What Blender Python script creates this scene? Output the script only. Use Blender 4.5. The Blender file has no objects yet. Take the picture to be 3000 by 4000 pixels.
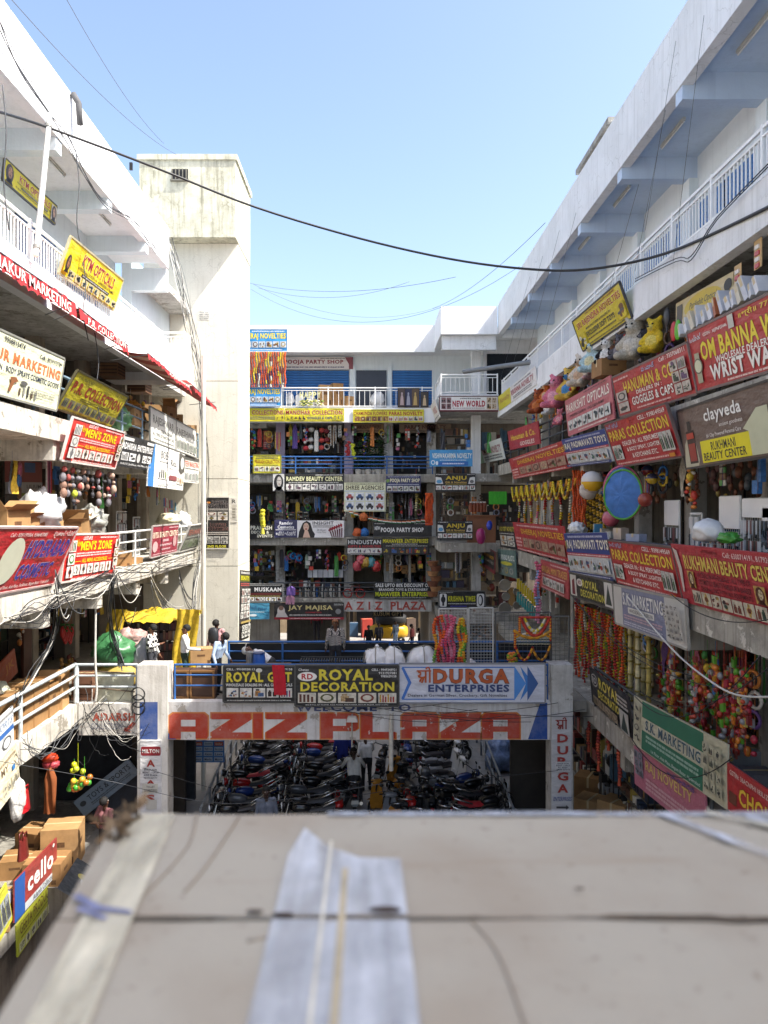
import bpy, math, random
from mathutils import Vector as V, Matrix, noise
rnd = random.Random(7)
scene = bpy.context.scene
COL = scene.collection
# ---------------------------------------------------------------- camera, sky, sun, exposure
FPX, CX, CY = 3000.0, 1450.0, 1985.0            # focal length and vanishing point of the photograph, in its pixels
cam = bpy.data.cameras.new('camera'); cam.sensor_fit = 'HORIZONTAL'; cam.sensor_width = 36; cam.lens = 36*FPX/3000
cam.shift_x = (1500-CX)/3000; cam.shift_y = (CY-2000)/3000
cam.clip_start = .05; cam.clip_end = 3000
cam.dof.use_dof = True; cam.dof.focus_distance = 22; cam.dof.aperture_fstop = 5.2
camo = bpy.data.objects.new('camera', cam); COL.objects.link(camo); camo.rotation_euler = (math.pi/2, 0, 0)
scene.camera = camo
SUN = V((.58, -.21, .79)).normalized()
w = bpy.data.worlds.new('World'); scene.world = w; w.use_nodes = True
nt = w.node_tree; bg = nt.nodes['Background']
sky = nt.nodes.new('ShaderNodeTexSky'); sky.sky_type = 'NISHITA'; sky.sun_disc = False
sky.sun_elevation = math.asin(SUN.z); sky.sun_rotation = math.atan2(SUN.x, SUN.y)
sky.air_density = 1.0; sky.dust_density = 4.8; sky.ozone_density = .45; sky.altitude = 500
nt.links.new(sky.outputs[0], bg.inputs[0]); bg.inputs[1].default_value = .15
sl = bpy.data.lights.new('sun', 'SUN'); sl.energy = 3.6; sl.angle = math.radians(.53); sl.color = (1, .95, .86)
so = bpy.data.objects.new('sun', sl); COL.objects.link(so); so.rotation_euler = SUN.to_track_quat('Z', 'Y').to_euler()
so.location = SUN*60
vs = scene.view_settings; vs.view_transform = 'Standard'; vs.look = 'None'; vs.gamma = 1; vs.use_curve_mapping = False
vs.exposure = 1.38
scene.cycles.max_bounces = 6; scene.cycles.diffuse_bounces = 4; scene.cycles.glossy_bounces = 2; scene.cycles.transmission_bounces = 4
scene.cycles.use_denoising = True
scene.cycles.sample_clamp_indirect = 4
# ---------------------------------------------------------------- helpers
def lin(c):
    if isinstance(c, str): c = [int(c[i:i+2], 16) for i in (0, 2, 4)]
    return tuple((x/255/12.92 if x/255 <= .04045 else ((x/255+.055)/1.055)**2.4) for x in c)
def px(x, y): return V(((x-CX)/FPX, 1, (CY-y)/FPX))
def onX(x, y, X): d = px(x, y); return d*(X/d.x)
def onY(x, y, Y): return px(x, y)*Y
def onZ(x, y, Z): d = px(x, y); return d*(Z/d.z)
MATS = {}
def M(c, rough=.65, var=.12, scale=3.0, bump=0.0, metal=0.0, alpha=1.0, trans=0.0):
    key = (c, rough, var, scale, bump, metal, alpha, trans)
    if key in MATS: return MATS[key]
    m = bpy.data.materials.new('paint_'+str(len(MATS))); m.use_nodes = True
    n = m.node_tree; b = n.nodes['Principled BSDF']; r = lin(c)
    b.inputs['Roughness'].default_value = rough; b.inputs['Metallic'].default_value = metal
    b.inputs['Alpha'].default_value = alpha
    if trans: b.inputs['Transmission Weight'].default_value = trans
    if var > 0:
        tc = n.nodes.new('ShaderNodeTexCoord'); tx = n.nodes.new('ShaderNodeTexNoise')
        tx.inputs['Scale'].default_value = scale; tx.inputs['Detail'].default_value = 6; tx.inputs['Roughness'].default_value = .65
        n.links.new(tc.outputs['Object'], tx.inputs['Vector'])
        rp = n.nodes.new('ShaderNodeValToRGB'); rp.color_ramp.elements[0].position = .3; rp.color_ramp.elements[1].position = .68
        rp.color_ramp.elements[0].color = tuple(x*(1-var*1.6) for x in r)+(1,)
        rp.color_ramp.elements[1].color = tuple(min(1, x*(1+var*.5)+var*.01) for x in r)+(1,)
        n.links.new(tx.outputs['Fac'], rp.inputs['Fac']); n.links.new(rp.outputs[0], b.inputs['Base Color'])
        if bump:
            bp = n.nodes.new('ShaderNodeBump'); bp.inputs['Strength'].default_value = bump; bp.inputs['Distance'].default_value = .02
            n.links.new(tx.outputs['Fac'], bp.inputs['Height']); n.links.new(bp.outputs[0], b.inputs['Normal'])
    else: b.inputs['Base Color'].default_value = r+(1,)
    MATS[key] = m; return m
def flex(c):
    """printed flex sheet: faded patches, grime streaks, slack ripples"""
    key = ('flex', c)
    if key in MATS: return MATS[key]
    m = wall_mat(c, '8f877c', .13, 1.1); n = m.node_tree; b = n.nodes['Principled BSDF']; b.inputs['Roughness'].default_value = .45; L = n.links.new
    tc = n.nodes.new('ShaderNodeTexCoord'); mp = n.nodes.new('ShaderNodeMapping'); mp.inputs['Scale'].default_value = (1.2, 2.6, 1); t = n.nodes.new('ShaderNodeTexNoise'); t.inputs['Scale'].default_value = 1.6; t.inputs['Detail'].default_value = 3
    L(tc.outputs['Object'], mp.inputs[0]); L(mp.outputs[0], t.inputs['Vector']); bp = n.nodes.new('ShaderNodeBump'); bp.inputs['Strength'].default_value = .5; bp.inputs['Distance'].default_value = .12; L(t.outputs['Fac'], bp.inputs['Height']); L(bp.outputs[0], b.inputs['Normal'])
    MATS[key] = m; return m
def wall_mat(base, stain, amount=.5, scale=1.3, streak=True, crack=False, peel=None, peel_at=.58):
    """painted plaster: blotches, rain streaks, optional map cracks and peeled patches"""
    m = bpy.data.materials.new('plaster'); m.use_nodes = True; n = m.node_tree; L = n.links.new
    b = n.nodes['Principled BSDF']; b.inputs['Roughness'].default_value = .8
    tc = n.nodes.new('ShaderNodeTexCoord')
    def noi(sc, det, mp=None, lo=.4, hi=.7):
        t = n.nodes.new('ShaderNodeTexNoise'); t.inputs['Scale'].default_value = sc; t.inputs['Detail'].default_value = det; t.inputs['Roughness'].default_value = .7
        if mp:
            g = n.nodes.new('ShaderNodeMapping'); g.inputs['Scale'].default_value = mp; L(tc.outputs['Object'], g.inputs[0]); L(g.outputs[0], t.inputs['Vector'])
        else: L(tc.outputs['Object'], t.inputs['Vector'])
        r = n.nodes.new('ShaderNodeMapRange'); r.inputs[1].default_value = lo; r.inputs[2].default_value = hi; L(t.outputs['Fac'], r.inputs[0]); return r.outputs[0]
    def mix(f, a, c2):
        x = n.nodes.new('ShaderNodeMixRGB'); L(f, x.inputs[0])
        if isinstance(a, tuple): x.inputs[1].default_value = a+(1,)
        else: L(a, x.inputs[1])
        x.inputs[2].default_value = c2+(1,); return x.outputs[0]
    def mul(f, k):
        x = n.nodes.new('ShaderNodeMath'); x.operation = 'MULTIPLY'; L(f, x.inputs[0]); x.inputs[1].default_value = k; return x.outputs[0]
    c = mix(mul(noi(scale, 8), amount*.7), lin(base), lin(stain))
    if streak: c = mix(mul(noi(1, 5, (7, 7, .35), .5, .75), amount), c, lin(stain))
    if peel: c = mix(noi(1.7 if peel_at < .6 else 3.2, 9, None, peel_at, peel_at+.02), c, lin(peel))
    if crack:
        vo = n.nodes.new('ShaderNodeTexVoronoi'); vo.feature = 'DISTANCE_TO_EDGE'; vo.inputs['Scale'].default_value = 2.1
        dn = n.nodes.new('ShaderNodeTexNoise'); dn.inputs['Scale'].default_value = 2.5; dn.inputs['Detail'].default_value = 5; L(tc.outputs['Object'], dn.inputs['Vector'])
        ad = n.nodes.new('ShaderNodeMixRGB'); ad.blend_type = 'ADD'; ad.inputs[0].default_value = .5; L(tc.outputs['Object'], ad.inputs[1]); L(dn.outputs['Color'], ad.inputs[2]); L(ad.outputs[0], vo.inputs['Vector'])
        r = n.nodes.new('ShaderNodeMapRange'); r.inputs[1].default_value = .02; r.inputs[2].default_value = .004; L(vo.outputs['Distance'], r.inputs[0])
        x = n.nodes.new('ShaderNodeMath'); x.operation = 'MULTIPLY'; L(r.outputs[0], x.inputs[0]); L(noi(.8, 3), x.inputs[1]); c = mix(mul(x.outputs[0], .85), c, lin(stain))
    L(c, b.inputs['Base Color'])
    t = n.nodes.new('ShaderNodeTexNoise'); t.inputs['Scale'].default_value = 22; t.inputs['Detail'].default_value = 6; L(tc.outputs['Object'], t.inputs['Vector'])
    bp = n.nodes.new('ShaderNodeBump'); bp.inputs['Strength'].default_value = .25; bp.inputs['Distance'].default_value = .02; L(t.outputs['Fac'], bp.inputs['Height']); L(bp.outputs[0], b.inputs['Normal'])
    return m
ORG = {}
def tag(o, label=None, cat=None, group=None, kind=None):
    if label: o['label'] = label
    if cat: o['category'] = cat
    if group: o['group'] = group
    if kind: o['kind'] = kind
    return o
def thing(name, label, cat, loc=(0, 0, 0), group=None, mat=None):
    o = bpy.data.objects.new(name, None); COL.objects.link(o); o.empty_display_size = .1
    if mat is not None: o.matrix_world = mat; ORG[o] = None
    else: o.location = loc; ORG[o] = V(loc)
    return tag(o, label, cat, group)
class MB:
    """collects shapes; build() links them as one mesh object"""
    def __init__(s): s.v = []; s.f = []; s.m = []; s.sm = []
    def add(s, vs, fs, mi=0, smooth=False):
        k = len(s.v); s.v += [tuple(x) for x in vs]
        for f in fs: s.f.append(tuple(i+k for i in f)); s.m.append(mi); s.sm.append(smooth)
        return s
    def obox(s, o, a, b, c, mi=0):      # corner + three edge vectors
        o, a, b, c = V(o), V(a), V(b), V(c)
        if a.cross(b).dot(c) < 0: a, b = b, a
        s.add([o, o+a, o+a+b, o+b, o+c, o+a+c, o+a+b+c, o+b+c], [(3, 2, 1, 0), (4, 5, 6, 7), (0, 1, 5, 4), (1, 2, 6, 5), (2, 3, 7, 6), (3, 0, 4, 7)], mi); return s
    def box(s, x0, x1, y0, y1, z0, z1, mi=0):
        return s.obox((min(x0, x1), min(y0, y1), min(z0, z1)), (abs(x1-x0), 0, 0), (0, abs(y1-y0), 0), (0, 0, abs(z1-z0)), mi)
    def cyl(s, p, q, r0, r1=None, n=8, mi=0, caps=True, smooth=True):
        p, q = V(p), V(q); r1 = r0 if r1 is None else r1; d = (q-p)
        if d.length < 1e-7: return s
        d.normalize(); a = d.orthogonal().normalized(); b = d.cross(a); vs = []
        for i in range(n):
            t = 2*math.pi*i/n; e = a*math.cos(t)+b*math.sin(t); vs += [p+e*r0, q+e*r1]
        fs = [(2*i, 2*((i+1) % n), 2*((i+1) % n)+1, 2*i+1) for i in range(n)]; s.add(vs, fs, mi, smooth)
        if caps: s.add([vs[2*i] for i in range(n)], [tuple(range(n))[::-1]], mi); s.add([vs[2*i+1] for i in range(n)], [tuple(range(n))], mi)
        return s
    def tube(s, pts, r, n=5, mi=0, taper=None):
        pts = [V(p) for p in pts]; k = len(pts); vs = []; up = None
        for i, p in enumerate(pts):
            d = (pts[min(i+1, k-1)]-pts[max(i-1, 0)])
            d = d.normalized() if d.length > 1e-9 else V((0, 0, 1))
            if up is None: up = d.orthogonal().normalized()
            up = (up-d*up.dot(d)); up = up.normalized() if up.length > 1e-6 else d.orthogonal().normalized()
            b = d.cross(up); rr = taper[i] if taper else r
            for j in range(n): t = 2*math.pi*j/n; vs.append(p+(up*math.cos(t)+b*math.sin(t))*rr)
        fs = [(i*n+j, i*n+(j+1) % n, (i+1)*n+(j+1) % n, (i+1)*n+j) for i in range(k-1) for j in range(n)]
        fs += [tuple(range(n))[::-1], tuple(range((k-1)*n, k*n))]
        return s.add(vs, fs, mi, True)
    def ball(s, c, r, sc=(1, 1, 1), seg=8, rings=5, mi=0, mat=None, smooth=True):
        c = V(c); vs = [(0, 0, 1)]
        for i in range(1, rings):
            t = math.pi*i/rings
            for j in range(seg): p = 2*math.pi*j/seg; vs.append((math.sin(t)*math.cos(p), math.sin(t)*math.sin(p), math.cos(t)))
        vs.append((0, 0, -1)); fs = [(0, 1+j, 1+(j+1) % seg) for j in range(seg)]
        for i in range(rings-2):
            for j in range(seg): a = 1+i*seg; fs.append((a+j, a+seg+j, a+seg+(j+1) % seg, a+(j+1) % seg))
        a = 1+(rings-2)*seg; fs += [(a+j, a+seg, a+(j+1) % seg) for j in range(seg)]
        out = []
        for v in vs:
            p = V((v[0]*r*sc[0], v[1]*r*sc[1], v[2]*r*sc[2]))
            if mat is not None: p = mat @ p
            out.append(c+p)
        return s.add(out, fs, mi, smooth)
    def torus(s, c, ax, R, r, n=16, k=6, mi=0, arc=2*math.pi, a0=0):
        c, ax = V(c), V(ax).normalized(); a = ax.orthogonal().normalized() if abs(ax.z) > .9 else V((0, 0, 1)).cross(ax).normalized(); b = ax.cross(a); vs = []
        full = abs(arc-2*math.pi) < 1e-6; N = n if full else n+1
        for i in range(N):
            t = a0+arc*i/n; e = a*math.cos(t)+b*math.sin(t)
            for j in range(k): u = 2*math.pi*j/k; vs.append(c+e*(R+r*math.cos(u))+ax*r*math.sin(u))
        fs = [(i*k+j, ((i+1) % N)*k+j, ((i+1) % N)*k+(j+1) % k, i*k+(j+1) % k) for i in range(n) for j in range(k)]
        return s.add(vs, fs, mi, True)
    def grid(s, P, mi=0, smooth=True, closed=False):     # P: rows of points
        n, k = len(P), len(P[0]); vs = [p for r in P for p in r]
        return s.add(vs, [(i*k+j, i*k+j+1, (i+1)*k+j+1, (i+1)*k+j) for i in range(n-1) for j in range(k-1)], mi, smooth)
    def poly(s, pts, mi=0): return s.add(pts, [tuple(range(len(pts)))], mi)
    def mesh(s, name, mats, off=None):
        me = bpy.data.meshes.new(name)
        vv = s.v if off is None else [(a-off.x, b-off.y, c-off.z) for a, b, c in s.v]
        me.from_pydata(vv, [], s.f)
        for m in mats: me.materials.append(m)
        if len(mats) > 1: me.polygons.foreach_set('material_index', [min(i, len(mats)-1) for i in s.m])
        me.polygons.foreach_set('use_smooth', s.sm); me.update(); return me
    def build(s, name, mats, parent=None, loc=None, label=None, cat=None, group=None, kind=None, thick=0):
        mats = mats if isinstance(mats, (list, tuple)) else [mats]
        po = V((0, 0, 0))
        if parent is not None:
            q = parent
            po = ORG.get(parent); 
        if parent is None:
            lo = V(loc) if loc is not None else (sum((V(p) for p in s.v), V())/max(1, len(s.v)))
            if loc is None: lo.z = min(p[2] for p in s.v)
            o = bpy.data.objects.new(name, s.mesh(name, mats, lo)); o.location = lo; ORG[o] = lo
        else:
            o = bpy.data.objects.new(name, s.mesh(name, mats, po)); ORG[o] = po; o.parent = parent
        COL.objects.link(o)
        return tag(o, label, cat, group, kind)
def inst(name, src, parent, loc=None, mat=None):       # an alike piece that shares its mesh
    o = bpy.data.objects.new(name, src); COL.objects.link(o); o.parent = parent
    if mat is not None: o.matrix_local = mat
    elif loc is not None:
        po = ORG.get(parent); o.location = V(loc)-(po if po is not None else V())
    return o
def copy_tree(o, parent=None):
    c = o.copy(); COL.objects.link(c); c.parent = parent
    for ch in o.children: copy_tree(ch, c)
    return c
def sag(p, q, s, n=14, wob=0, seed=0):
    p, q = V(p), V(q); r = random.Random(seed); out = []
    for i in range(n+1):
        t = i/n; v = p.lerp(q, t); v.z -= 4*s*t*(1-t)
        if wob and 0 < i < n: v += V((r.uniform(-wob, wob), r.uniform(-wob, wob), r.uniform(-wob, wob)))
        out.append(v)
    return out
def smooth_path(pts, n=5):
    pts = [V(p) for p in pts]; out = []
    for i in range(len(pts)-1):
        p0, p1, p2, p3 = pts[max(i-1, 0)], pts[i], pts[i+1], pts[min(i+2, len(pts)-1)]
        for k in range(n):
            t = k/n; out.append(.5*((2*p1)+(p2-p0)*t+(2*p0-5*p1+4*p2-p3)*t*t+(3*p1-p0-3*p2+p3)*t**3))
    return out+[pts[-1]]
ORD = ['first', 'second', 'third', 'fourth', 'fifth', 'sixth', 'seventh', 'eighth', 'ninth', 'tenth', 'eleventh', 'twelfth', 'thirteenth', 'fourteenth', 'fifteenth', 'sixteenth', 'seventeenth', 'eighteenth', 'nineteenth', 'twentieth']
PAL = ['b9b3a6', '5a2a2a', '2c3a52', '2a2a2c', '9a7a4c', '8a8f94', 'c9c4b6', '4a3224', '4c5f50', '8a3a30', 'a8944a', '453c50', 'd4d2cc', '171718', '6e5040', '4a6a80', '1c1a18', '3a332c', '6a645a', '26221e']
def palette(n=20, dark=0): return [M(c, .5, .1) for c in PAL[:n]]
# ---------------------------------------------------------------- the setting
F4, F3, F2, F1, F0, PIT = 4.6, 1.85, -1.6, -4.9, -8.6, -12.2
RX, LX, LX2, LX1 = 5.5, -6.4, -6.6, -7.35
YB = 36.3
white = wall_mat('f0f1f2', 'c4c6c4', .35, .8)
white_shade = wall_mat('e9ebec', 'b3b5b2', .5, .7, crack=True)
cream = wall_mat('dedacb', 'a9a492', .38, .9, crack=True)
cream_worn = wall_mat('d6d4bf', '6f6c58', .95, 1.6, crack=True, peel='cfccb4')
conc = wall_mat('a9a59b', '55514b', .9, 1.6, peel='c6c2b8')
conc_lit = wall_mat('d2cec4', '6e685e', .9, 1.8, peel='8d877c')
dirty = wall_mat('c9c8c4', '6f6a62', .9, 1.2, peel='8e8a82')
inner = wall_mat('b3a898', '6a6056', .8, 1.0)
inner_dark = wall_mat('7a7064', '3a342e', .8, 1.2)  # darker copy of inner; shade of the unlit interiors put into the colour
lilac = wall_mat('b9aec8', '7d7488', .5, 1.2)
sky_paint = wall_mat('c3d4e8', 'a4b4c8', .4, .8)
pale_blue = wall_mat('dfe8ec', 'b5c1c6', .3, 1.0)
floor_m = wall_mat('8f8a80', '4a453f', .8, 1.5, streak=False)
asphalt = wall_mat('9c9994', '6a6762', .8, 1.2, streak=False)
g = MB()      # ground with the sunken court left open
for x0, x1, y0, y1 in ((-900, 900, 17.4, 1500), (-900, LX1-.25, -300, 17.4), (RX+.15, 900, -300, 17.4), (LX1-.25, RX+.15, -300, -4)):
    g.poly([(x0, y0, F0), (x1, y0, F0), (x1, y1, F0), (x0, y1, F0)])
g.build('ground', asphalt, loc=(0, 0, F0), kind='structure')
p = MB(); p.poly([(LX1-.25, -4, PIT), (RX+.15, -4, PIT), (RX+.15, 17.4, PIT), (LX1-.25, 17.4, PIT)])
for a, b in (((LX1-.25, -4), (LX1-.25, 17.4)), ((RX+.15, 17.4), (RX+.15, -4)), ((LX1-.25, 17.4), (RX+.15, 17.4))):
    p.poly([(a[0], a[1], PIT), (b[0], b[1], PIT), (b[0], b[1], F0-.004), (a[0], a[1], F0-.004)])
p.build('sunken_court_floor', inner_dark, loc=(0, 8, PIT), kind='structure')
blue_sh, rail_w, rail_b, pipe_m = M('1f6fb4', .5, .1), M('f1f1ee', .45, .06), M('2c5f9e', .5, .15), M('b9c2c6', .5, .2, 6)
pipe_dark, steel = M('3b4147', .5, .25, 6), M('8e9194', .4, .15, 8, 0, .6)
def bar_rail(bld, p, q, z0, z1, mat=rail_w, step=.125, post=1.6, sub='railing'):
    """white grille railing with single balusters"""
    p, q = V((p[0], p[1], 0)), V((q[0], q[1], 0)); d = q-p; L = d.length; d.normalize(); s = d.cross(V((0, 0, 1)))*.02
    m = MB()
    for z, h in ((z1-.05, .05), (z1-.17, .03), (z0+.08, .035)): m.obox(V((p.x, p.y, z))-s, d*L, s*2, (0, 0, h))
    o = m.build(sub, mat, bld)
    bm_ = MB(); bm_.box(-.011, .011, -.011, .011, z0+.115, z1-.17); me = bm_.mesh('baluster', [mat])
    pm = MB(); pm.box(-.028, .028, -.028, .028, z0, z1+.02); pe = pm.mesh('post', [mat])
    k = 0; n = int(L/step)
    for i in range(n+1):
        c = p+d*(i*L/n); po = i % max(1, round(post/step)) == 0 or i == n
        inst('post' if po else 'baluster', pe if po else me, o, (c.x, c.y, 0))
    return o
def pipe_rail(bld, p, q, z0, z1, mat, r=.035, post=1.7, rails=3, name='railing'):
    p, q = V(p), V(q); L = (q-p).length; m = MB()
    for i in range(rails):
        z = z1-(z1-z0-.12)*i/rails
        m.cyl((p.x, p.y, z), (q.x, q.y, z), r if i == 0 else r*.75, n=6)
    o = m.build(name, mat, bld); me = MB().cyl((0, 0, z0), (0, 0, z1+.02), r, n=6).mesh('post', [mat] if not isinstance(mat, list) else mat)
    n = max(1, round(L/post))
    for i in range(n+1): c = p.lerp(q, i/n); inst('post', me, o, (c.x, c.y, 0))
    return o
def shutter(bld, o, U, Z, nrm, mat=blue_sh, slat=.09, name='shutter'):
    """roller shutter made of single curved slats"""
    o, U, nrm = V(o), V(U), V(nrm); b = MB(); b.obox(o, U, nrm*.02, (0, 0, Z)); s = b.build(name, M('30343a'), bld)
    n = int(Z/slat); m = MB(); rows = []
    for k in range(6):
        t = math.pi*k/5; z = slat*.94*(1-math.cos(t))/2; rows.append([nrm*(.022+.022*math.sin(t))+V((0, 0, z)), U+nrm*(.022+.022*math.sin(t))+V((0, 0, z))])
    m.grid(rows); me = m.mesh('slat', [mat])
    for i in range(n): inst('slat', me, s, o+V((0, 0, i*Z/n)))
    return s
def boxes(bld, name, mat, lst):
    for b in lst: MB().box(*b).build(name, mat, bld)
# ---- right wing
RW = thing('shop_building', 'long white shopping wing along the right side, in shade', 'building', (RX, 14, F0))
Y0, Y1 = -3, 33.3
bays = [0.6+3.3*i for i in range(10)]
MB().box(RX, RX+.22, Y0, Y1, 7.52, 8.83).build('parapet', white_shade, RW)
MB().box(RX+.22, 14, Y0, Y1, 7.75, 8.0).build('roof', sky_paint, RW)
for y in bays: MB().box(RX+.03, 7.25, y-.15, y+.15, 7.27, 7.75).build('beam', sky_paint, RW)
MB().box(RX-.02, RX+.2, Y0, Y1, 3.92, 4.62).build('slab_edge', white_shade, RW)
MB().box(RX+.2, 14, Y0, Y1, 4.2, 4.6).build('slab', dirty, RW)
for z, t, e in ((F3, .45, .0), (F2, .5, .03), (F1, .5, .02)):
    MB().box(RX+e, 14, Y0, Y1, z-t, z).build('slab', conc, RW)
    for y in bays: MB().box(RX+.1, 7.25, y-.17, y+.17, z-t-.42, z-t).build('beam', conc, RW)
MB().box(7.2, 7.45, Y0, Y1, F4, 7.75).build('wall', pale_blue, RW)
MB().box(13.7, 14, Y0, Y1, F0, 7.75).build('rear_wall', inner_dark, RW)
for z0, z1 in ((F0, F1-.5), (F1, F2-.5), (F2, F3-.45), (F3, 4.2)):
    for y in bays:
        MB().box(7.05, 7.4, y-.17, y+.17, z0, z1).build('column', dirty, RW)
        MB().box(7.4, 13.7, y-.07, y+.07, z0, z1).build('partition', inner, RW)
    MB().box(10.4, 10.5, Y0, Y1, z0, z1).build('shop_rear_wall', inner, RW)
for i, y in enumerate(bays[1:9]):
    MB().box(7.0, 7.2, y-.2, y+.2, F4, 7.27).build('pilaster', pale_blue, RW)
    MB().box(7.1, 7.2, y+.3, y+3.0, 6.75, 6.87).build('ledge', pale_blue, RW)
    shutter(RW, (7.17, y+.35, F4), (0, 1.25, 0), 2.05, (-1, 0, 0))
    shutter(RW, (7.17, y+1.72, F4), (0, 1.2, 0), 2.05, (-1, 0, 0))
MB().box(7.4, 14, Y1, Y1+.2, F0, 7.75).build('end_wall', white_shade, RW)
MB().box(RX+.22, 14, Y1-.02, Y1+.25, 7.4, 8.83).build('end_parapet', white_shade, RW)
MB().box(7.0, 7.04, Y0, Y1, F0, F1-.5).build('ground_dark_panel', inner_dark, RW)  # plain dark panel added so the ground floor gallery looks shaded
bar_rail(RW, (RX+.06, 6.0), (RX+.06, 32.6), F4, 5.42, post=1.65)
pipe_rail(RW, (RX+.1, 4, 0), (RX+.1, 32.5, 0), F3, 2.75, pipe_dark)
pipe_rail(RW, (RX+.1, 4, 0), (RX+.1, 32.5, 0), F2, -.72, pipe_dark)
pipe_rail(RW, (RX+.05, 6, 0), (RX+.05, 19, 0), F1, -3.95, pipe_dark)
# ---- left wing
LW = thing('shop_building', 'white shopping wing along the left side, lit by the sun', 'building', (LX, 12, F0))
YL, YE = 24.3, 28.95; lb = [.3+3.1*i for i in range(10)]
MB().box(LX-.22, LX, Y0, YL, 7.58, 8.85).build('parapet', white, LW)
MB().box(-15, LX-.22, Y0, YL, 7.75, 8.0).build('roof', white, LW)
for y in lb[:8]: MB().box(-8.1, LX-.03, y-.15, y+.15, 7.3, 7.75).build('beam', pale_blue, LW)
MB().box(LX-.2, LX+.02, Y0, YL-.6, 3.95, 4.62).build('slab_edge', white, LW)
MB().box(-15, LX-.2, Y0, YL-.6, 4.2, 4.6).build('slab', dirty, LW)
MB().box(-8.2, -5.7, YL-.6, YL+.3, 3.95, 4.62).build('balcony_slab', white, LW)
for z, t, e in ((F3, .47, LX), (F2, .45, LX2), (F1, .5, LX1)):
    MB().box(-15, e, Y0, YE if z > -4 else 19.25, z-t, z).build('slab', conc_lit, LW)
    for y in lb[:9] if z > -4 else lb[:6]: MB().box(-8.6, e-.08, y-.17, y+.17, z-t-.4, z-t).build('beam', conc_lit, LW)
MB().box(-15, LX1, 19.25, YE, F1-.5, F1).build('slab', floor_m, LW)
MB().box(-15, LX1-.02, Y0, 25, F0-.35, F0).build('slab', conc, LW)
MB().box(-8.3, -8.1, Y0, YL, F4, 7.75).build('wall', pale_blue, LW)
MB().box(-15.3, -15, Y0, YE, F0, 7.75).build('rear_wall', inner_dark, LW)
MB().box(-15, -8.6, YE, YE+.3, F0, 7.6).build('end_wall', inner_dark, LW)
MB().box(-15, -7.0, YL-.6, YE, 4.2, 4.6).build('slab', dirty, LW)
MB().box(-7.9, -7.6, YL+.01, YE, 4.6, 8.0).build('wall', pale_blue, LW)
MB().box(-7.6, -6.5, YL+.02, YL+.3, 6.9, 7.6).build('lintel', pale_blue, LW)
MB().box(-7.6, -6.8, YL+.3, YE, 7.3, 7.55).build('canopy', dirty, LW)
for z0, z1, xw in ((F0, F1-.5, 9.6), (F1, F2-.45, 9.6), (F2, F3-.47, 8.2), (F3, 4.2, 8.1)):
    for y in lb:
        MB().box(-xw-.35, -xw, y-.17, y+.17, z0, z1).build('column', inner, LW)
        MB().box(-15, -xw-.35, y-.07, y+.07, z0, z1).build('partition', inner_dark, LW)
    MB().box(-xw-2.0, -xw-1.9, Y0, YE, z0, z1).build('shop_rear_wall', inner_dark, LW)
bar_rail(LW, (LX-.06, 8.0), (LX-.06, 23.7), F4, 5.45)
bar_rail(LW, (LX-.06, 23.72), (-5.76, 23.72), F4, 5.45)
bar_rail(LW, (-5.76, 23.75), (-5.76, 24.35), F4, 5.45)
pipe_blue = M('7f97a8', .5, .25, 6)
pipe_rail(LW, (LX-.1, 6, 0), (LX-.1, 28.8, 0), F3, 2.78, pipe_blue)
pipe_rail(LW, (LX2-.1, 6, 0), (LX2-.1, 28.8, 0), F2, -.66, M('d7d9d6', .5, .2, 6))
pipe_rail(LW, (LX1-.08, 10.2, 0), (LX1-.08, 19.3, 0), F1, -3.93, pipe_m, r=.05, post=3.1, name='pipe_railing')
for y in (lb[3]+1.1,):
    for k in range(2): shutter(LW, (-8.16, y-6.0+k*3.1, F3), (0, 2.5, 0), 2.1, (1, 0, 0), M('b08a3c', .5, .15))
for y in (8.2, 11.4, 14.3, 17.4, 20.4): shutter(LW, (-8.08, y, F4), (0, 2.2, 0), 2.1, (1, 0, 0), M('2a4f86', .5, .12))
# ---- lift tower
TY = 29.0; K = TY/24.95
TW = thing('lift_tower', 'tall cream lift tower with cracked plaster and overhanging head', 'tower', (-6.6, TY+1.3, F0))
zs = [F0, -2.19, 1.11, 4.8, 10.0]
for a, b in zip(zs, zs[1:]): MB().box(-8.6, -5.03, TY, TY+2.75, a+.012, b-.012).build('shaft', cream, TW)
MB().box(-8.5, -5.05, TY+.02, TY+2.7, F0, 10.1).build('joint', M('6f6a5c'), TW)
MB().box(-8.56, -5.01, TY-.66, TY+2.77, 10.0, 12.84).build('head', cream_worn, TW)
MB().box(-8.63, -4.94, TY-.73, TY+2.84, 12.84, 13.04).build('coping', cream_worn, TW)
v = MB()
v.box(-7.36, -6.76, TY-.7, TY-.6, 12.1, 12.5); v.build('vent_opening', M('1c1d20', .6), TW)
v = MB()
for i in range(5): v.box(-7.35+i*.13, -7.32+i*.13, TY-.74, TY-.7, 12.1, 12.5)
v.box(-7.4, -6.72, TY-.77, TY-.65, 12.05, 12.1); v.build('vent_sill', M('77756a'), TW)
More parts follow.
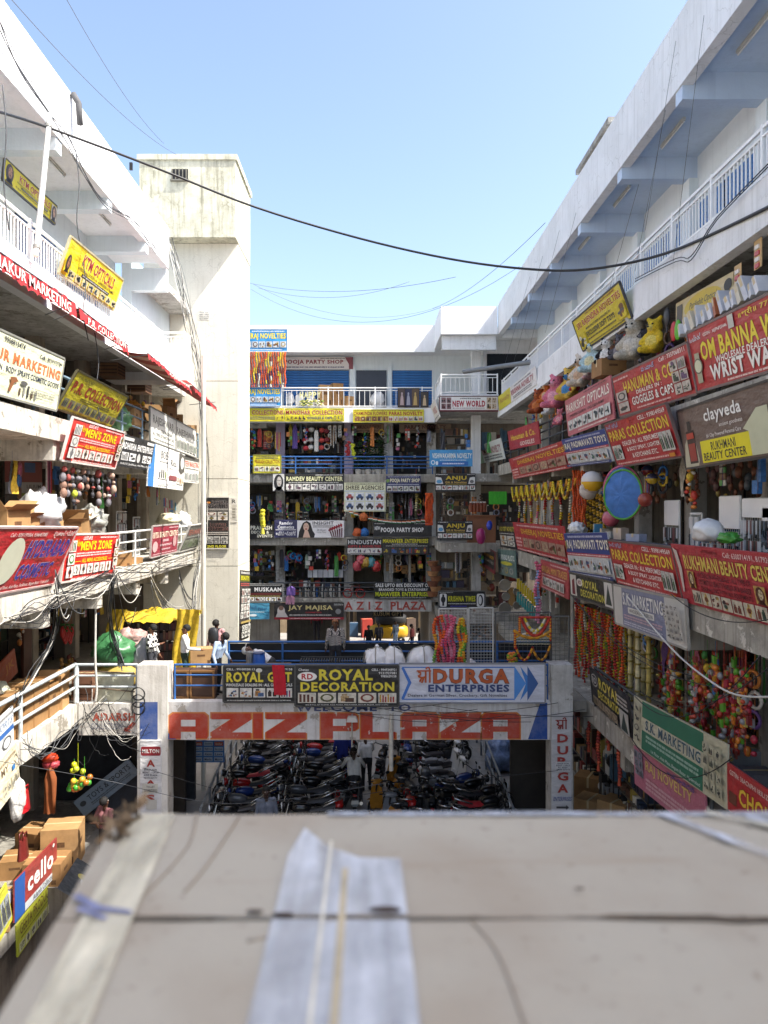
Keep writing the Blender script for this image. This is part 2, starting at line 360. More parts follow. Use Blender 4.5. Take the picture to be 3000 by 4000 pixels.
# ---- back wing
def by(y, Y=YB): return (CY-y)/FPX*Y
def bx(x, Y=YB): return (x-CX)/FPX*Y
BW = thing('shop_building', 'white shopping wing closing the court at the far end', 'building', (-1, 38, F0))
XL, XR = -9, 3.0
MB().box(XL, XR, YB, YB+.25, by(1375), by(1270)).build('parapet', white, BW)
MB().box(XL, 8, YB+.25, 46, by(1375)+.15, by(1375)+.4).build('roof', white, BW)
MB().box(XL, XR, YB-.03, YB+.2, by(1650), by(1592)).build('slab_edge', white, BW)
for y0, y1, m_ in ((1600, 1640, dirty), (1852, 1884, conc), (2098, 2130, conc), (2338, 2352, conc)):
    MB().box(XL, 8, YB+(.2 if y0 == 1600 else 0), 46, by(y1), by(y0)).build('slab', m_, BW)
MB().box(-1.35, 2.85, YB-.06, YB+.3, by(2388), by(2342)).build('painted_beam', dirty, BW)
MB().box(XL, 8, 38.0, 38.2, by(1595), by(1370)+.12).build('wall', pale_blue, BW)
lv = [(by(1852), by(1640)), (by(2098), by(1884)), (by(2338), by(2130))]
for z0, z1 in lv:
    MB().box(XL, 8, 41.5, 41.7, z0, z1).build('shop_rear_wall', inner, BW)
    for x in (-9.5, -4.45, -1.1, .85, 2.95):
        MB().box(x-.22, x+.22, 37.6, 38.0, z0, z1).build('column', lilac if z0 > 0 and x < 0 else dirty, BW)
        MB().box(x-.07, x+.07, 38.0, 41.5, z0, z1).build('partition', inner, BW)
# ground floor: solid left, passage to the street, solid right
z1 = by(2352)
MB().box(XL, -4.5, 37.6, 38, F0, z1).build('wall', inner, BW)
MB().box(-1.5, -1.2, 36.5, 43, F0, z1).build('passage_wall', inner, BW)
MB().box(2.75, 3.05, 36.5, 43, F0, z1).build('passage_wall', inner, BW)
MB().box(-4.5, -1.5, 41, 41.2, F0, z1).build('shop_rear_wall', inner_dark, BW)
MB().box(3.05, 8, 38, 38.3, F0, z1).build('wall', inner, BW)
MB().box(XL, 8, 45.8, 46, z1, by(1375)).build('rear_wall', inner_dark, BW)
for x0, x1 in ((1110, 1363), (1533, 1790), (985, 1085)): shutter(BW, (bx(x0, 37.9), 37.97, by(1600)), (bx(x1, 37.9)-bx(x0, 37.9), 0, 0), by(1446, 37.9)-by(1600), (0, -1, 0), M('2a6db0', .5, .1), .12)
MB().box(bx(1392, 37.9), bx(1510, 37.9), 37.93, 38.0, by(1600), by(1446, 37.9)).build('doorway', M('2b3140', .4), BW)
MB().box(bx(1366, 37.9), bx(1388, 37.9), 37.85, 38.0, by(1600), by(1400)).build('pilaster', pale_blue, BW)
MB().box(bx(1514, 37.9), bx(1530, 37.9), 37.85, 38.0, by(1600), by(1400)).build('pilaster', pale_blue, BW)
bar_rail(BW, (bx(1098), YB+.05), (bx(1690), YB+.05), by(1594), by(1512), step=.24, post=2.2)
pipe_rail(BW, (bx(975), YB+.05, 0), (bx(1690), YB+.05, 0), by(1852), by(1784), rail_b, post=2.4, rails=4)
pipe_rail(BW, (bx(1050), YB+.05, 0), (bx(1690), YB+.05, 0), by(2338), by(2277), pipe_dark, post=2.5)
# corner block between the back and the right wing
YC = 33.2
MB().box(3.02, 5.46, YC, YC+.25, by(1305, YC), by(1196, YC)).build('parapet', white, BW)
MB().box(3.0, 3.25, YC+.25, YB+.2, by(1305, YC), by(1196, YC)).build('parapet', white, BW)
MB().box(3.02, 14, YC+.25, YB+2, by(1305, YC)+.1, by(1305, YC)+.35).build('roof', white_shade, BW)
MB().box(3.1, 5.45, YC+.3, YC+.6, by(1360, YC), by(1306, YC)).build('beam', white_shade, BW)
MB().box(3.0, 5.5, YC-.02, YC+.2, by(1606, YC), by(1540, YC)).build('slab_edge', white_shade, BW)
MB().box(3.0, 8, YC+.2, 38, by(1600, YC), by(1545, YC)).build('slab', dirty, BW)
for z, t in ((1.5, .35), (-1.5, .4), (-4.6, .4)): MB().box(3.0, 8, YC, 38, z-t, z).build('slab', conc, BW)
bar_rail(BW, (3.03, YC+.06), (5.46, YC+.06), by(1540, YC), by(1460, YC), step=.2)
bar_rail(BW, (3.03, YC+.1), (3.03, YB), by(1540, YC), by(1460, YC), step=.3)
for z0, z1 in ((-8.6, -5.0), (-4.6, -1.9), (-1.5, 1.15), (1.5, 4.2), (4.9, 7.6)):
    MB().box(4.55, 4.95, YC+1.5, YC+1.9, z0, z1).build('column', white_shade if z0 > 0 else dirty, BW)
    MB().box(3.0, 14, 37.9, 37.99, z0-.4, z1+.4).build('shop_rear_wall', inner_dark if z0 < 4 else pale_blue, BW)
MB().box(5.1, 14, YC+1.7, YC+1.8, 4.9, 8.1).build('wall', white_shade, BW)
MB().box(5.25, 7.2, YC+1.62, YC+1.7, 4.9, 7.0).build('window', M('15171c', .2), BW)
# bridge across the court at the first floor
BR = thing('footbridge', 'concrete footbridge across the court with a big painted beam', 'bridge', (-.3, 21, F0))
YF, YK = 19.3, 22.7
beam_m = wall_mat('dad9d8', '9a8f88', .7, 1.4, peel='a39d95')
MB().box(-5.1, 4.62, YF, YF+.3, by(2890, YF), by(2742, YF)).build('beam', beam_m, BR)
MB().box(LX1, -5.86, YF, YF+.3, by(2872, YF), by(2748, YF)).build('beam', wall_mat('e4e1da', '857d72', .9, 1.4, peel='b9b3a8'), BR)
MB().box(LX1, RX, YF+.3, YK, F1-.3, F1-.02).build('deck', floor_m, BR)
MB().box(-5.1, 4.62, YK-.2, YK, F1-.8, F1-.31).build('beam', dirty, BR)
col_l = wall_mat('e6e3dc', '9c968a', .7, 1.2, peel='c4beb2')
MB().box(-5.86, -5.1, YF-.06, YF+.5, F0, by(2596, YF)).build('column', col_l, BR)
MB().box(4.5, 5.05, YF-.06, YF+.5, F0, by(2596, YF)).build('column', dirty, BR)
pipe_rail(BR, (-5.0, YF+.25, 0), (4.5, YF+.25, 0), F1, by(2604, YF), rail_b, r=.03, post=2.4)
pipe_rail(BR, (LX1-.05, YF+.05, 0), (-5.9, YF+.05, 0), F1, by(2598, YF), pipe_m, r=.04, post=1.4)
pipe_rail(BR, (-4.2, YK-.05, 0), (5.3, YK-.05, 0), F1, by(2506, YK), rail_b, r=.035, post=1.55)
MB().box(-4.2, 5.3, YK-.0, YK+.05, F1+.05, by(2514, YK)).build('far_panel', M('14171b', .5, .2), BR)
# ---------------------------------------------------------------- signboards
TEXTQ = []          # lettering waiting for its outlines: (text, bold, object, box, depth)
def text_flush():
    cache = {}; objs = []
    for t, b, o, box, z, it in TEXTQ:
        if (t, b, it) in cache: continue
        c = bpy.data.curves.new('t', 'FONT'); c.body = t; c.size = 1; c.resolution_u = 2; c.offset = b*.6; c.space_character = 1+b*2.2
        if it: c.shear = it
        ob = bpy.data.objects.new('t', c); COL.objects.link(ob); cache[(t, b, it)] = ob
    dg = bpy.context.evaluated_depsgraph_get(); dg.update(); raw = {}
    for k, ob in cache.items():
        me = bpy.data.meshes.new_from_object(ob.evaluated_get(dg))
        raw[k] = ([v.co.copy() for v in me.vertices], [tuple(p.vertices) for p in me.polygons]); bpy.data.meshes.remove(me)
    for ob in cache.values():
        c = ob.data; bpy.data.objects.remove(ob); bpy.data.curves.remove(c)
    for t, b, o, (x0, y0, x1, y1), z, it in TEXTQ:
        vs, fs = raw[(t, b, it)]
        if not vs: continue
        ax, bx_ = min(v.x for v in vs), max(v.x for v in vs); ay, by_ = min(v.y for v in vs), max(v.y for v in vs)
        sx = (x1-x0)/max(1e-6, bx_-ax); sy = (y1-y0)/max(1e-6, by_-ay); me = o.data; mt = list(me.materials)
        nm = bpy.data.meshes.new('lettering'); nm.from_pydata([(x0+(v.x-ax)*sx, y0+(v.y-ay)*sy, z) for v in vs], [], fs)
        for m in mt: nm.materials.append(m)
        o.data = nm; bpy.data.meshes.remove(me)
SIGN_GLOSS = .5
class Sign:
    """a board with its own axes: x along the board, y up it, z off its face"""
    def __init__(s, label, o, U, Vv, col, group=None, frame=None, thick=.035, cat='sign', name='signboard', rough=SIGN_GLOSS):
        o, U, Vv = V(o), V(U), V(Vv); Vv = Vv-U*(Vv.dot(U)/U.dot(U)); s.w, s.h = U.length, Vv.length
        x, y = U.normalized(), Vv.normalized(); z = x.cross(y)
        s.mat = Matrix(((x.x, y.x, z.x, o.x), (x.y, y.y, z.y, o.y), (x.z, y.z, z.z, o.z), (0, 0, 0, 1)))
        s.o = thing(name, label, cat, mat=s.mat, group=group); s.t = thick; s.k = 0
        b = MB(); b.box(0, s.w, 0, s.h, -thick, 0); b.build('board', [flex(col)], s.o)
        if frame:
            f = MB(); e = min(.03, s.h*.05)
            for q in ((-.004, s.w+.004, -e, e*.3), (-.004, s.w+.004, s.h-e*.3, s.h+e), (-e, e*.3, 0, s.h), (s.w-e*.3, s.w+e, 0, s.h)): f.box(q[0], q[1], q[2], q[3], -thick-.004, .012)
            f.build('frame', M(frame, .5, .15), s.o)
    def z(s): s.k += 1; return .0022*s.k
    def text(s, t, u0, v0, u1, v1, col, bold=.03, out=None, it=0, gloss=.4):
        bx_ = (u0*s.w, v0*s.h, u1*s.w, v1*s.h); d = .09*(v1-v0)*s.h
        if out:
            q = bpy.data.objects.new('lettering_outline', bpy.data.meshes.new('lettering')); q.data.materials.append(M(out, gloss, 0)); COL.objects.link(q); q.parent = s.o
            TEXTQ.append((t, bold+.035, q, (bx_[0]-d*.35, bx_[1]-d*.45, bx_[2]+d*.35, bx_[3]+d*.45), s.z(), it))
        q = bpy.data.objects.new('lettering', bpy.data.meshes.new('lettering')); q.data.materials.append(M(col, gloss, 0)); COL.objects.link(q); q.parent = s.o
        TEXTQ.append((t, bold, q, bx_, s.z(), it)); return s
    def rect(s, u0, v0, u1, v1, col, name='panel', r=0):
        z = s.z(); x0, y0, x1, y1 = u0*s.w, v0*s.h, u1*s.w, v1*s.h; m = MB()
        if r:
            R = r*min(x1-x0, y1-y0); pts = []
            for cx, cy, a in ((x1-R, y0+R, -90), (x1-R, y1-R, 0), (x0+R, y1-R, 90), (x0+R, y0+R, 180)):
                for k in range(5): t = math.radians(a+k*22.5); pts.append((cx+R*math.cos(t), cy+R*math.sin(t), z))
            m.poly(pts)
        else: m.poly([(x0, y0, z), (x1, y0, z), (x1, y1, z), (x0, y1, z)])
        m.build(name, M(col, SIGN_GLOSS, .06), s.o); return s
    def shape(s, pts, col, name='emblem'):
        z = s.z(); MB().poly([(u*s.w, v_*s.h, z) for u, v_ in pts]).build(name, M(col, SIGN_GLOSS, .05), s.o); return s
    def oval(s, u, v_, ru, rv, col, name='emblem', n=20):
        return s.shape([(u+ru*math.cos(2*math.pi*i/n), v_+rv*math.sin(2*math.pi*i/n)) for i in range(n)], col, name)
    def fine(s, u0, v0, u1, v1, col, rows=1, seed=1):
        """lines of print too small to read"""
        r = random.Random(seed+int(u0*99)+int(v0*999)); m = MB(); z = s.z(); H = (v1-v0)/rows
        for k in range(rows):
            u = u0; yb = v1-(k+1)*H+H*.2; yt = v1-k*H-H*.15
            while u < u1-.004:
                ww = min(r.uniform(.008, .05), u1-u); 
                x = u
                while x < u+ww:
                    lw = r.uniform(.003, .007); m.poly([(x*s.w, yb*s.h, z), ((x+lw*.7)*s.w, yb*s.h, z), ((x+lw*.7)*s.w, (yt-r.random()*.25*(yt-yb))*s.h, z), (x*s.w, (yt-r.random()*.2*(yt-yb))*s.h, z)]); x += lw
                u += ww+.008
        m.build('small_print', M(col, .5, 0), s.o, kind='stuff'); return s
    def pic(s, u0, v0, u1, v1, bgc='e8e6e0', cols=('7a3020', '30405a', '55504a'), seed=1, kind=None, r=.0):
        """a printed product picture: backdrop and a few flat shapes"""
        rr = random.Random(seed*31+int(u0*1000)+int(v0*77)); z = s.z(); z2 = s.z(); X = lambda a: (u0+(u1-u0)*a)*s.w; Yv = lambda b: (v0+(v1-v0)*b)*s.h
        m = MB(); m.poly([(X(0), Yv(0), z), (X(1), Yv(0), z), (X(1), Yv(1), z), (X(0), Yv(1), z)], 0)
        def el(cx, cy, ru, rv, mi, zz, n=12): m.poly([(X(cx+ru*math.cos(6.2832*i/n)), Yv(cy+rv*math.sin(6.2832*i/n)), zz) for i in range(n)], mi)
        def re(a, b, c, d, mi, zz): m.poly([(X(a), Yv(b), zz), (X(c), Yv(b), zz), (X(c), Yv(d), zz), (X(a), Yv(d), zz)], mi)
        kind = kind or rr.choice(['bottles', 'box', 'ring', 'blob', 'bars', 'watch', 'blob', 'bottles', 'mix', 'mix', 'mix'])
        c = lambda: rr.randint(1, len(cols))
        if kind == 'bottles':
            n = rr.randint(2, 4)
            for i in range(n):
                a = .1+.8*i/n; q = c(); hh = rr.uniform(.5, .75); re(a, .1, a+.6/n, hh, q, z2); re(a+.15/n, hh, a+.45/n, hh+.15, q, z2)
        elif kind == 'box': q = c(); re(.15, .15, .6, .7, q, z2); re(.4, .1, .88, .5, c(), z2+.001); re(.2, .72, .5, .9, c(), z2)
        elif kind == 'ring':
            q = c(); el(.5, .5, .38, .4, q, z2); m.poly([(X(.5+.25*math.cos(6.2832*i/12)), Yv(.52+.26*math.sin(6.2832*i/12)), z2+.001) for i in range(12)], 0)
        elif kind == 'bars':
            n = rr.randint(4, 7)
            for i in range(n): a = .08+.86*i/n; re(a, .08, a+.5/n, rr.uniform(.6, .92), c(), z2)
        elif kind == 'mix':
            for i in range(9):
                a, b = rr.uniform(.06, .7), rr.uniform(.06, .7); w_, h_ = rr.uniform(.08, .28), rr.uniform(.08, .28); q = c()
                if rr.random() < .5: el(a+w_/2, b+h_/2, w_/2, h_/2, q, z2+i*.0002, 9)
                else: m.poly([(X(a), Yv(b), z2+i*.0002), (X(a+w_), Yv(b+rr.uniform(-.08, .08)), z2+i*.0002), (X(a+w_*.9), Yv(b+h_), z2+i*.0002), (X(a+rr.uniform(0, .1)), Yv(b+h_), z2+i*.0002)], q)
        elif kind == 'watch': q = c(); re(.4, .05, .6, .95, q, z2); el(.5, .5, .24, .26, q, z2+.0006); el(.5, .5, .17, .19, c(), z2+.0012)
        elif kind == 'car':
            q = c(); re(.1, .3, .9, .55, q, z2); m.poly([(X(.22), Yv(.55), z2), (X(.75), Yv(.55), z2), (X(.64), Yv(.8), z2), (X(.34), Yv(.8), z2)], q); el(.28, .28, .12, .17, len(cols), z2+.001); el(.72, .28, .12, .17, len(cols), z2+.001)
        elif kind == 'face':
            el(.5, .5, .42, .48, 1, z2); el(.55, .55, .22, .3, 2, z2+.0006); el(.55, .4, .07, .03, 3, z2+.0012); re(.4, .6, .5, .63, 1, z2+.0012); re(.58, .6, .68, .63, 1, z2+.0012); m.poly([(X(.1), Yv(0), z2), (X(.95), Yv(0), z2), (X(.65), Yv(.28), z2), (X(.42), Yv(.28), z2)], 1)
        else:
            for i in range(5): el(rr.uniform(.2, .8), rr.uniform(.2, .75), rr.uniform(.1, .22), rr.uniform(.08, .2), c(), z2+i*.0004)
        m.build('picture', [M(bgc, SIGN_GLOSS, .25, 9)]+[M(q, .4, .55, 22) for q in cols], s.o); return s
    def pics(s, u0, v0, u1, v1, n, rows=1, gap=.12, bgc='e8e6e0', cols=('7a3020', '30405a', '55504a'), seed=1, kind=None):
        for j in range(rows):
            for i in range(n):
                W = (u1-u0)/n; H = (v1-v0)/rows
                s.pic(u0+W*i+W*gap/2, v0+H*j+H*gap*.4, u0+W*(i+1)-W*gap/2, v0+H*(j+1)-H*gap*.4, bgc, cols, seed+i+j*7, kind)
        return s
def bsign(label, x0, y0, x1, y1, col, Y=YB-.12, tilt=0, **k):      # faces the camera, at depth Y
    a, b, c = onY(x0, y1, Y), onY(x1, y1, Y), onY(x0, y0, Y); c = c+V((0, -tilt, 0)); return Sign(label, a, b-a, c-a, col, **k)
def xsign(label, BL, BR, TL, col, Xb, Xt=None, ext=0, **k):         # hangs along a side wing; bottom edge at Xb, top edge at Xt
    a, b, c = onX(*BL, Xb), onX(*BR, Xb), onX(*TL, Xb if Xt is None else Xt)
    if ext > 0: b = b+(b-a).normalized()*ext
    if ext < 0: d = (b-a).normalized()*ext; a = a+d; c = c+d
    return Sign(label, a, b-a, c-a, col, **k)
Yel, Wh, Rd, Bk = 'f2d21c', 'f4f3ee', 'b3202a', '17181b'
JW = ('8a5a2a', '5b2a24', '3a3a3c', 'a88a3c')
# --- back wing
G = 'signboards on the back wing'
for y0, y1, w1, lb_ in ((1286, 1372, 1122, 'blue signboard with yellow lettering at the top left, above the hanging garlands'), (1505, 1585, 1098, 'blue signboard with yellow lettering below the hanging garlands')):
    S = bsign(lb_, 925, y0, w1, y1, '2f8fd0', Y=YB-.2, group=G, frame='dfe6ea')
    S.text('DHEERAJ NOVELTIES', .03, .5, .97, .82, 'f4e03a', .045, out='7a3a18').fine(.3, .86, .95, .95, 'e8eef2').pics(.02, .15, .99, .46, 7, bgc='c9cfd0', cols=JW, seed=3).fine(.05, .03, .9, .11, 'e8eef2')
S = bsign('white fascia board with maroon lettering above the blue shutter', 1060, 1395, 1379, 1442, 'e8e2df', Y=37.85, group=G)
S.text('POOJA PARTY SHOP', .16, .35, .88, .78, '8c2030', .05).fine(.16, .08, .9, .26, '30305a').shape([(.9, 1), (1, 1), (1, 0), (.95, 0), (.95, .4)], '8a4a54').fine(.6, .84, .9, .95, '303030')
S = bsign('long yellow signboard half hidden by the tower, red lettering', 930, 1594, 1110, 1646, 'c9be1c', Y=YB-.1, group=G)
S.text('COLLECTIONS', .3, .5, .98, .84, '9c2a20', .05, out='f2efc8').fine(.2, .12, .8, .4, '2b3a6a', 2).pics(.8, .08, .99, .45, 2, bgc='d3c72a', cols=JW)
S = bsign('yellow signboard with red lettering and small pictures of caps', 1112, 1594, 1344, 1646, 'cdc21e', Y=YB-.1, group=G)
S.text('MANOHAR COLLECTION', .02, .5, .97, .84, '9c2a20', .05, out='f2efc8').text('GOGGLES & CAPS', .38, .16, .8, .36, '25306a', .04).pics(.02, .08, .36, .42, 5, bgc='cdc21e', cols=('2a2a2c', '5a3a2a')).pics(.82, .06, .99, .48, 3, bgc='cdc21e', cols=('2a3a6a', '2a2a2c')).fine(.1, .03, .9, .1, '3a3a20').fine(.02, .87, .4, .96, '3a3a20').fine(.75, .87, .98, .96, '3a3a20')
S = bsign('yellow signboard with a strip of framed product pictures', 1379, 1599, 1656, 1650, 'cdc21e', Y=YB-.1, group=G)
S.text('CHAMUNDA FLOWERS', .01, .54, .48, .83, '8c2b20', .045).text('PARAS NOVELTY', .51, .54, .98, .83, '9c2a20', .05).pics(.02, .08, .5, .48, 6, bgc='8a5a30', cols=('c9a050', '4a2a1a', 'd8c890')).pics(.5, .08, .99, .48, 7, bgc='d8d0c0', cols=('b03a2c', '3a3a3c')).fine(.02, .87, .95, .96, '3a3a20')
for x0, x1, t, c in ((1370, 1500, 'CHAMUNDA FLOWERS', '8a6a4a'), (1560, 1762, 'PARAS NOVELTY', '7d6a58')):
    S = bsign('dim fascia board under the yellow signs, '+('narrow' if x0 < 1400 else 'wide and brown'), x0, 1655, x1, 1690, c, Y=37.6, group=G); S.text(t, .1, .4, .9, .85, '4a2418', .04).fine(.1, .1, .9, .28, '3a2a20')
S = bsign('small yellow signboard at the left end of the blue railing', 990, 1778, 1097, 1847, 'd8cf22', group=G, frame='8c8a40')
S.text('PRAKASH COLLECTION', .05, .52, .95, .74, '8c2a20', .03).fine(.1, .4, .9, .48, '30305a').fine(.1, .78, .9, .95, '30305a', 2).pics(.02, .07, .98, .38, 5, bgc='e6e4d0', cols=('2a2a2c', '7a2a20'))
S = bsign('black signboard with pale yellow lettering and a woman in sunglasses', 1066, 1850, 1344, 1919, Bk, group=G)
S.pic(0, .02, .16, .98, 'd9d9d6', ('26262a', 'cfcac2', '8a2a30'), 4, 'face').text('RAMDEV BEAUTY CENTER', .19, .58, .98, .83, 'e9e7b8', .04, out='6a7a2a').fine(.22, .46, .93, .53, 'd8d8d2').pics(.18, .07, .99, .43, 7, cols=('3a3a3c', '6a4a5a', '8a8a8c')).fine(.6, .88, .98, .96, 'd8d8d2').fine(.2, .01, .95, .06, 'c8c8c2')
S = bsign('pale signboard with eight pictures of toy vehicles', 1344, 1885, 1506, 1998, 'd6d8b4', Y=YB-.18, group=G)
S.text('SHREE AGENCIES', .04, .75, .96, .9, '4a4030', .05).fine(.05, .92, .95, .98, '50503a').rect(.02, .68, .98, .73, 'b9c4cc').pics(.02, .03, .98, .67, 4, 2, .1, 'dfe3e6', ('3a5a8a', 'b04a4a', '2c2c30'), 5, 'car')
S = bsign('navy signboard with cream lettering beside the toy vehicle sign', 1508, 1859, 1643, 1923, '2c3260', group=G)
S.text('POOJA PARTY SHOP', .12, .55, .97, .84, 'e6e2c4', .04, out='9a8a5a').text('NEW', .01, .6, .1, .8, '9ac43a', .03).fine(.05, .44, .95, .51, 'd8d8e4').pics(.02, .05, .98, .4, 6, bgc='d3d4cc', cols=('3a5a3a', '7a2a20', '3a3a3c')).fine(.05, .9, .95, .98, 'b8b8c8')
def anju(lb_, x0, y0, x1, y1):
    S = bsign(lb_, x0, y0, x1, y1, Bk, Y=YC-.15, group=G)
    S.shape([(.01, .42), (.2, .42), (.15, .76), (.05, .8), (.01, .8)], 'd9d9d4').oval(.1, .55, .07, .1, '5a9ac4').shape([(.82, .42), (.99, .42), (.99, .8), (.93, .8), (.86, .76)], 'd9d9d4').oval(.91, .55, .05, .09, '6a6a6c').text('ANJU', .26, .58, .78, .86, 'c9b02a', .06).text('Gift & Novelties', .25, .45, .78, .56, 'd8b45a', .02).rect(.25, .38, .78, .42, '8a7a2a').fine(.02, .9, .3, .97, 'd8d8d2').fine(.8, .9, .98, .97, 'd8d8d2').pics(.01, .08, .99, .34, 7, cols=('b03a2c', '3a3a3c', '4a6a4a'))
anju('upper black signboard with gold four-letter name, on the corner block', 1700, 1849, 1857, 1920); anju('lower black signboard with gold four-letter name, on the corner block', 1708, 2035, 1846, 2108)
S = bsign('sky blue signboard with ring pictures on the corner block', 1678, 1757, 1846, 1822, '3a93cc', Y=YC-.2, group=G)
S.text('VISHWAKARMA NOVELTY', .06, .48, .98, .8, 'e8f0ea', .035, out='2a6a8a').rect(.2, .05, .9, .3, '2b6ab8').fine(.24, .34, .85, .42, 'e8f2f6').fine(.3, .1, .8, .24, 'e8f2f6').oval(.08, .24, .05, .14, 'd8e6ee').oval(.08, .24, .03, .09, '3a93cc').oval(.17, .2, .03, .12, 'd8e6ee')
S = bsign('white signboard with dark red lettering under the corner balcony', 1718, 1549, 1945, 1606, 'e9e7e2', Y=YC-.12, group=G, frame='5a3030')
S.text('NEW WORLD', .22, .3, .78, .72, 'a02030', .06, out='d8b4b4').fine(.35, .8, .7, .92, '303030').pics(.02, .12, .2, .95, 2, 2, bgc='8a6a6a', cols=('2a2a2c', '5a2020')).pics(.8, .12, .98, .95, 2, 2, bgc='c9b49a', cols=('2a2a2c', '7a5a20')).fine(.22, .16, .78, .24, '5a2020').rect(0, 0, 1, .07, '6a2a30')
S = Sign('white side panel turning the corner beside the balcony sign', (2.98, YB-.9, by(1650, YC)+.25), (.0, -(YB-.9-YC-.05), 0), (-.25, 0, .75), 'e2dfda', group=G); S.text('WORLD', .2, .35, .85, .72, 'a02030', .05).fine(.1, .1, .9, .2, '303030')
S = bsign('black signboard with cream lettering at the left end, second floor', 940, 2048, 1069, 2105, Bk, group=G)
S.text('PRAKASH', .3, .62, .95, .9, 'e2e0d0', .05).text('DECOR &', .32, .36, .86, .56, 'e2e0d0', .05).text('EVENTS', .5, .1, .96, .3, 'e2e0d0', .05)
S = bsign('navy signboard with white English and Telugu lettering', 1072, 2030, 1161, 2100, '2a2b55', group=G)
S.text('Ramdev', .22, .72, .8, .9, 'e9e9ee', .05).text('Cosmetics', .14, .5, .86, .68, 'e9e9ee', .05).rect(.05, .42, .95, .45, 'e9e9ee').text('రామ్‌దేవ్ కాస్మెటిక్స్'.replace('\u200c', ''), .06, .12, .94, .34, 'e9e9ee', .02)
S = bsign('white make-up signboard with a long-haired woman and brushes', 1161, 2033, 1344, 2100, 'e3e2e4', group=G)
S.shape([(.02, .0), (.04, .35), (.12, .85), (.2, .98), (.28, .85), (.33, .4), (.38, .2), (.36, 0)], '1b1718').oval(.19, .62, .06, .24, 'd2b09c').shape([(.12, 0), (.28, 0), (.23, .4), (.16, .4)], 'd2b09c').oval(.19, .5, .025, .035, '9a2030').rect(.15, .66, .175, .69, '2a2022').rect(.205, .66, .23, .69, '2a2022').text('INSIGHT', .33, .76, .78, .95, '2b2b30', .02).rect(.33, .7, .78, .72, '2b2b30').fine(.34, .58, .76, .67, '3a3a40').text('24 Hours', .42, .38, .62, .52, '5a5a60', .0).text('Long Stay', .42, .26, .62, .36, '5a5a60', .0)
for i in range(6): S.shape([(.66+i*.05, .42+i*.06), (.7+i*.05, .34+i*.05), (.74+i*.045, .52+i*.05), (.7+i*.045, .6+i*.05)], ['7a1f30', '8a2030', '9a1a2a'][i % 3]).shape([(.69+i*.05, .36+i*.04), (.74+i*.04, 0.02), (.76+i*.04, 0.02), (.72+i*.05, .36+i*.04)], '5a2030')
S = bsign('black signboard with big white party shop lettering', 1458, 2039, 1687, 2096, '1d1e22', Y=YB-.2, group=G)
S.text('POOJA PARTY SHOP', .13, .22, .86, .62, 'e8e8e6', .06).text('NEW', .02, .45, .12, .7, 'e8e8e6', .04, it=.3).fine(.02, .84, .2, .94, 'c8c8c6').fine(.7, .84, .95, .94, 'c8c8c6')
S = bsign('black signboard with silver lettering over the hanging plastic toys', 1356, 2104, 1492, 2168, Bk, Y=YB-.15, group=G)
S.text('HINDUSTAN', .03, .66, .97, .92, 'd3d6d8', .04).text('GIFTS & NOVELTIES', .03, .45, .97, .6, 'b8323a', .05).rect(.01, .1, .99, .42, 'dad9d4').pics(.02, .12, .98, .4, 7, bgc='dad9d4', cols=('2a2a2c', '8a3040', '6a6a9a')).fine(.03, .01, .95, .08, 'c8c8c6')
S = bsign('black signboard with yellow lettering and toy pictures', 1494, 2102, 1678, 2166, Bk, Y=YB-.15, group=G)
S.text('MAHAVEER ENTERPRISES', .01, .7, .97, .95, 'd8cf2a', .04).fine(.2, .6, .75, .67, 'd8d8d2').fine(.07, .49, .95, .56, 'c8c8c2').pics(.0, .04, .98, .46, 6, bgc='3a3a3a', cols=('c98a2a', '3a6ab0', 'd8c03a', 'b03a2c'))
S = bsign('black signboard with white rounded lettering and product row, first floor left', 940, 2282, 1104, 2350, Bk, group=G, frame='9a9a96')
S.text('MUSKAAN', .33, .58, .97, .82, 'e6e6e4', .06).rect(.2, .38, .97, .5, '5a2420').fine(.2, .9, .95, .97, 'c8c8c2').fine(.2, .29, .95, .35, 'c9b45a').pics(.2, .03, .99, .27, 6, cols=('8a4030', '3a3a3c', 'c9b45a'))
S = bsign('turquoise plastic signboard hanging slack beside the tower', 955, 2356, 1052, 2419, '3f87a6', group=G); S.text('Khadi', .1, .62, .5, .84, '1f3f6a', .0, it=.3).text('Velvet', .55, .55, .9, .75, '1f3f6a', .0, it=.3).oval(.35, .25, .15, .08, 'dfe8ea').fine(.2, .4, .8, .5, 'cfe2e8')
S = bsign('wide black signboard with gold lettering and a veiled woman, first floor', 1071, 2354, 1343, 2420, '1f1b1c', group=G)
S.rect(0, 0, 1, .14, '9c2430').oval(.1, .5, .055, .3, 'd8cfc6').oval(.1, .68, .035, .14, '8a6a5a').shape([(.02, .14), (.2, .14), (.16, .42), (.05, .42)], 'cfc6be').text('JAY MAJISA', .2, .5, .84, .84, 'd8c88a', .04, out='6a5a2a').text('COSMETICS', .45, .38, .68, .46, 'b8323a', .04).fine(.22, .22, .82, .32, 'e0ded6').fine(.22, .03, .95, .11, 'e8c8c8').fine(.86, .84, .99, .95, 'd8d8d2', 2).oval(.92, .48, .04, .16, '8a8a88')
S = bsign('black sale signboard with white and yellow lettering on the railing', 1462, 2276, 1687, 2338, Bk, Y=YB-.15, group=G)
S.text('SALE UPTO 80% DISCOUNT ON', .02, .72, .98, .95, 'e6e6e4', .04).text('BRANDED TOYS & STATIONERY', .08, .48, .93, .64, 'e6e6e4', .03).text('MAHAVEER ENTERPRISES', .02, .14, .98, .42, 'c9d22a', .05).fine(.1, .02, .9, .09, 'c8c8c2')
S = bsign('black watch shop signboard on the corner block, behind a pole', 1714, 2310, 1895, 2374, Bk, Y=YC-.3, group=G, frame='6a6a66')
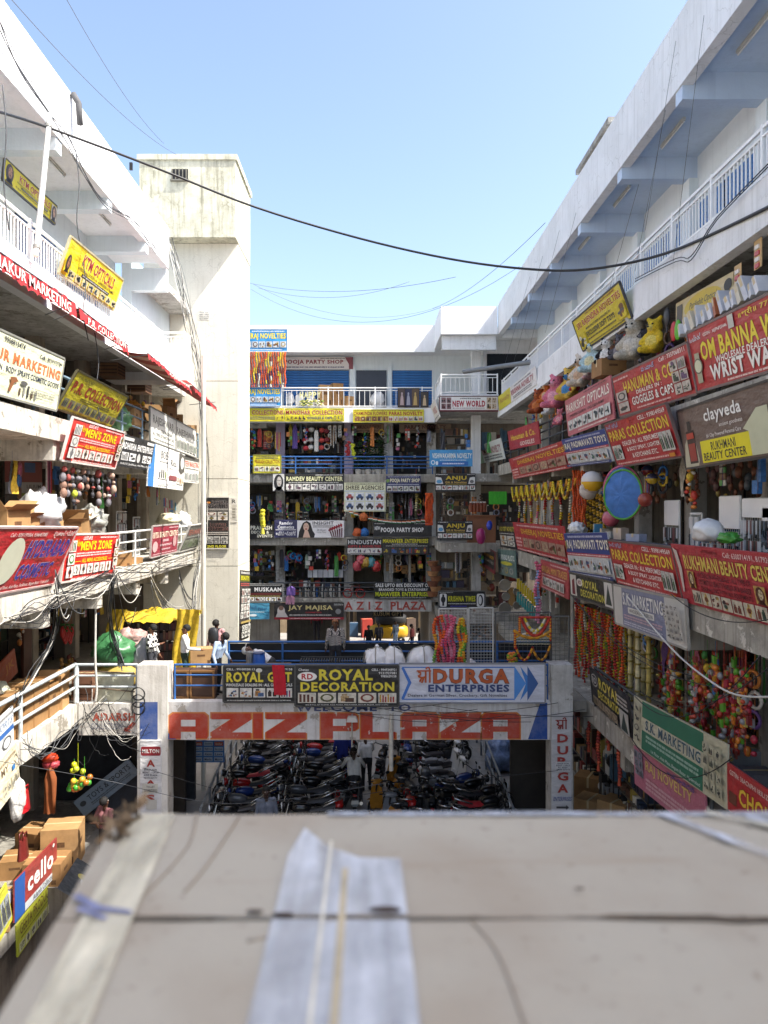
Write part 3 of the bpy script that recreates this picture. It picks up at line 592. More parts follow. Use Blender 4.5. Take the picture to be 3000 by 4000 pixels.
S.text('KRISHNA TIMES', .2, .38, .79, .72, 'c9c82a', .06).fine(.2, .2, .8, .3, 'd8d8d2').rect(.02, .06, .17, .86, 'e2e2de', r=.2).oval(.095, .5, .05, .2, '1b1b1e').rect(.075, .12, .115, .82, '1b1b1e').rect(.82, .06, .98, .86, 'e2e2de', r=.2).oval(.9, .46, .055, .34, '2b2b2e').oval(.89, .46, .035, .26, 'e2e2de').rect(.25, .05, .6, .13, '3a3a8a').fine(.02, .9, .3, .97, 'c8c8c2')
S = bsign('dark fascia board with cream letters at the street passage', 1455, 2386, 1575, 2410, '241f1c', Y=43.1, group=G); S.text('KUSUM GIFT', .04, .15, .96, .9, 'efd9a8', .05)
# painted lettering of the back beam
o_ = BW
def painted(bld, t, x0, y0, x1, y1, Y, col, bold=.06, out=None):
    for c, b, dz, e in (((out, bold+.04, .004, .012),) if out else ())+((col, bold, .007, 0),):
        q = bpy.data.objects.new('painted_lettering', bpy.data.meshes.new('l')); q.data.materials.append(PAINT(c)); COL.objects.link(q); q.parent = bld
        po = ORG[bld]; q.matrix_local = Matrix.Translation(V((0, Y-dz, 0))-po) @ Matrix.Rotation(math.pi/2, 4, 'X')
        TEXTQ.append((t, b, q, (bx(x0, Y)-e, by(y1, Y)-e, bx(x1, Y)+e, by(y0, Y)+e), 0, 0))
_pc = {}
def PAINT(c):       # hand-painted lettering with flaked spots
    if c not in _pc: _pc[c] = wall_mat(c, 'b0a298', .35, 2.5, False, peel='c2bdb4', peel_at=.625)
    return _pc[c]
painted(BW, 'A Z I Z  PLAZA', 1345, 2350, 1665, 2382, YB-.06, 'a53a2c', .05)
# --- bridge
G = 'signboards on the bridge'
S = bsign('black signboard on the bridge with a red cloth over it', 874, 2603, 1150, 2742, '15161a', Y=YF-.1, group=G, frame='4a4a48')
S.text('ROYAL GIFT', .04, .56, .96, .84, 'd9c93a', .05, out='8a7a2a').text('WHOLESALE DEALERS IN : ALL GIFT ARTICALS', .03, .44, .97, .52, 'e6e6e2', .03).text('CELL : 99100028113', .04, .89, .44, .95, 'e6e6e2', .02).text('9985629158', .72, .89, .97, .95, 'e6e6e2', .02).oval(.5, .89, .045, .06, 'c9c9c4').pics(.03, .12, .98, .41, 5, bgc='dcdad4', cols=('4a6a9a', '2a1a18', 'c08a4a', 'a04a6a'), seed=9).fine(.05, .03, .95, .08, 'c8c8c2')
S = bsign('black signboard in the middle of the bridge with yellow lettering and round badge', 1154, 2600, 1556, 2757, '14151a', Y=YF-.14, group=G, frame='4a4a48')
S.text('ROYAL', .23, .63, .75, .91, 'd9c93a', .05, out='7a6a1a').text('DECORATION', .05, .36, .96, .59, 'd9c93a', .05, out='7a6a1a').oval(.115, .73, .095, .115, 'e6e4de').oval(.115, .73, .085, .1, 'f0eee8').text('RD', .06, .66, .17, .8, 'b3202a', .05).text('Chetan', .03, .87, .13, .93, 'e6e6e2', .02).text('CELL : 9949348921', .74, .87, .98, .93, 'e6e6e2', .03).text('9121927081', .81, .79, .98, .85, 'e6e6e2', .03).text('9985629158', .83, .71, .98, .77, 'e6e6e2', .03)
for i, (c, k) in enumerate(((('6a3a2a', '8a3040', '5a4a2a'), 'bars'), (('5a5a2a', 'b0a04a', '6a3a2a'), 'ring'), (('8a5a3a', 'c0a070', '5a3a2a'), 'box'), (('c9b83a', '8a3a2a', '7a8a2a'), 'ring'), (('b03a2c', 'c98a2a', 'd8a83a'), 'bars'))): S.pic(.025+i*.195, .08, .2+i*.195, .33, 'd9d3c4', c, 20+i, k)
S.text('#15-8-512, 1ST FLOOR, AZIZ PLAZA, FEELKHANA, BEGUM BAZAR, HYD-12 (TS)', .1, .015, .9, .055, 'd8d8d2', .01)
S = bsign('white and blue signboard with a blue arrow on the bridge', 1559, 2594, 2128, 2744, 'cdd0dc', Y=YF-.1, group=G, frame='8a8c94')
B3 = '3f74c4'
S.rect(.02, .9, .79, .93, B3).rect(.02, .07, .79, .1, B3).shape([(.015, .9), (.035, .9), (.085, .52), (.035, .1), (.015, .1), (.062, .52)], B3).shape([(.79, .95), (.87, .5), (.79, .05)], '4f8fd8').shape([(.83, .95), (.92, .5), (.83, .05), (.87, .5)], '3f7fc8').shape([(.88, .95), (.955, .5), (.88, .05)], '3a5f9a')
S.text('DURGA', .235, .5, .755, .87, 'b5562a', .07, out='3a2226').text('ENTERPRISES', .2, .28, .755, .47, '2f4172', .05, out='9aa0b4').text('Dealers in German Silver, Crockery, Gift Novelties', .06, .13, .74, .23, '26283a', .01)
def shree(S, u, v0, su, sv, col):      # the Devanagari greeting, drawn as strokes
    def st(pts, wd=.06):
        for (a, b), (c, d) in zip(pts, pts[1:]):
            ex, ey = (d-b), -(c-a); n_ = math.hypot(ex, ey) or 1; ex *= wd/n_; ey *= wd/n_
            S.shape([(u+su*(a-ex), v0+sv*(b-ey)), (u+su*(c-ex), v0+sv*(d-ey)), (u+su*(c+ex), v0+sv*(d+ey)), (u+su*(a+ex), v0+sv*(b+ey))], col, 'lettering')
    st([(.0, .78), (1, .78)], .045); st([(.62, .78), (.62, .05)]); st([(.9, .78), (.9, .05)]); st([(.9, .78), (.86, .98), (.72, 1), (.62, .9)], .05)
    st([(.1, .7), (.22, .72), (.28, .6), (.2, .5), (.08, .45)]); st([(.12, .45), (.34, .36), (.62, .42)]); st([(.36, .38), (.2, .12)]); st([(.5, .4), (.34, .05)])
shree(S, .12, .5, .1, .42, 'b5562a')
BLK = {'A': [[(0, 0), (.3, 0), (.3, .28), (.68, .28), (.68, 0), (1, 0), (1, .88), (.9, 1), (.1, 1), (0, .88)], [(.3, .48), (.68, .48), (.68, .74), (.3, .74)]],
       'Z': [[(0, 0), (1, 0), (1, .24), (.5, .24), (1, .74), (1, 1), (0, 1), (0, .76), (.5, .76), (0, .26)]], 'I': [[(.1, 0), (.9, 0), (.9, 1), (.1, 1)]],
       'P': [[(0, 0), (.33, 0), (.33, .3), (.9, .3), (1, .4), (1, .88), (.9, 1), (0, 1)], [(.33, .5), (.68, .5), (.68, .78), (.33, .78)]], 'L': [[(0, 0), (1, 0), (1, .26), (.34, .26), (.34, 1), (0, 1)]]}
for ch, x0, x1 in (('A', 662, 812), ('Z', 826, 980), ('I', 985, 1030), ('Z', 1040, 1195), ('P', 1253, 1398), ('L', 1410, 1545), ('A', 1568, 1712), ('Z', 1722, 1876), ('A', 1882, 2030)):
    for e, dz, cc in ((5, .005, 'c8782e'), (0, .009, 'b23a24')):
        for k, poly in enumerate(BLK[ch]):
            ee = e if k == 0 else -e; a0, a1, b0, b1 = x0-ee, x1+ee, 2884+ee, 2786-ee
            if k == 1:
                cu, cv = .5*(x0+x1), 0
            w_, h_ = x1-x0, 98
            if k == 0: pts = [(a0+(a1-a0)*p, b0+(b1-b0)*q) for p, q in poly]
            else:
                us = [p for p, q in poly]; vs_ = [q for p, q in poly]; pts = [(x0+w_*p+(e if p == min(us) else -e), 2884-h_*q+(-e if q == min(vs_) else e)) for p, q in poly]
            mt = PAINT(cc) if k == 0 else beam_m
            MB().poly([onY(a_, b_, YF)+V((0, -dz-.001*k*1.5, 0)) for a_, b_ in pts]).build('painted_letter' if k == 0 else 'letter_counter', mt, BR)
painted(BR, 'WELCOME  TO', 1155, 2750, 1605, 2778, YF, '3a4a7c', .05)
painted(BR, 'ADARSH', 362, 2784, 528, 2816, YF, 'b5523c', .06)
painted(BR, 'COLLECTION', 356, 2824, 478, 2848, YF, '8a8c98', .02)
blue_p = wall_mat('2c4f94', 'b8b4ac', .35, 2.2, False, peel='27488a')
for pts, nm in (([(2062, 2888), (2110, 2745), (2138, 2745), (2138, 2888)], 'painted_blue_end'), ([(630, 2888), (628, 2840), (690, 2888)], 'painted_blue_corner')):
    q = MB(); q.poly([onY(a, b, YF)+V((0, -.006, 0)) for a, b in pts]); q.build(nm, blue_p, BR)
MB().poly([onY(a, b, YF-.06)+V((0, -.006, 0)) for a, b in ((547, 2888), (616, 2888), (616, 2742), (547, 2742))]).build('painted_blue_patch', blue_p, BR)
MB().poly([onY(a, b, YF)+V((0, -.008, 0)) for a, b in ((482, 2858), (488, 2838), (494, 2844), (520, 2818), (532, 2826), (506, 2854), (514, 2860))]).build('painted_arrow', PAINT('a5402f'), BR)
S = bsign('tall narrow white sign on the left bridge column, red badge on top', 548, 2892, 630, 3235, 'd9d9db', Y=YF-.09, group=G)
S.rect(.03, .825, .97, .93, '8c2630', r=.2).text('MILTON', .1, .855, .9, .9, 'ece8e4', .03).text('A', .3, .7, .7, .78, 'a03028', .06).text('SHOP FOR', .18, .655, .8, .675, '26283a', .03).text('RENT / SALE', .12, .625, .88, .645, '26283a', .03).text('AZIZ PLAZA', .17, .595, .82, .615, '26283a', .03).text('9849040977', .17, .565, .82, .582, '26283a', .02).text('A', .3, .5, .7, .55, 'a03028', .06).rect(.1, .4, .85, .51, 'c9c7be').text('TO-LET', .3, .46, .7, .485, '55534c', .02).fine(.2, .41, .8, .45, '55534c', 2).text('S', .25, .31, .7, .385, '9a3a30', .06).rect(.3, .22, .8, .33, 'c4c2bb').text('COLLECTION', .04, .03, .96, .1, '26283a', .03)
S = bsign('narrow lettering panel on the right bridge column with a small arrow', 2156, 2790, 2232, 3180, 'b9b9bb', Y=YF-.085, group=G)
shree(S, .18, .845, .6, .12, '8c3a34')
for t, v_ in (('D', .72), ('U', .6), ('R', .49), ('G', .34), ('A', .22)): S.text(t, .26, v_, .82, v_+.085, '983a34', .06)
S.rect(.16, .43, .92, .53, 'c6c6c6').text('SHOP FOR', .25, .505, .85, .52, '26283a', .02).text('RENT / SALE', .2, .485, .9, .5, '26283a', .02).text('RS. 8000/-', .3, .465, .8, .48, '26283a', .02).text('AMAR ESTATE', .2, .445, .9, .46, '26283a', .02).text('ENTERPRISES', .05, .14, .98, .18, '4a5a8a', .02, it=.2).shape([(.2, .085), (.7, .085), (.7, .1), (.85, .075), (.7, .05), (.7, .065), (.2, .065)], '3a3a3c')
S = bsign('blue board of brand name plates under the bridge', 752, 2893, 876, 2978, '3f6fae', Y=23.0, group=G)
for j, row in enumerate((('Cona', 'Godrej', 'Anchor'), ('Goch', 'Bigboss', 'Iccio'), ('Zuari', 'Alexia', 'Lava'), ('Finico', 'Media', 'Matrix'))):
    for i, t in enumerate(row): S.rect(.03+i*.33, .77-j*.23, .31+i*.33, .95-j*.23, 'a8503a' if j == 0 and i != 1 else 'a9b6c8').text(t, .06+i*.33, .8-j*.23, .28+i*.33, .91-j*.23, 'd8d0c8' if j == 0 and i != 1 else '23283a', .02)
# --- right wing
G = 'signboards hung along the right wing'
RED = 'b02a30'
S = xsign('white signboard with yellow end hung on the far right railing', (1950, 1606), (2096, 1501), (1957, 1541), 'dcdad8', RX-.05, RX-.1, group=G)
S.rect(0, 0, .38, 1, 'c9bf2a').text('Novelty', .05, .3, .35, .75, 'a06a2a', .03, it=.2).text('KRISHNA NOVELTY', .4, .38, .95, .72, 'a02a34', .04).fine(.45, .1, .9, .3, '26283a', 2).fine(.5, .78, .9, .9, '26283a')
S = xsign('yellow soft-toy signboard jutting from the right upper railing', (2277, 1371), (2467, 1241), (2250, 1247), 'd3c11e', RX-.05, RX-.32, group=G, frame='3a3a3c')
S.text('SRI RAJENDRA NOVELTIES', .06, .6, .96, .85, 'a02028', .04, out='efe9b8').text('MANUFACTURER & DEALERS IN :', .22, .5, .75, .57, '26283a', .02).text('EXCLUSIVE SOFT TOYS', .2, .28, .78, .44, '26283a', .05).fine(.2, .16, .78, .24, '26283a').fine(.1, .03, .92, .1, '26283a').fine(.3, .9, .9, .97, '7a2028').pic(.02, .05, .18, .5, 'd3c11e', ('8a3a20', '26262a', 'e8e6e0'), 3, 'blob').pic(.8, .12, .98, .55, 'd3c11e', ('8a5a2a', '5a5a6a', '7a4a20'), 5, 'blob')
S = xsign('pink opticals signboard with a row of glasses pictures', (2220, 1705), (2401, 1636), (2205, 1567), 'c06a74', RX+.0, RX-.1, group=G)
S.text('PARIKSHIT OPTICALS', .03, .62, .96, .86, 'e9e0d6', .04, out='6a2a34').text('WHOLESALE DEALERS IN : SUNGLASSES & FRAMES', .1, .48, .85, .55, '3a2a34', .015).pics(.03, .12, .98, .42, 8, bgc='dcdcd8', cols=('2a4a5a', '3a3a3c', '6a6a6c'), seed=2, kind='blob').fine(.3, .03, .9, .09, 'e9e0d6').fine(.5, .9, .95, .96, '3a2a34')
S = xsign('red signboard with yellow lettering and pictures of goggles', (2422, 1627), (2723, 1536), (2395, 1476), RED, RX+.0, RX-.18, group=G, frame='7a6a68')
S.text('HANUMAN & CO.', .15, .5, .83, .79, 'e0c23a', .04, out='5a1a18').text('DEALERS IN :', .32, .4, .66, .49, 'efeae4', .03).text('GOGGLES & CAPS', .24, .16, .78, .36, 'efeae4', .04, out='5a1a18').text('Cell : 7337068311', .68, .88, .97, .97, 'efeae4', .02).text('हनుమాన్'.replace('हन', 'హ'), .45, .84, .62, .95, '8ab4d8', .02).fine(.02, .86, .25, .93, 'efd0c8').fine(.3, .05, .75, .11, 'efd0c8').pics(.02, .05, .2, .6, 1, 2, bgc='c9c0b8', cols=('3a3a3c', '8a5a4a')).pics(.8, .08, .98, .8, 2, 3, bgc='c9beb4', cols=('3a5a3a', '3a3a3c', '6a4a7a'))
S = xsign('huge red watch signboard at the right edge, upper row', (2723, 1530), (3000, 1449), (2690, 1301), RED, RX+.0, RX-.18, ext=1.6, group=G, frame='7a6a68')
S.text('OM BANNA WATCH', .1, .46, .92, .77, 'e3cf2c', .05, out='6a4a18').text('WHOLESALE DEALERS IN :', .22, .35, .72, .46, 'efeae4', .035).text('WRIST WATCH', .16, .1, .82, .35, 'efeae4', .06, out='6a5a50').text('GSTIN : 36JPNPS5446', .15, .82, .36, .89, 'efeae4', .015).text('ఓం బన్నా వాచ్', .02, .82, .13, .92, 'cfe0ea', .02).text('॥श्री॥ 777', .46, .84, .7, .96, 'e3c83a', .03).fine(.3, .02, .8, .07, 'efd8d0').rect(.375, .78, .42, .98, 'c4c2b8')
S.rect(.045, .12, .09, .62, 'a9a68c').oval(.068, .4, .04, .13, '6a6a58').oval(.068, .4, .033, .105, 'd0d2b4')
S = xsign('brown cosmetics signboard with a bottle and yellow panel', (2681, 1829), (3000, 1781), (2690, 1594), '6b5850', RX+.1, RX-.06, ext=1.0, group=G, frame='3a3432')
S.shape([(0, 0), (.14, 0), (.16, .1), (.14, .5), (.1, .62), (.03, .4)], 'b9b49c').rect(.06, .06, .145, .62, '3a2422').rect(.068, .1, .137, .4, '9a3a30').rect(.085, .62, .12, .78, '2a2224').rect(.065, .48, .14, .58, 'b8402c').text('clayveda', .27, .64, .6, .9, 'f0eeea', .03).text('ancient goodness', .4, .55, .6, .63, 'e6e0da', .01).text('#1 Clay Powered Personal Care', .27, .42, .58, .5, 'e6e0da', .01).rect(.2, .04, .64, .4, 'e6d81e').text('RUKHMANI', .3, .22, .52, .36, '34302a', .02).text('BEAUTY CENTER', .22, .07, .6, .2, '34302a', .02).shape([(.6, .45), (.72, .7), (.8, .7), (.8, .04), (.64, .04), (.64, .4)], 'c4c6a8')
S = xsign('red perfume signboard leaning out on the right, upper row', (2413, 1823), (2666, 1781), (2365, 1660), RED, RX+.04, RX-.26, group=G, frame='6a5a58')
def paras(S):
    S.text('PARAS COLLECTION', .03, .58, .96, .82, 'e3c63a', .04, out='5a1a18').text('DEALER IN : ALL PERFUMES', .22, .43, .78, .53, 'efeae4', .025).text('& BODY SPRAY, LIGHTER', .27, .28, .78, .38, 'efeae4', .025).text('& KEYCHAINS ETC.', .33, .14, .73, .24, 'efeae4', .025).text('CELL : 9398149569', .58, .87, .97, .96, 'efeae4', .02).text('పారస్ కలెక్షన్', .02, .86, .25, .97, '8ab4d8', .02).oval(.43, .92, .025, .04, 'c84a3a').fine(.05, .03, .85, .09, 'efd0c8').pics(.03, .13, .2, .5, 2, bgc='d6d6d0', cols=('2a6a50', '2a2a2c')).pics(.8, .13, .98, .55, 3, bgc='cfcfca', cols=('2a2a2c', '3a6a3a'), kind='bottles').rect(.88, .03, .95, .1, 'd08a2a')
paras(S)
S = xsign('red perfume signboard on the second floor railing, lower row', (2410, 2277), (2669, 2350), (2373, 2112), RED, RX-.02, RX-.22, group=G, frame='6a5a58'); paras(S)
def padma(S):
    S.rect(0, .5, 1, 1, '2f3f86').text('RAJ PADMAVATI TOYS', .05, .57, .98, .84, 'e2ded0', .05, out='8a7a50').text('॥', .01, .6, .035, .82, 'd9c93a', .03).fine(.1, .88, .9, .96, 'c8cce0').rect(0, .46, 1, .53, 'b8424c').fine(.05, .47, .95, .52, 'f0d8d8').pics(.02, .1, .98, .44, 7, bgc='cfd3d6', cols=('3a5a8a', 'b03a3a', '3a3a3c', 'c98a3a', '4a7a5a'), seed=8, kind='blob').rect(0, 0, 1, .08, '3a4478').fine(.05, .02, .95, .06, 'c8cce0')
S = xsign('blue and white toy signboard in the upper row over orange garlands', (2223, 1823), (2398, 1802), (2199, 1717), 'cfd3d6', RX+.0, RX-.22, group=G); padma(S)
S = xsign('blue and white toy signboard in the lower row on the railing', (2229, 2238), (2404, 2268), (2208, 2084), 'cfd3d6', RX-.02, RX-.2, group=G); padma(S)
def dheer(S):
    S.text('DHEERAJ NOVELTIES', .18, .56, .97, .8, 'dfae2c', .04, out='6a1a18').fine(.1, .86, .9, .95, 'e8c8c4').fine(.02, .12, .15, .5, 'e8c8c4', 3).pics(.18, .14, .98, .5, 6, bgc='b08a78', cols=('8a3a2a', '4a6a2a', 'c9b08a', '5a3a2a'), seed=4).fine(.05, .02, .95, .1, 'e8c8c4')
S = xsign('red novelties signboard above the row of yellow festoons', (2007, 1872), (2231, 1828), (1982, 1796), 'b03030', RX+.0, RX-.2, group=G); dheer(S)
S = xsign('red novelties signboard on the railing below the yellow festoons', (2021, 2145), (2227, 2200), (1995, 2039), 'b02c34', RX-.02, RX-.2, group=G); dheer(S)
S = xsign('red signboard half covered by hanging trousers', (1992, 1758), (2111, 1733), (1982, 1686), 'a82a36', RX+.0, RX-.1, group=G); S.text('Hanuman & Co.', .1, .45, .9, .75, 'e0c23a', .04).text('GOGGLES', .4, .1, .85, .3, 'e8dcd0', .03)
S = xsign('white and green signboard projecting at the far right corner', (1851, 1817), (1973, 1792), (1849, 1750), 'cdd2cc', RX-.1, RX-.3, group=G); S.rect(0, 0, .4, 1, '9ab89a').text('KRISHNA NOVELTY', .42, .4, .96, .75, '8c2a34', .04).fine(.45, .08, .95, .34, '3a3a3c', 2)
S = xsign('yellow opticals board on the inner wall at upper right', (2639, 1289), (2862, 1181), (2639, 1187), 'c4b68e', 5.72, group=G)
S.oval(.5, .55, .33, .4, 'c9b13a').text('Parikshit Opticals', .27, .42, .78, .72, '2a2622', .01, it=.35).text('Feelkhana Hyd.12 T.S.', .5, .16, .95, .28, '2a2622', .01).rect(.03, .1, .14, .85, '55504a').oval(.93, .65, .06, .2, '1c1a1a')
S = xsign('small black and yellow signboard left of the lower red novelties sign', (1955, 2136), (2019, 2147), (1941, 2042), '1d1d20', RX-.02, RX-.12, group=G); S.text('LADY GIFT NOVELTY', .05, .66, .95, .84, 'c9c03a', .03).pics(.05, .08, .95, .5, 2, 2, bgc='c9c6bc', cols=('c98a2a', '3a3a3c')).fine(.05, .54, .95, .6, 'd8d8d2')
S = xsign('faded red trader signboard hanging below the slab', (2111, 2292), (2221, 2342), (2113, 2185), 'a8383e', RX-.05, RX-.05, group=G); S.text('MANGAL MANI TRADER', .04, .58, .96, .82, 'd8a45a', .03, out='6a2024').fine(.4, .87, .95, .95, 'e0c0bc').fine(.1, .48, .9, .55, 'e0c0bc').pics(.1, .12, .9, .44, 6, bgc='cfcac2', cols=('3a3a3c', '6a6a5a')).fine(.1, .03, .9, .09, 'e0c0bc')
S = xsign('black decoration signboard with yellow lettering under the slab', (2232, 2325), (2401, 2383), (2229, 2238), '1b1a1a', RX-.06, RX-.1, group=G, frame='55504a')
S.oval(.25, .68, .075, .16, 'd8d4cc').text('RD', .21, .6, .29, .76, '8c2a30', .04).text('ROYAL', .32, .5, .68, .84, 'cfc34a', .04).text('DECORATION', .27, .12, .82, .42, 'cfc34a', .04).rect(.01, .05, .17, .95, 'c6c2ba').shape([(.05, .1), (.13, .1), (.12, .8), (.06, .7)], '7a2430').rect(.83, .04, .99, .96, 'cfccc6').shape([(.85, .12), (.97, .12), (.91, .9)], '2b3a34')
S = xsign('grey-blue wholesale signboard under the red perfume sign', (2404, 2431), (2687, 2536), (2410, 2289), '7c819c', RX-.06, RX-.1, group=G, frame='a09c94')
S.rect(0, 0, .14, 1, 'c4c2bc').rect(.76, 0, 1, 1, 'c6c4be').text('S.K. MARKETING', .16, .55, .74, .88, 'd9d8d6', .05, out='454a66').rect(.24, .37, .62, .52, 'd9d8d2').text('WHOLESALE DEALERS IN', .26, .4, .6, .49, '26283a', .03).fine(.17, .2, .72, .33, 'd8b4b8', 2).fine(.17, .05, .72, .16, 'd6d8e0', 2).pics(.78, .1, .99, .9, 4, 6, .3, 'c6c4be', ('4a4846', '6a6462', '8a8480'), 6)
S = xsign('wide red beauty signboard at the right edge, lower row', (2669, 2350), (3000, 2443), (2615, 2124), 'ac2e3a', RX-.02, RX-.24, ext=1.4, group=G)
S.text('RUKHMANI', .1, .6, .4, .84, 'd8c25a', .04, out='6a1a20').text('BEAUTY CENTRE', .42, .6, .84, .82, 'd8c25a', .04, out='6a1a20').text('Cell: 6300714191, 8179240395', .46, .86, .84, .95, 'e2ccc8', .015).text('श्री गणेशाय नमः'.replace('श्री', 'श्री'), .28, .88, .42, .96, '7a1a20', .02)
for i, t in enumerate(('WE DEAL IN WHOLESALE : ALL TYPE OF', 'COSMETICS BEAUTY PARLOUR & BARBER', 'CHAIR ALONG WITH ALL EQUIPMENTS')): S.text(t, .2+i*.01, .5-i*.11, .62, .58-i*.11, '4a1a20', .015)
S.shape([(.02, .95), (.06, .9), (.075, .6), (.055, .2), (.04, .2), (.045, .6), (.03, .85)], 'c9bcb4').pic(.12, .3, .18, .58, 'c0a050', ('6a3a2a', 'd8c8a0', '8a2a30'), 2, 'face').pics(.13, .05, .72, .28, 7, bgc='c9c0ac', cols=('3a5a4a', '3a2a2c', '8a4a3a', 'c9a850'), seed=3).pic(.66, .3, .73, .55, 'c0a050', ('6a3a2a', 'd8c8a0', '8a2a30'), 3, 'face')
S = xsign('black decoration banner slung along the right first floor railing', (2313, 2741), (2470, 2886), (2280, 2588), '16161a', RX-.06, RX-.14, group=G)
S.oval(.13, .72, .09, .17, 'b8b4ae').oval(.13, .72, .075, .14, '2a2426').text('RD', .08, .64, .18, .8, 'c8c4be', .03).text('ROYAL', .26, .6, .76, .9, 'c9b73a', .05).text('DECORATION', .22, .32, .82, .54, 'c9b73a', .05).pics(.06, .04, .72, .28, 4, bgc='9a8a72', cols=('6a5a3a', '3a2a20')).fine(.74, .6, .98, .9, 'c8c4be', 3).rect(.78, .02, .98, .55, 'b0aea8').shape([(.8, .05), (.96, .05), (.88, .52)], '2b3a34')
S = xsign('long green and cream banner slung along the right first floor railing', (2473, 2904), (2838, 3163), (2494, 2726), 'b9b59c', RX-.06, RX-.02, group=G)
S.rect(.12, .66, .8, .98, '2f6e54').rect(.12, .02, .8, .4, '2f6e54').text('S.K. MARKETING', .17, .44, .78, .64, '3d5a66', .05, out='d8d6c8').fine(.18, .2, .76, .36, 'a9c4b4', 2).text('1st Floor, Aziz Plaza, Begum Bazar, Hyderabad', .25, .05, .78, .13, 'c8d6cc', .01).pics(.01, .1, .11, .9, 1, 4, .2, 'b9b59c', ('4a4a3a', '3a3a3c')).pics(.82, .1, .99, .9, 3, 4, .3, 'b9b59c', ('3a4a3a', '3a3a3c'))
S = xsign('pink banner with gold lettering below the green banner', (2479, 3061), (2760, 3290), (2473, 2909), 'b0687c', RX+.0, RX-.0, group=G); S.text('RAJ NOVELTY', .2, .5, .85, .82, 'cfb46a', .04, out='6a2a34').fine(.2, .1, .8, .4, 'd8b8bc', 3).pics(.02, .3, .17, .95, 2, 3, bgc='8a8a94', cols=('3a3a44', '5a5a64')).text('రాజ్ నావెల్టీ', .55, .86, .9, .97, '3a4a8a', .02)
S = xsign('red banner with gold lettering at the lower right edge', (2841, 3160), (3000, 3290), (2850, 2985), 'a8282c', RX-.04, RX-.04, ext=2, group=G); S.text('CHOICE', .12, .3, .5, .66, 'd8b43a', .05, out='6a1a18').text('GSTIN: 36ACNPH1183L1ZB', .03, .8, .4, .9, 'd8c8bc', .015).rect(.02, .2, .1, .45, '6a3a2a')
S = xsign('small black and gold cosmetics sign projecting near the far corner', (1885, 2207), (1932, 2241), (1880, 2129), '1d1717', RX-.35, RX-.35, group=G, frame='6a2a28'); S.text('JAY MAHADEV', .1, .55, .95, .75, 'c9902a', .04).text('COSMETICS', .15, .36, .9, .48, 'b8b0a8', .03).rect(0, 0, 1, .14, '7a2428')
S = xsign('grey-green plastics sign hanging near the far right corner', (1948, 2241), (2017, 2261), (1941, 2144), '5f7a74', RX-.05, RX-.1, group=G); S.text('HYDERABAD PLASTIC', .05, .6, .95, .8, 'd8dcd6', .04).oval(.5, .48, .35, .07, 'c0b83a').pics(.08, .05, .92, .38, 3, bgc='7a8a84', cols=('c0a83a', '5a3a3a', 'b8b8b0'))
# --- left wing
G = 'signboards hung along the left wing'
S = xsign('yellow opticals board hung under the ceiling at upper left', (12, 702), (214, 877), (45, 642), 'd6c826', -7.3, -7.25, group=G, frame='4a4a46')
def ktm(S, pos):
    S.text('KTM OPTICALS', .26, .52, .86, .86, 'a02834', .04, out='efe9b0').text('WHOLESALE DEALERS IN : SUNGLASSES & FRAMES', .22, .4, .9, .48, '26262a', .01).rect(.3, .27, .82, .36, '2a2a2c').fine(.32, .285, .8, .345, 'd8d8d0').fine(.2, .14, .85, .22, '26262a')
    if pos: S.pic(.0, .05, .16, .97, 'd6c826', ('3a2a22', 'b0805c', '6a3a2a'), 2, 'face').pic(.88, .05, .995, .9, 'c9bfae', ('3a2a22', 'c09878', '8a2a30'), 3, 'face')
    else: S.pics(.1, .02, .98, .26, 8, bgc='d8d2a0', cols=('2a4a5a', '26262a', '6a6a6c'), kind='blob')
ktm(S, True)
S = xsign('bright yellow opticals signboard fixed to the left upper railing', (232, 1066), (443, 1211), (271, 919), 'f0dd20', LX+.05, LX+.3, group=G, frame='c9c4a0'); ktm(S, False)
S.pic(.0, .1, .08, .6, 'f0dd20', ('3a2a22', 'b0805c', '6a3a2a'), 2, 'face')
S = xsign('cream cosmetics signboard with orange lettering at the left edge', (0, 1542), (220, 1603), (0, 1289), 'e2e4c4', LX+.05, LX+.22, ext=-2.2, group=G, frame='8c8c84')
S.text('K. THAKUR MARKETING', .1, .56, .98, .74, 'd8794a', .04, out='5a3428').text('DEALERS IN : BODY SPRAYS COSMETIC GOODS', .3, .4, .98, .5, '2a3450', .025).text('Cell : 8919375789', .76, .82, .98, .9, '26283a', .02).text('9908815474', .45, .86, .62, .95, '26283a', .02)
for i in range(5): S.rect(.62+i*.035, .08, .635+i*.035, .2+.04*(i % 3), ['5a4a3a', '8a8a84', '3a3a3c'][i % 3])
S.shape([(.53, .34), (.58, .36), (.6, .3), (.57, .26), (.545, .1), (.53, .1), (.54, .27)], '8a5a3a').oval(.65, .3, .03, .04, '5a5a58').fine(.72, .15, .95, .28, '8a8a80', 3)
S = xsign('olive yellow signboard leaning on the left third floor railing', (220, 1594), (431, 1672), (298, 1446), 'c3b92a', LX+.02, LX+.45, group=G, frame='55503a')
S.text('P.R. COLLECTION', .05, .5, .96, .78, 'a83a34', .04, out='4a2a20').fine(.25, .36, .8, .46, '26262a', 2).pics(.02, .08, .98, .33, 10, bgc='8a8a6a', cols=('3a4a5a', '8a3040', '2a4a3a', '26262a'), kind='bottles').fine(.05, .01, .95, .06, '26262a').text('Cell : 9866767867', .03, .85, .28, .93, '26262a', .01).text('Cell: 9704575786', .72, .85, .97, .93, '26262a', .01)
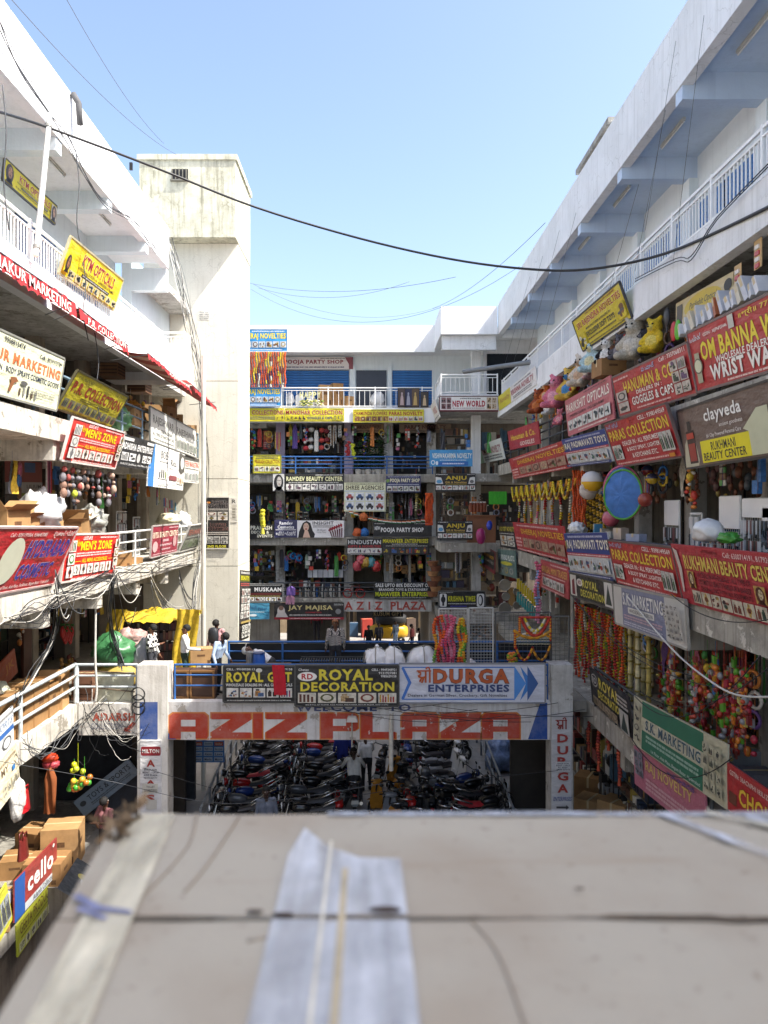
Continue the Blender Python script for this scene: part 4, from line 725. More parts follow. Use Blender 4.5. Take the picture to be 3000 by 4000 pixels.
def mens(S, pale):
    S.text("MEN'S ZONE", .26, .64, .86, .86, 'f0dc1e', .05, out='7a1a10').text('New', .17, .74, .26, .9, 'f0c81e', .02, it=.3).text('మెన్స్ జోన్', .28, .88, .45, .97, 'f4f0ea', .02).fine(.6, .9, .95, .96, 'f4e0dc').fine(.19, .5, .86, .61, 'f4e0dc', 2).text('ALL MENS ACCESSORIES', .3, .37, .78, .46, 'f0dc1e', .03).rect(.16, .4, .28, .41, 'f0dc1e').rect(.8, .4, .9, .41, 'f0dc1e').pics(.16, .1, .86, .35, 6, bgc='e8e4dc', cols=('8a6a4a', '3a3a3c', '9a9a98'), seed=3).pics(.02, .06, .15, .9, 1, 3, .15, 'e6e6e0', ('3a8a3a', 'b04030', '2a2a2c') if not pale else ('a8a8a4', '8a8a8c'), 2).pics(.875, .2, .985, .9, 1, 3, .15, 'dcd8cc', ('8a7a3a', '3a3a6a', '2a2a2c'), 6).fine(.1, .02, .85, .07, 'f4e0dc')
S = xsign('red accessories signboard above the hanging headphones', (241, 1796), (449, 1829), (226, 1612), 'd23a34', LX+.06, LX+.3, group=G, frame='e8e0da'); mens(S, True)
S = xsign('red accessories signboard on the left second floor railing', (238, 2274), (446, 2238), (259, 2090), 'd0241e', LX2+.08, LX2+.2, group=G, frame='d8cfc8'); mens(S, False)
S = xsign('black signboard with white lettering beside the hanging headphones', (455, 1820), (586, 1838), (443, 1684), '2a2b2e', LX+.05, LX+.2, group=G)
S.text('ADHISHA ENTERPRISE', .06, .56, .97, .78, 'f0f0ee', .05).rect(.03, .84, .35, .94, 'd8d8d4').rect(.75, .84, .98, .94, 'd8d8d4').pics(.06, .2, .48, .48, 2, bgc='eeeeec', cols=('2a2a2c',)).oval(.55, .34, .05, .15, 'c8c8c6').pics(.66, .2, .95, .48, 2, bgc='eeeeec', cols=('2a2a2c',)).text('15-8-517, 2nd Floor, Aziz Plaza, Hyd-12', .05, .06, .97, .14, 'e8e8e6', .01)
S = xsign('sun-bleached white signboard leaning over the left railing near the tower', (588, 1720), (766, 1787), (636, 1615), 'dedfd8', LX+.12, LX+.1, group=G, frame='7a7a74')
S.text('RAJESHWAR', .05, .5, .46, .82, '5a5a56', .04).text('RAJESHWAR', .52, .52, .98, .8, '5a5a56', .04).text('DEALERS', .2, .36, .42, .46, '6a6a66', .02).text('ALL TYPES OF FANCY WATCHES', .04, .2, .46, .3, '6a6a66', .02).fine(.06, .06, .45, .15, '7a7a76')
S.pics(.52, .06, .98, .46, 6, bgc='cfcfc8', cols=('4a6a4a', '3a3a3c'), kind='bars').rect(.485, 0, .5, 1, '6a6a66')
S = xsign('white beauty signboard with blue edge on the left third floor', (576, 1898), (714, 1916), (582, 1726), 'eeeeea', LX+.05, LX+.12, group=G)
S.rect(0, 0, .14, 1, '3f7fc0').text('BOB', .3, .7, .48, .9, '3a3a3a', .0).fine(.26, .6, .5, .66, '6a6a6a').text('Ritu', .58, .58, .74, .74, '4a4a48', .0).text('Beauty Center', .54, .48, .78, .54, '6a6a6a', .0).shape([(.82, .98), (1, .94), (1, .5), (.9, .42), (.82, .5)], '55534e').oval(.92, .72, .055, .16, 'dcdcd6').pics(.22, .2, .5, .48, 1, bgc='eeeeea', cols=('8a9a3a', '5a5a58'), kind='bars').rect(.54, .22, .76, .34, '8a4a4c').pics(.78, .14, .98, .36, 3, bgc='e8e4da', cols=('c0a030', 'b86a50')).fine(.25, .05, .5, .12, '8a8a86').fine(.55, .12, .75, .17, '8a8a86')
S = xsign('small white signboard with red lettering next to the tower', (717, 1883), (775, 1889), (717, 1778), 'd3d3cc', LX+.05, LX+.08, group=G); S.rect(0, .85, 1, 1, '4a4a46').text('TEEN MARKETING', .04, .6, .97, .82, 'c0563c', .03).fine(.05, .5, .95, .57, '3a3a3a').pics(.03, .05, .97, .46, 4, bgc='e8e8e4', cols=('4a7a5a', '6a6a68', '3a3a3c'), kind='bars')
S = xsign('huge red cosmetics signboard with blue lettering leaning out at left', (0, 2316), (208, 2280), (0, 2063), 'b8232c', LX2+.05, LX2+.55, ext=-1.4, group=G, frame='d0b8b4')
S.text('HYDERABAD', .46, .52, .97, .8, '3438a0', .05, out='b8a8b8', it=.25).text('COSMETIC', .46, .18, .87, .42, '3438a0', .05, out='b8a8b8', it=.25).text('Cell : 9391199364, 9346457085', .22, .86, .62, .93, 'efe6e2', .02, it=.15).text('హైదరాబాద్ కాస్మెటిక్', .7, .84, .99, .96, 'efe6e2', .02).text('#13, 2nd Floor, Aziz Plaza, Feelkhana, Begum Bazar, Hyderabad', .28, .04, .9, .11, 'efe6e2', .015, it=.15).oval(.33, .5, .11, .36, 'dfe2cc')
S = xsign('maroon beauty signboard on the left railing near the tower', (588, 2178), (690, 2154), (594, 2057), '8c2438', LX2+.05, LX2+.12, group=G, frame='b0a8a4')
S.text('RITU BEAUTY CENTRE', .04, .6, .97, .8, 'e8d8c0', .05, out='4a1a20').rect(.4, .45, .62, .53, 'c0a0a4').fine(.3, .28, .75, .4, 'd8b8bc').fine(.35, .15, .7, .24, 'd8b8bc').oval(.12, .32, .09, .18, 'c8a4a4').oval(.86, .42, .07, .2, 'b89494').fine(.05, .04, .95, .1, 'd8b8bc').fine(.6, .88, .95, .95, 'd8b8bc')
S = xsign('grey signboard tipped forward on the left railing next to the tower', (699, 2157), (775, 2136), (732, 2057), '6f706a', LX2+.02, LX2+.42, group=G, frame='c0beb8'); S.text('TEEN MARKETING', .05, .62, .95, .84, 'c86a5a', .03).fine(.05, .5, .95, .58, 'd0d0ca').pics(.04, .08, .96, .46, 4, bgc='a8b09a', cols=('6a8a4a', '4a4a48'), kind='bars')
S = bsign('tall black notice board on the tower front with a yellow floor line', 802, 1943, 895, 2142, '1f1d1c', Y=TY-.08, group=G, frame='d8d4c8')
S.text('DHEERAJ', .28, .87, .97, .93, '1f1d1c', .03, out='d8c8c0').text('NOVELTIES', .04, .8, .97, .87, '1f1d1c', .03, out='d8c8c0').oval(.13, .9, .09, .02, 'd88a3a').fine(.04, .745, .96, .785, 'd8d0c4', 2).pics(.03, .55, .97, .72, 2, 2, .12, 'd3cdc0', ('7a3a2a', '3a3a3c', '8a7a3a')).text('RANVEER', .2, .43, .9, .49, '1f1d1c', .03, out='d89a8a').text('MARKETING', .04, .35, .97, .41, '1f1d1c', .03, out='d89a8a').fine(.04, .26, .96, .33, 'd8d0c4', 2).pics(.03, .09, .97, .24, 3, 2, .12, 'cfccc2', ('5a5a58', '3a3a3c')).text('2ND FLOOR', .1, .015, .9, .065, 'd8cf3a', .04)
a = onX(934, 2505, -5.01); b = onX(972, 2489, -5.01); c = onX(934, 2226, -5.01)
S = Sign('tall strip sign on the sunlit side of the tower', a, b-a, c-a, '3a3634', group=G); S.rect(0, .84, 1, .93, '6a6a20').text('BEAUTY', .1, .86, .9, .92, 'd8d02a', .04).fine(.05, .94, .95, .99, 'd8d8d2').fine(.05, .77, .95, .82, 'd0605a', 2).pics(.06, .3, .94, .74, 3, 4, .15, 'dcdcd6', ('5a5a58', '3a3a3c', 'a04a3a')).rect(0, .24, 1, .27, 'b09a5a').pics(.06, .03, .94, .22, 3, 2, .15, 'd3d3cc', ('5a5a58', '3a3a3c'))
S = bsign('paper notice pasted high on the tower front', 775, 1214, 820, 1250, 'dedccf', Y=TY-.008, group=G, thick=.004, name='paper_notice', cat='notice')
for i, t in enumerate(('SHOP FOR', 'RENT / SALE', 'AZIZ PLAZA', '9849040977')): S.text(t, .1, .76-i*.24, .9, .92-i*.24, '55555a', .02)
S = bsign('letter plate on the right edge of the tower front, with a large R', 900, 1945, 926, 2040, 'cdc9bd', Y=TY-.025, group=G, thick=.02); S.text('R', .2, .78, .85, .94, '55554f', .05).rect(.25, .1, .8, .7, 'b9b4a4').fine(.3, .15, .75, .6, '7a766a', 4)
S = xsign('white and blue sign on the left first floor railing at the photo edge', (0, 2962), (55, 2904), (0, 2805), 'd6dadc', LX1+.0, LX1+.05, ext=-1.0, group=G); S.rect(0, .42, 1, .55, '3a6ab0').text('SPORTS', .5, .62, .98, .8, '8a9ab4', .03, it=.3).fine(.5, .84, .98, .95, '8a8a8c').oval(.8, .22, .12, .16, '5a5a5c').oval(.8, .22, .09, .12, 'd6dadc')
S = xsign('cream sign hanging below the left first floor slab at the photo edge', (0, 3165), (80, 3060), (0, 2970), 'ded5b8', LX1+.0, LX1+.02, ext=-1.0, group=G); S.text('MY', .62, .58, .78, .75, '6a5a4a', .03).pics(.62, .1, .98, .4, 4, bgc='d8d0b4', cols=('4a4a48', '8a8a84')).rect(.84, .5, .9, .62, '3a7ab8').fine(.6, .8, .95, .92, '9a8a70')
S = xsign('red and blue water bottle signboard at the lower left', (57, 3605), (222, 3415), (57, 3443), '8e3430', LX1+.1, LX1+.1, group=G)
S.rect(0, -.02, .22, 1.0, '2a559c').text('cello', .28, .36, .9, .84, 'e6e2dc', .05).rect(.22, .0, 1, .2, 'b9bcc0').text('Adarsh Collection', .4, .03, .92, .18, '26303a', .02).oval(.9, .9, .025, .05, 'd8d0c8')
S = xsign('yellow-green product sign below the red and blue one', (70, 3739), (206, 3543), (70, 3610), 'a9ae34', LX1+.02, LX1+.02, group=G); S.text('GEETA PRODUCT', .08, .55, .95, .9, '5a3a24', .02).fine(.1, .42, .9, .5, '3a3a24').pics(.03, .05, .97, .36, 6, bgc='c4c6a0', cols=('3a3a3c', '5a5a58'))
S = xsign('yellow sign with dark rods at the far lower left edge', (0, 3680), (50, 3590), (0, 3490), 'b9b83a', LX1+.05, LX1+.05, ext=-.8, group=G); S.pics(.6, .1, .98, .8, 3, bgc='9aa0a4', cols=('2a2a2c',), kind='bars').text('W', .4, .5, .58, .8, '8a2a24', .04)
a, b, c = onY(222, 3470, 14.6), onY(370, 3560, 14.6), onY(285, 3340, 14.9)
S = Sign('black handbag poster tipped back at ground floor, lower left', a, b-a, c-a, '121316', group=G, name='poster_board'); S.oval(.55, .55, .2, .17, 'b8bcc0').oval(.5, .78, .14, .12, '5a2a24').oval(.5, .78, .09, .08, '121316').oval(.75, .35, .1, .09, 'a02834').oval(.35, .62, .12, .07, 'a89a4a').text('ADARSH', .45, .06, .95, .16, 'd8d8d6', .03)
a, b, c = onY(330, 3190, 20.6), onY(545, 3020, 20.6), onY(322, 3105, 20.6)
S = Sign('slanting pale blue board with black lettering at ground floor left', a, b-a, c-a, '6f8090', group=G); S.text('TOYS & SPORTS', .2, .5, .95, .8, '26303a', .02).oval(.1, .6, .05, .14, '26303a').fine(.2, .2, .9, .4, '3a444c', 2)
S = xsign('dark cosmetics poster inside the left second floor shop', (20, 2000), (165, 1990), (20, 1745), '2c2723', -8.0, -8.0, group=G, name='poster_board'); S.text('HYDERABAD', .1, .9, .95, .96, 'b0aca4', .01).text('COSMETIC', .2, .83, .85, .89, 'b0aca4', .01).rect(0, .45, 1, .8, '8a4a44').rect(.5, .62, .8, .78, '4a6a9a').rect(0, .28, 1, .46, 'a8aaa8').text('LILIUM', .55, .36, .95, .42, '4a4a48', .02).rect(.35, 0, 1, .28, '8a9a30').pics(.4, .02, .98, .3, 5, bgc='8a9a30', cols=('b04a3a', 'c9b84a', '3a6a5a'), kind='bottles').oval(.2, .36, .17, .1, '3a2a26')
S = xsign('orange poster at the photo edge on the left first floor wall', (20, 2680), (70, 2625), (20, 2570), 'b8502c', -9.3, -9.3, group=G, name='poster_board', ext=-.5); S.text('JK', .5, .3, .9, .7, 'c8782c', .03)
a, b, c = onY(668, 2440, 24.5), onY(716, 2415, 24.5), onY(666, 2398, 24.5)
S = Sign('black signboard leaning at the shop corner behind the yellow tarpaulin', a, b-a, c-a, '2b2c2c', group=G); S.fine(.1, .7, .9, .9, 'b8b43a', 2).text('TRADERS', .1, .2, .9, .5, 'c8ccd0', .04)
# ---------------------------------------------------------------- goods and fittings
card, card2, tape_m = M('b08a5c', .8, .18, 2.5, .1), M('9a7448', .8, .18, 2.5, .1), M('c9b48a', .35, .1)
plastic_w, steel_d = M('dfe1e2', .35, .12, 4, .2), M('2e3033', .45, .2, 5)
def nz(p, s, o=0): return noise.noise(V((p[0]*s+o, p[1]*s+o*1.7, p[2]*s-o)))
def blob(name, label, cat, c, r, mat, seed=0, amp=.18, freq=2.2, group=None, flat=.75, seg=22, rings=14, rope=None, crease=0):
    """a stuffed sack, bundle or crumpled bag resting on its flattened underside"""
    m = MB(); c = V(c); m.ball((0, 0, 0), 1, (1, 1, 1), seg, rings); out = []
    for v in m.v:
        p = V(v); k = 1+amp*nz(p, freq, seed)+amp*.5*nz(p, freq*2.7, seed+3)
        if crease: k -= crease*abs(nz(p, freq*2.3, seed+9))
        q = V((p.x*r[0]*k, p.y*r[1]*k, p.z*r[2]*k)); q.z = max(q.z, -r[2]*flat); out.append(tuple(c+V((0, 0, r[2]*flat))+q))
    m.v = out; base = c
    if rope:
        t = thing(name, label, cat, base, group); m.build('sack', mat, t)
        for ax in rope:
            pts = []
            for i in range(25):
                a = 2*math.pi*i/24; p = V((0, math.cos(a), math.sin(a))) if ax == 'x' else V((math.cos(a), 0, math.sin(a))) if ax == 'y' else V((math.cos(a), math.sin(a), .0))
                k = 1.02+amp*nz(p, freq, seed); q = V((p.x*r[0]*k, p.y*r[1]*k, max(p.z*r[2]*k, -r[2]*flat))); pts.append(c+V((0, 0, r[2]*flat))+q)
            MB().tube(pts, .012, 5).build('rope', M('8a8578', .8), t)
        return t
    return m.build(name, mat, None, loc=base, label=label, cat=cat, group=group)
def carton(label, c, s, rz=0, group='cardboard cartons about the court', open_=False, mat=None, tilt=0):
    """a cardboard box with closing flaps and a tape strip"""
    mat = mat or rnd.choice((card, card2)); t = thing('carton', label, 'box', c, group); t.rotation_euler = (tilt, 0, rz); ORG[t] = V()
    w, d, h = s; b = MB(); e = .006
    for q in ((-w/2, w/2, -d/2, -d/2+e, 0, h), (-w/2, w/2, d/2-e, d/2, 0, h), (-w/2, -w/2+e, -d/2+e, d/2-e, 0, h), (w/2-e, w/2, -d/2+e, d/2-e, 0, h), (-w/2+e, w/2-e, -d/2+e, d/2-e, 0, e)): b.box(*q)
    b.build('carton_wall', mat, t)
    if mat in (card, card2): MB().box(-w*.2, w*.15, -d/2-.002, -d/2-.001, h*.55, h*.68).box(w*.25, w*.38, -d/2-.002, -d/2-.001, h*.1, h*.3).box(w/2+.001, w/2+.002, -d*.2, d*.1, h*.5, h*.64).build('printed_mark', M('6a4a2c', .8, .3, 20), t, kind='stuff')
    for sgn in (-1, 1):
        f = MB(); a = rnd.uniform(.5, 1.3) if open_ else .02*sgn
        f.obox((-w/2, sgn*d/2, h), (w, 0, 0), (0, -sgn*d/2*.985*math.cos(a) if not open_ else sgn*d*.45*math.cos(a), (.004 if not open_ else d*.45*math.sin(a))), (0, 0, .006)); f.build('flap', mat, t)
    if not open_: MB().box(-w/2-.001, w/2+.001, -.03, .03, h+.012, h+.015).box(-w/2-.003, -w/2-.001, -.03, .03, h*.6, h+.015).build('packing_tape', tape_m, t)
    else:
        for sgn in (-1, 1): MB().obox((sgn*w/2, -d/2, h), (0, d, 0), (sgn*w*.3, 0, w*.18), (0, 0, .005)).build('flap', mat, t)
    return t
def garland(label, top, L, cols, r=.045, group=None, sway=.02, seed=0, seg=6, name='garland', pattern=None, gap=1.5, tassel=True):
    """flowers or beads threaded on a hanging string"""
    m = MB(); rr = random.Random(seed); rr0 = rr.choice((2, 3, 4, 6, 9)); n = max(3, int(L/(r*gap))); top = V(top)
    for i in range(n):
        q = top+V((sway*math.sin(i*.5+seed), sway*math.cos(i*.37+seed), -r-i*L/n)); run = max(3, int(n/rr0)) if not pattern else 1; k = pattern[i % len(pattern)] if pattern else (i // run) % len(cols)
        m.ball(q, r*rr.uniform(.85, 1.1), (1, 1, .72), seg, 4, k)
    m.cyl(top, top+V((0, 0, -L)), .006, n=4, mi=0)
    if tassel: m.cyl(top+V((0, 0, -L)), top+V((0, 0, -L-r*3.2)), r*.35, r*.8, 6, len(cols)-1)
    return m.build(name, [M(c, .7, .25, 30) for c in cols], None, loc=top, label=label, cat='garland', group=group)
def loop_garland(label, p, q, drop, cols, r=.04, group=None, seed=0):
    m = MB(); L = (V(q)-V(p)).length+drop*1.6; n = int(L/(r*1.35)); rr = random.Random(seed)
    for i, c in enumerate(sag(p, q, drop, n)): m.ball(c, r*rr.uniform(.85, 1.15), (1, 1, .9), 6, 4, i // 4 % len(cols))
    return m.build('festoon', [M(c, .7, .25, 30) for c in cols], None, loc=V(p), label=label, cat='garland', group=group)
def rack(label, o, U, D, H, seed, group, shelves=5, dense=.93, hue=None, name='shelf_rack'):
    """steel shelves with packed goods; o near left foot, U along the front, D into the shop"""
    o, U, D = V(o), V(U), V(D); W = U.length; u, d = U.normalized(), D.normalized(); t = thing(name, label, 'shelf', o, group); rr = random.Random(seed)
    me = MB().obox((0, 0, 0), u*.03, d*.03, (0, 0, H)).mesh('upright', [steel_d])
    for a in (V(), U-u*.03, D-d*.03, U+D-u*.03-d*.03): inst('upright', me, t, o+a)
    sm = MB().obox((0, 0, 0), U, D, (0, 0, .02)).mesh('shelf_board', [M('6a655c', .6)]); g_ = MB(); style = seed % 4 if H > 1.5 else 0
    if style == 1:      # pegboard of hanging packets
        MB().obox(o+D*.8, U, d*.02, (0, 0, H)).build('pegboard', M('3a3734', .7), t); shelves = 0
        for k in range(int(W*26)):
            p = o+u*rr.uniform(.05, W-.15)+d*rr.uniform(.0, D.length*.7)+V((0, 0, rr.uniform(.35, H))); g_.obox(p, u*rr.uniform(.05, .16), d*.03, (0, rr.uniform(-.01, .01), -rr.uniform(.1, .32)), rr.randrange(20))
    elif style == 3:    # loose piles and bundles
        shelves = 2
        for k in range(int(W*9)):
            g_.ball(o+u*rr.uniform(.15, W-.15)+d*rr.uniform(.1, D.length*.6)+V((0, 0, rr.uniform(.2, H-.15))), rr.uniform(.08, .19), (1, .8, rr.uniform(.5, 1.4)), 7, 5, rr.randrange(20))
    else: shelves = rr.choice((3, 4, 5, 6)) if H > 1.5 else shelves
    for k in range(shelves):
        z = H*k/shelves+.08+rr.uniform(-.04, .04); inst('shelf_board', sm, t, o+V((0, 0, z))); x = .03; zz = H/max(2, shelves)-.05
        while x < W-.08:
            w_ = rr.choice((.06, .1, .16, .28, .4))*rr.uniform(.8, 1.2); w_ = min(w_, W-x-.04); h_ = zz*rr.uniform(.3, .95); c = rr.randrange(20)
            if rr.random() < dense: 
                n_ = rr.randint(1, 3)
                for q in range(n_): g_.obox(o+u*(x+w_*q/n_)+d*rr.uniform(0, .08)+V((0, 0, z+.02)), u*(w_/n_*.92), d*D.length*.7, (0, 0, h_*rr.uniform(.9, 1)), c if rr.random() < .75 else rr.randrange(20))
            x += w_+.012
    g_.build('packed_goods', palette(), t, kind='stuff'); return t
def hang_pack(m, c, u, nrm, w_, h_, mi): m.obox(V(c)-V(u)*w_/2-V((0, 0, h_)), V(u)*w_, V(nrm)*.03, (0, 0, h_), mi)
def stand(label, o, U, H, head, seed, group='wire display stands'):
    """display stand: frame, wire grid, white header board, hanging packs"""
    o, U = V(o), V(U); u = U.normalized(); W = U.length; nrm = V((0, 0, 1)).cross(u); t = thing('display_stand', label, 'display stand', o, group); f = MB()
    for a in (V(), U): f.cyl(o+a, o+a+V((0, 0, H)), .018, n=6)
    f.cyl(o+V((0, 0, H)), o+U+V((0, 0, H)), .018, n=6); f.cyl(o+V((0, 0, .05)), o+U+V((0, 0, .05)), .018, n=6); f.build('frame', M('d4d5d2', .4), t)
    gm = MB(); n = int(W/.07)
    for i in range(n+1): gm.cyl(o+U*(i/n)+V((0, 0, .05)), o+U*(i/n)+V((0, 0, H)), .005, n=4, caps=False)
    k = int((H-head)/.1)
    for i in range(k+1): gm.cyl(o+V((0, 0, .05+i*.1)), o+U+V((0, 0, .05+i*.1)), .005, n=4, caps=False)
    gm.build('wire_grid', M('d8d8d4', .4), t, kind='stuff')
    MB().obox(o-nrm*.03+V((0, 0, H-head)), U, nrm*.02, (0, 0, head)).build('header_board', M('e9e9ea', .3, .03), t)
    rr = random.Random(seed); pm = MB()
    for z in (H-head-.05, H-head-.38, H-head-.72):
        x = .03
        while x < W-.05 and z > .25: hang_pack(pm, o+u*x-nrm*.05+V((0, 0, z)), u, nrm, .045, rr.uniform(.2, .3), rr.randrange(6)); x += .06
    pm.build('hanging_packs', [M(c, .3, .08) for c in ('c9ccd0', '9aa4ae', '2c3036', 'd9dadb', '7a4a4a', '5a6a7a')], t, kind='stuff'); return t
# ---- shop shelves
for li, (z, nm) in enumerate(((F3, 'third'), (F2, 'second'), (F1, 'first'))):
    for i, y in enumerate(bays[2:9]):
        rack('shelf rack in the right wing, %s floor, %s bay from the photo edge' % (nm, ORD[i]), (8.1, y+.3, z), (0, 2.6, 0), (.5, 0, 0), 2.3, 50+i+li*9, 'shop shelves')
for li, (z, nm, xw) in enumerate(((F3, 'third', 8.3), (F2, 'second', 8.5), (F1, 'first', 9.9))):
    for i, y in enumerate(lb[3:9]):
        rack('shelf rack in the left wing, %s floor, %s bay from the photo edge' % (nm, ORD[i]), (-xw-.35, y+2.8, z), (0, -2.5, 0), (-.5, 0, 0), 2.2, 90+i+li*9, 'shop shelves')
bxs = (-8.9, -4.2, -.85, 1.1)
for li, ((z0, z1), nm) in enumerate(zip(lv, ('third', 'second', 'first'))):
    for i, x in enumerate(bxs):
        W = (5.0, 2.8, 1.6, 1.7)[i]
        if li == 2 and i == 2: continue
        rack('shelf rack in the back wing, %s floor, %s shop from the tower' % (nm, ORD[i]), (x, 38.9, z0), (W, 0, 0), (0, .5, 0), 2.1, 130+i+li*7, 'shop shelves')
        if i == 1:
            rack('low counter shelf at the front of the back wing, %s floor' % nm, (x+.2, 37.1, z0), (W-.5, 0, 0), (0, .4, 0), .8, 170+li, 'shop shelves', 2)
# ---- right wing upper floor: tube lights, bulbs
for i, y in enumerate((9.2, 12.4, 15.8, 19.0, 22.3)):
    t = thing('tube_light', 'tube light under the right top ceiling, %s from the photo edge' % ORD[i], 'light', (6.2, y, 7.7), 'tube lights on the right top floor')
    MB().box(6.17, 6.23, y-.6, y+.6, 7.69, 7.745).build('fitting', M('cfcfc8'), t); MB().cyl((6.2, y-.58, 7.66), (6.2, y+.58, 7.66), .016).build('tube', M('eef0ee', .2, 0), t)
for i, y in enumerate((13.9, 17.2, 20.3)):
    t = thing('tube_light', 'tube light under the left top ceiling, %s from the photo edge' % ORD[i], 'light', (-7.1, y, 7.7), 'tube lights on the left top floor')
    MB().box(-7.13, -7.07, y-.6, y+.6, 7.69, 7.745).build('fitting', M('cfcfc8'), t); MB().cyl((-7.1, y-.58, 7.66), (-7.1, y+.58, 7.66), .016).build('tube', M('eef0ee', .2, 0), t)
# ---- soft toys on the right third floor railing (grown as one skin from body, head and limbs)
SKINQ = []
def plush(label, px_, py_, X, size, col, belly=None, pose=0, hat=None, name='soft_toy'):
    base = onX(px_, py_, X); s = size; C = []
    def b(x, y, z, r, m, sc=(1, 1, 1)): C.append((V((x, y, z))*s, V((x, y, z))*s, r*s, r*s, m))
    def cp(a, q, r0, r1, m): C.append((V(a)*s, V(q)*s, r0*s, r1*s, m))
    cp((0, 0, .25), (0, 0, .42), .24, .2, 0); cp((-.02, 0, .74), (.02, 0, .74), .21, .21, 0)
    for sg in (-1, 1):
        cp((0, sg*.15, .92), (0, sg*.19, .96), .07, .07, 2); cp((-.06, sg*.2, .5), (-.2, sg*.3, .32), .09, .08, 2); cp((-.12, sg*.14, .12), (-.36, sg*.2, .1), .11, .1, 2)
    cp((-.16, 0, .69), (-.24, 0, .68), .09, .07, 1); b(-.12, 0, .33, .17, 1)
    o = bpy.data.objects.new(name, bpy.data.meshes.new(name)); COL.objects.link(o); o.location = base-V((0, 0, .05)); o.rotation_euler = (0, 0, math.radians(35+pose))
    root = thing(name, label, 'soft toy', base-V((0, 0, .05)), 'soft toys on the right third floor railing'); root.rotation_euler = o.rotation_euler; o.parent = root; o.name = 'plush_body'; o.location = (0, 0, 0); o.rotation_euler = (0, 0, 0); ORG[root] = V()
    SKINQ.append((o, C, [M(col, .95, .35, 26, .9), M(belly or 'd8d2c4', .95, .3, 26, .9), M(hat or col, .95, .3, 26, .9)], .028*size/.6))
    for sg in (-1, 1): MB().ball((-.2*s, sg*.07*s, .78*s), .028*s).build('eye', M('0c0c0e', .1, 0), root)
    MB().ball((-.31*s, 0, .7*s), .03*s).build('nose', M('141012', .2, 0), root)
    return root
XT = RX+.05
for a in (('brown long-eared soft toy at the far end of the row', 2105, 1612, .85, '9a4a26', 'c0703c'), ('pink soft toy with a hat next to the brown one', 2175, 1590, 1.05, 'd8788c', 'e6a4b0'), ('yellow and blue soft toy wearing glasses', 2228, 1560, .95, 'd8b04a', '4a8ac0'),
          ('pale cream soft toy behind the pink sign', 2275, 1505, .9, 'd8cbb8', 'cfae90'), ('white and light blue soft bear', 2318, 1450, .85, 'b8d4dc', 'e2dcb0'), ('grey soft toy beside the panda', 2425, 1400, .62, '5c5a60', '8a868c'),
          ('large off-white soft bear hanging behind the red signboard', 2480, 1400, .95, 'b8b0a0', 'cfc8ba'), ('yellow soft bear above the red signboard', 2558, 1372, .72, 'd6b62a', 'e0cc6a'), ('small pink soft toy below the row', 2188, 1655, .5, 'd87c88', 'e0a4a8'), ('red soft toy behind the panda', 2455, 1385, .5, 'a82c30', 'b84a44')):
    plush(a[0], a[1], a[2], XT, a[3], a[4], a[5])
for a in (('orange soft toy behind the pink one', 2140, 1570, .75, 'c86a2c', 'd8b48a'), ('small white soft toy beside the brown one', 2150, 1615, .6, 'd8d4cc', 'e2ded6'), ('red and white soft toy above the pink sign', 2248, 1525, .6, 'b03a3c', 'd8d0c8'), ('pale pink soft toy near the carton', 2300, 1480, .6, 'd8a8a8', 'e6d0cc'), ('brown soft bear under the yellow signboard', 2445, 1360, .7, '6a4630', '9a7a58'), ('dark grey soft toy at the left of the yellow bear', 2520, 1385, .6, '3a3a40', '6a6a70')): plush(a[0], a[1], a[2], XT+.12, a[3], a[4], a[5], pose=-20)
plush('black and white panda soft toy on a carton', 2372, 1418, XT-.02, .66, 'e4e4e0', 'eceae6', hat='151517')
p_ = onX(2378, 1470, XT); carton('open carton under the panda soft toy', p_+V((0, 0, -.02)), (.6, .6, .38), .1)
# white cartons and booklets above the big red watch signboard
for i in range(14):
    q = onX(2700+i*24, 1292-i*13, RX+.2)+V((0, 0, -.08)); carton('white flat box leaning in the row above the watch signboard, %s from the left' % ORD[i], q, (.4, .1, .22+.06*(i % 4)), .15*(i % 3-1), 'white boxes above the watch signboard', mat=M(('d8dade', 'c9ccd4', 'd6cdb8', 'dfe0e4', 'b4653c')[(i*3) % 4 if i != 6 else 4], .5, .1), tilt=-.45)
# hanging product cards near the ceiling
for i, (x, y) in enumerate(((2895, 1085), (2975, 985))):
    c = onX(x, y-60, RX+.1); t = thing('product_card', 'hanging card of small red goods under the slab, %s' % ('left one' if i == 0 else 'right one'), 'product card', c, 'hanging product cards'); MB().obox(c, (0, .22, 0), (.01, 0, 0), (0, 0, -.42)).build('card', M('c8a878', .7), t)
    for k in range(4): MB().obox(c+V((-.02, .05, -.08-k*.09)), (0, .12, 0), (.02, 0, 0), (0, 0, -.06)).build('blister', M('b03038' if k % 2 else 'd8d0c8', .3), t)
for i, (x, y, c) in enumerate(((2605, 1300, '33343a'), (2632, 1320, 'c0303a'), (2648, 1315, '5fb82a'))):
    q = onX(x, y, RX+.15); b = MB(); b.ball(q+V((0, 0, .3 if i == 0 else .12)), .14, (.3, 1, 1.4)); b.cyl(q, q+V((0, 0, .2)), .02); b.build('hanging_paddle', M(c, .5), None, loc=q, label=('black', 'red', 'green')[i]+' toy paddle beside the yellow bear', cat='toy', group='toy paddles')
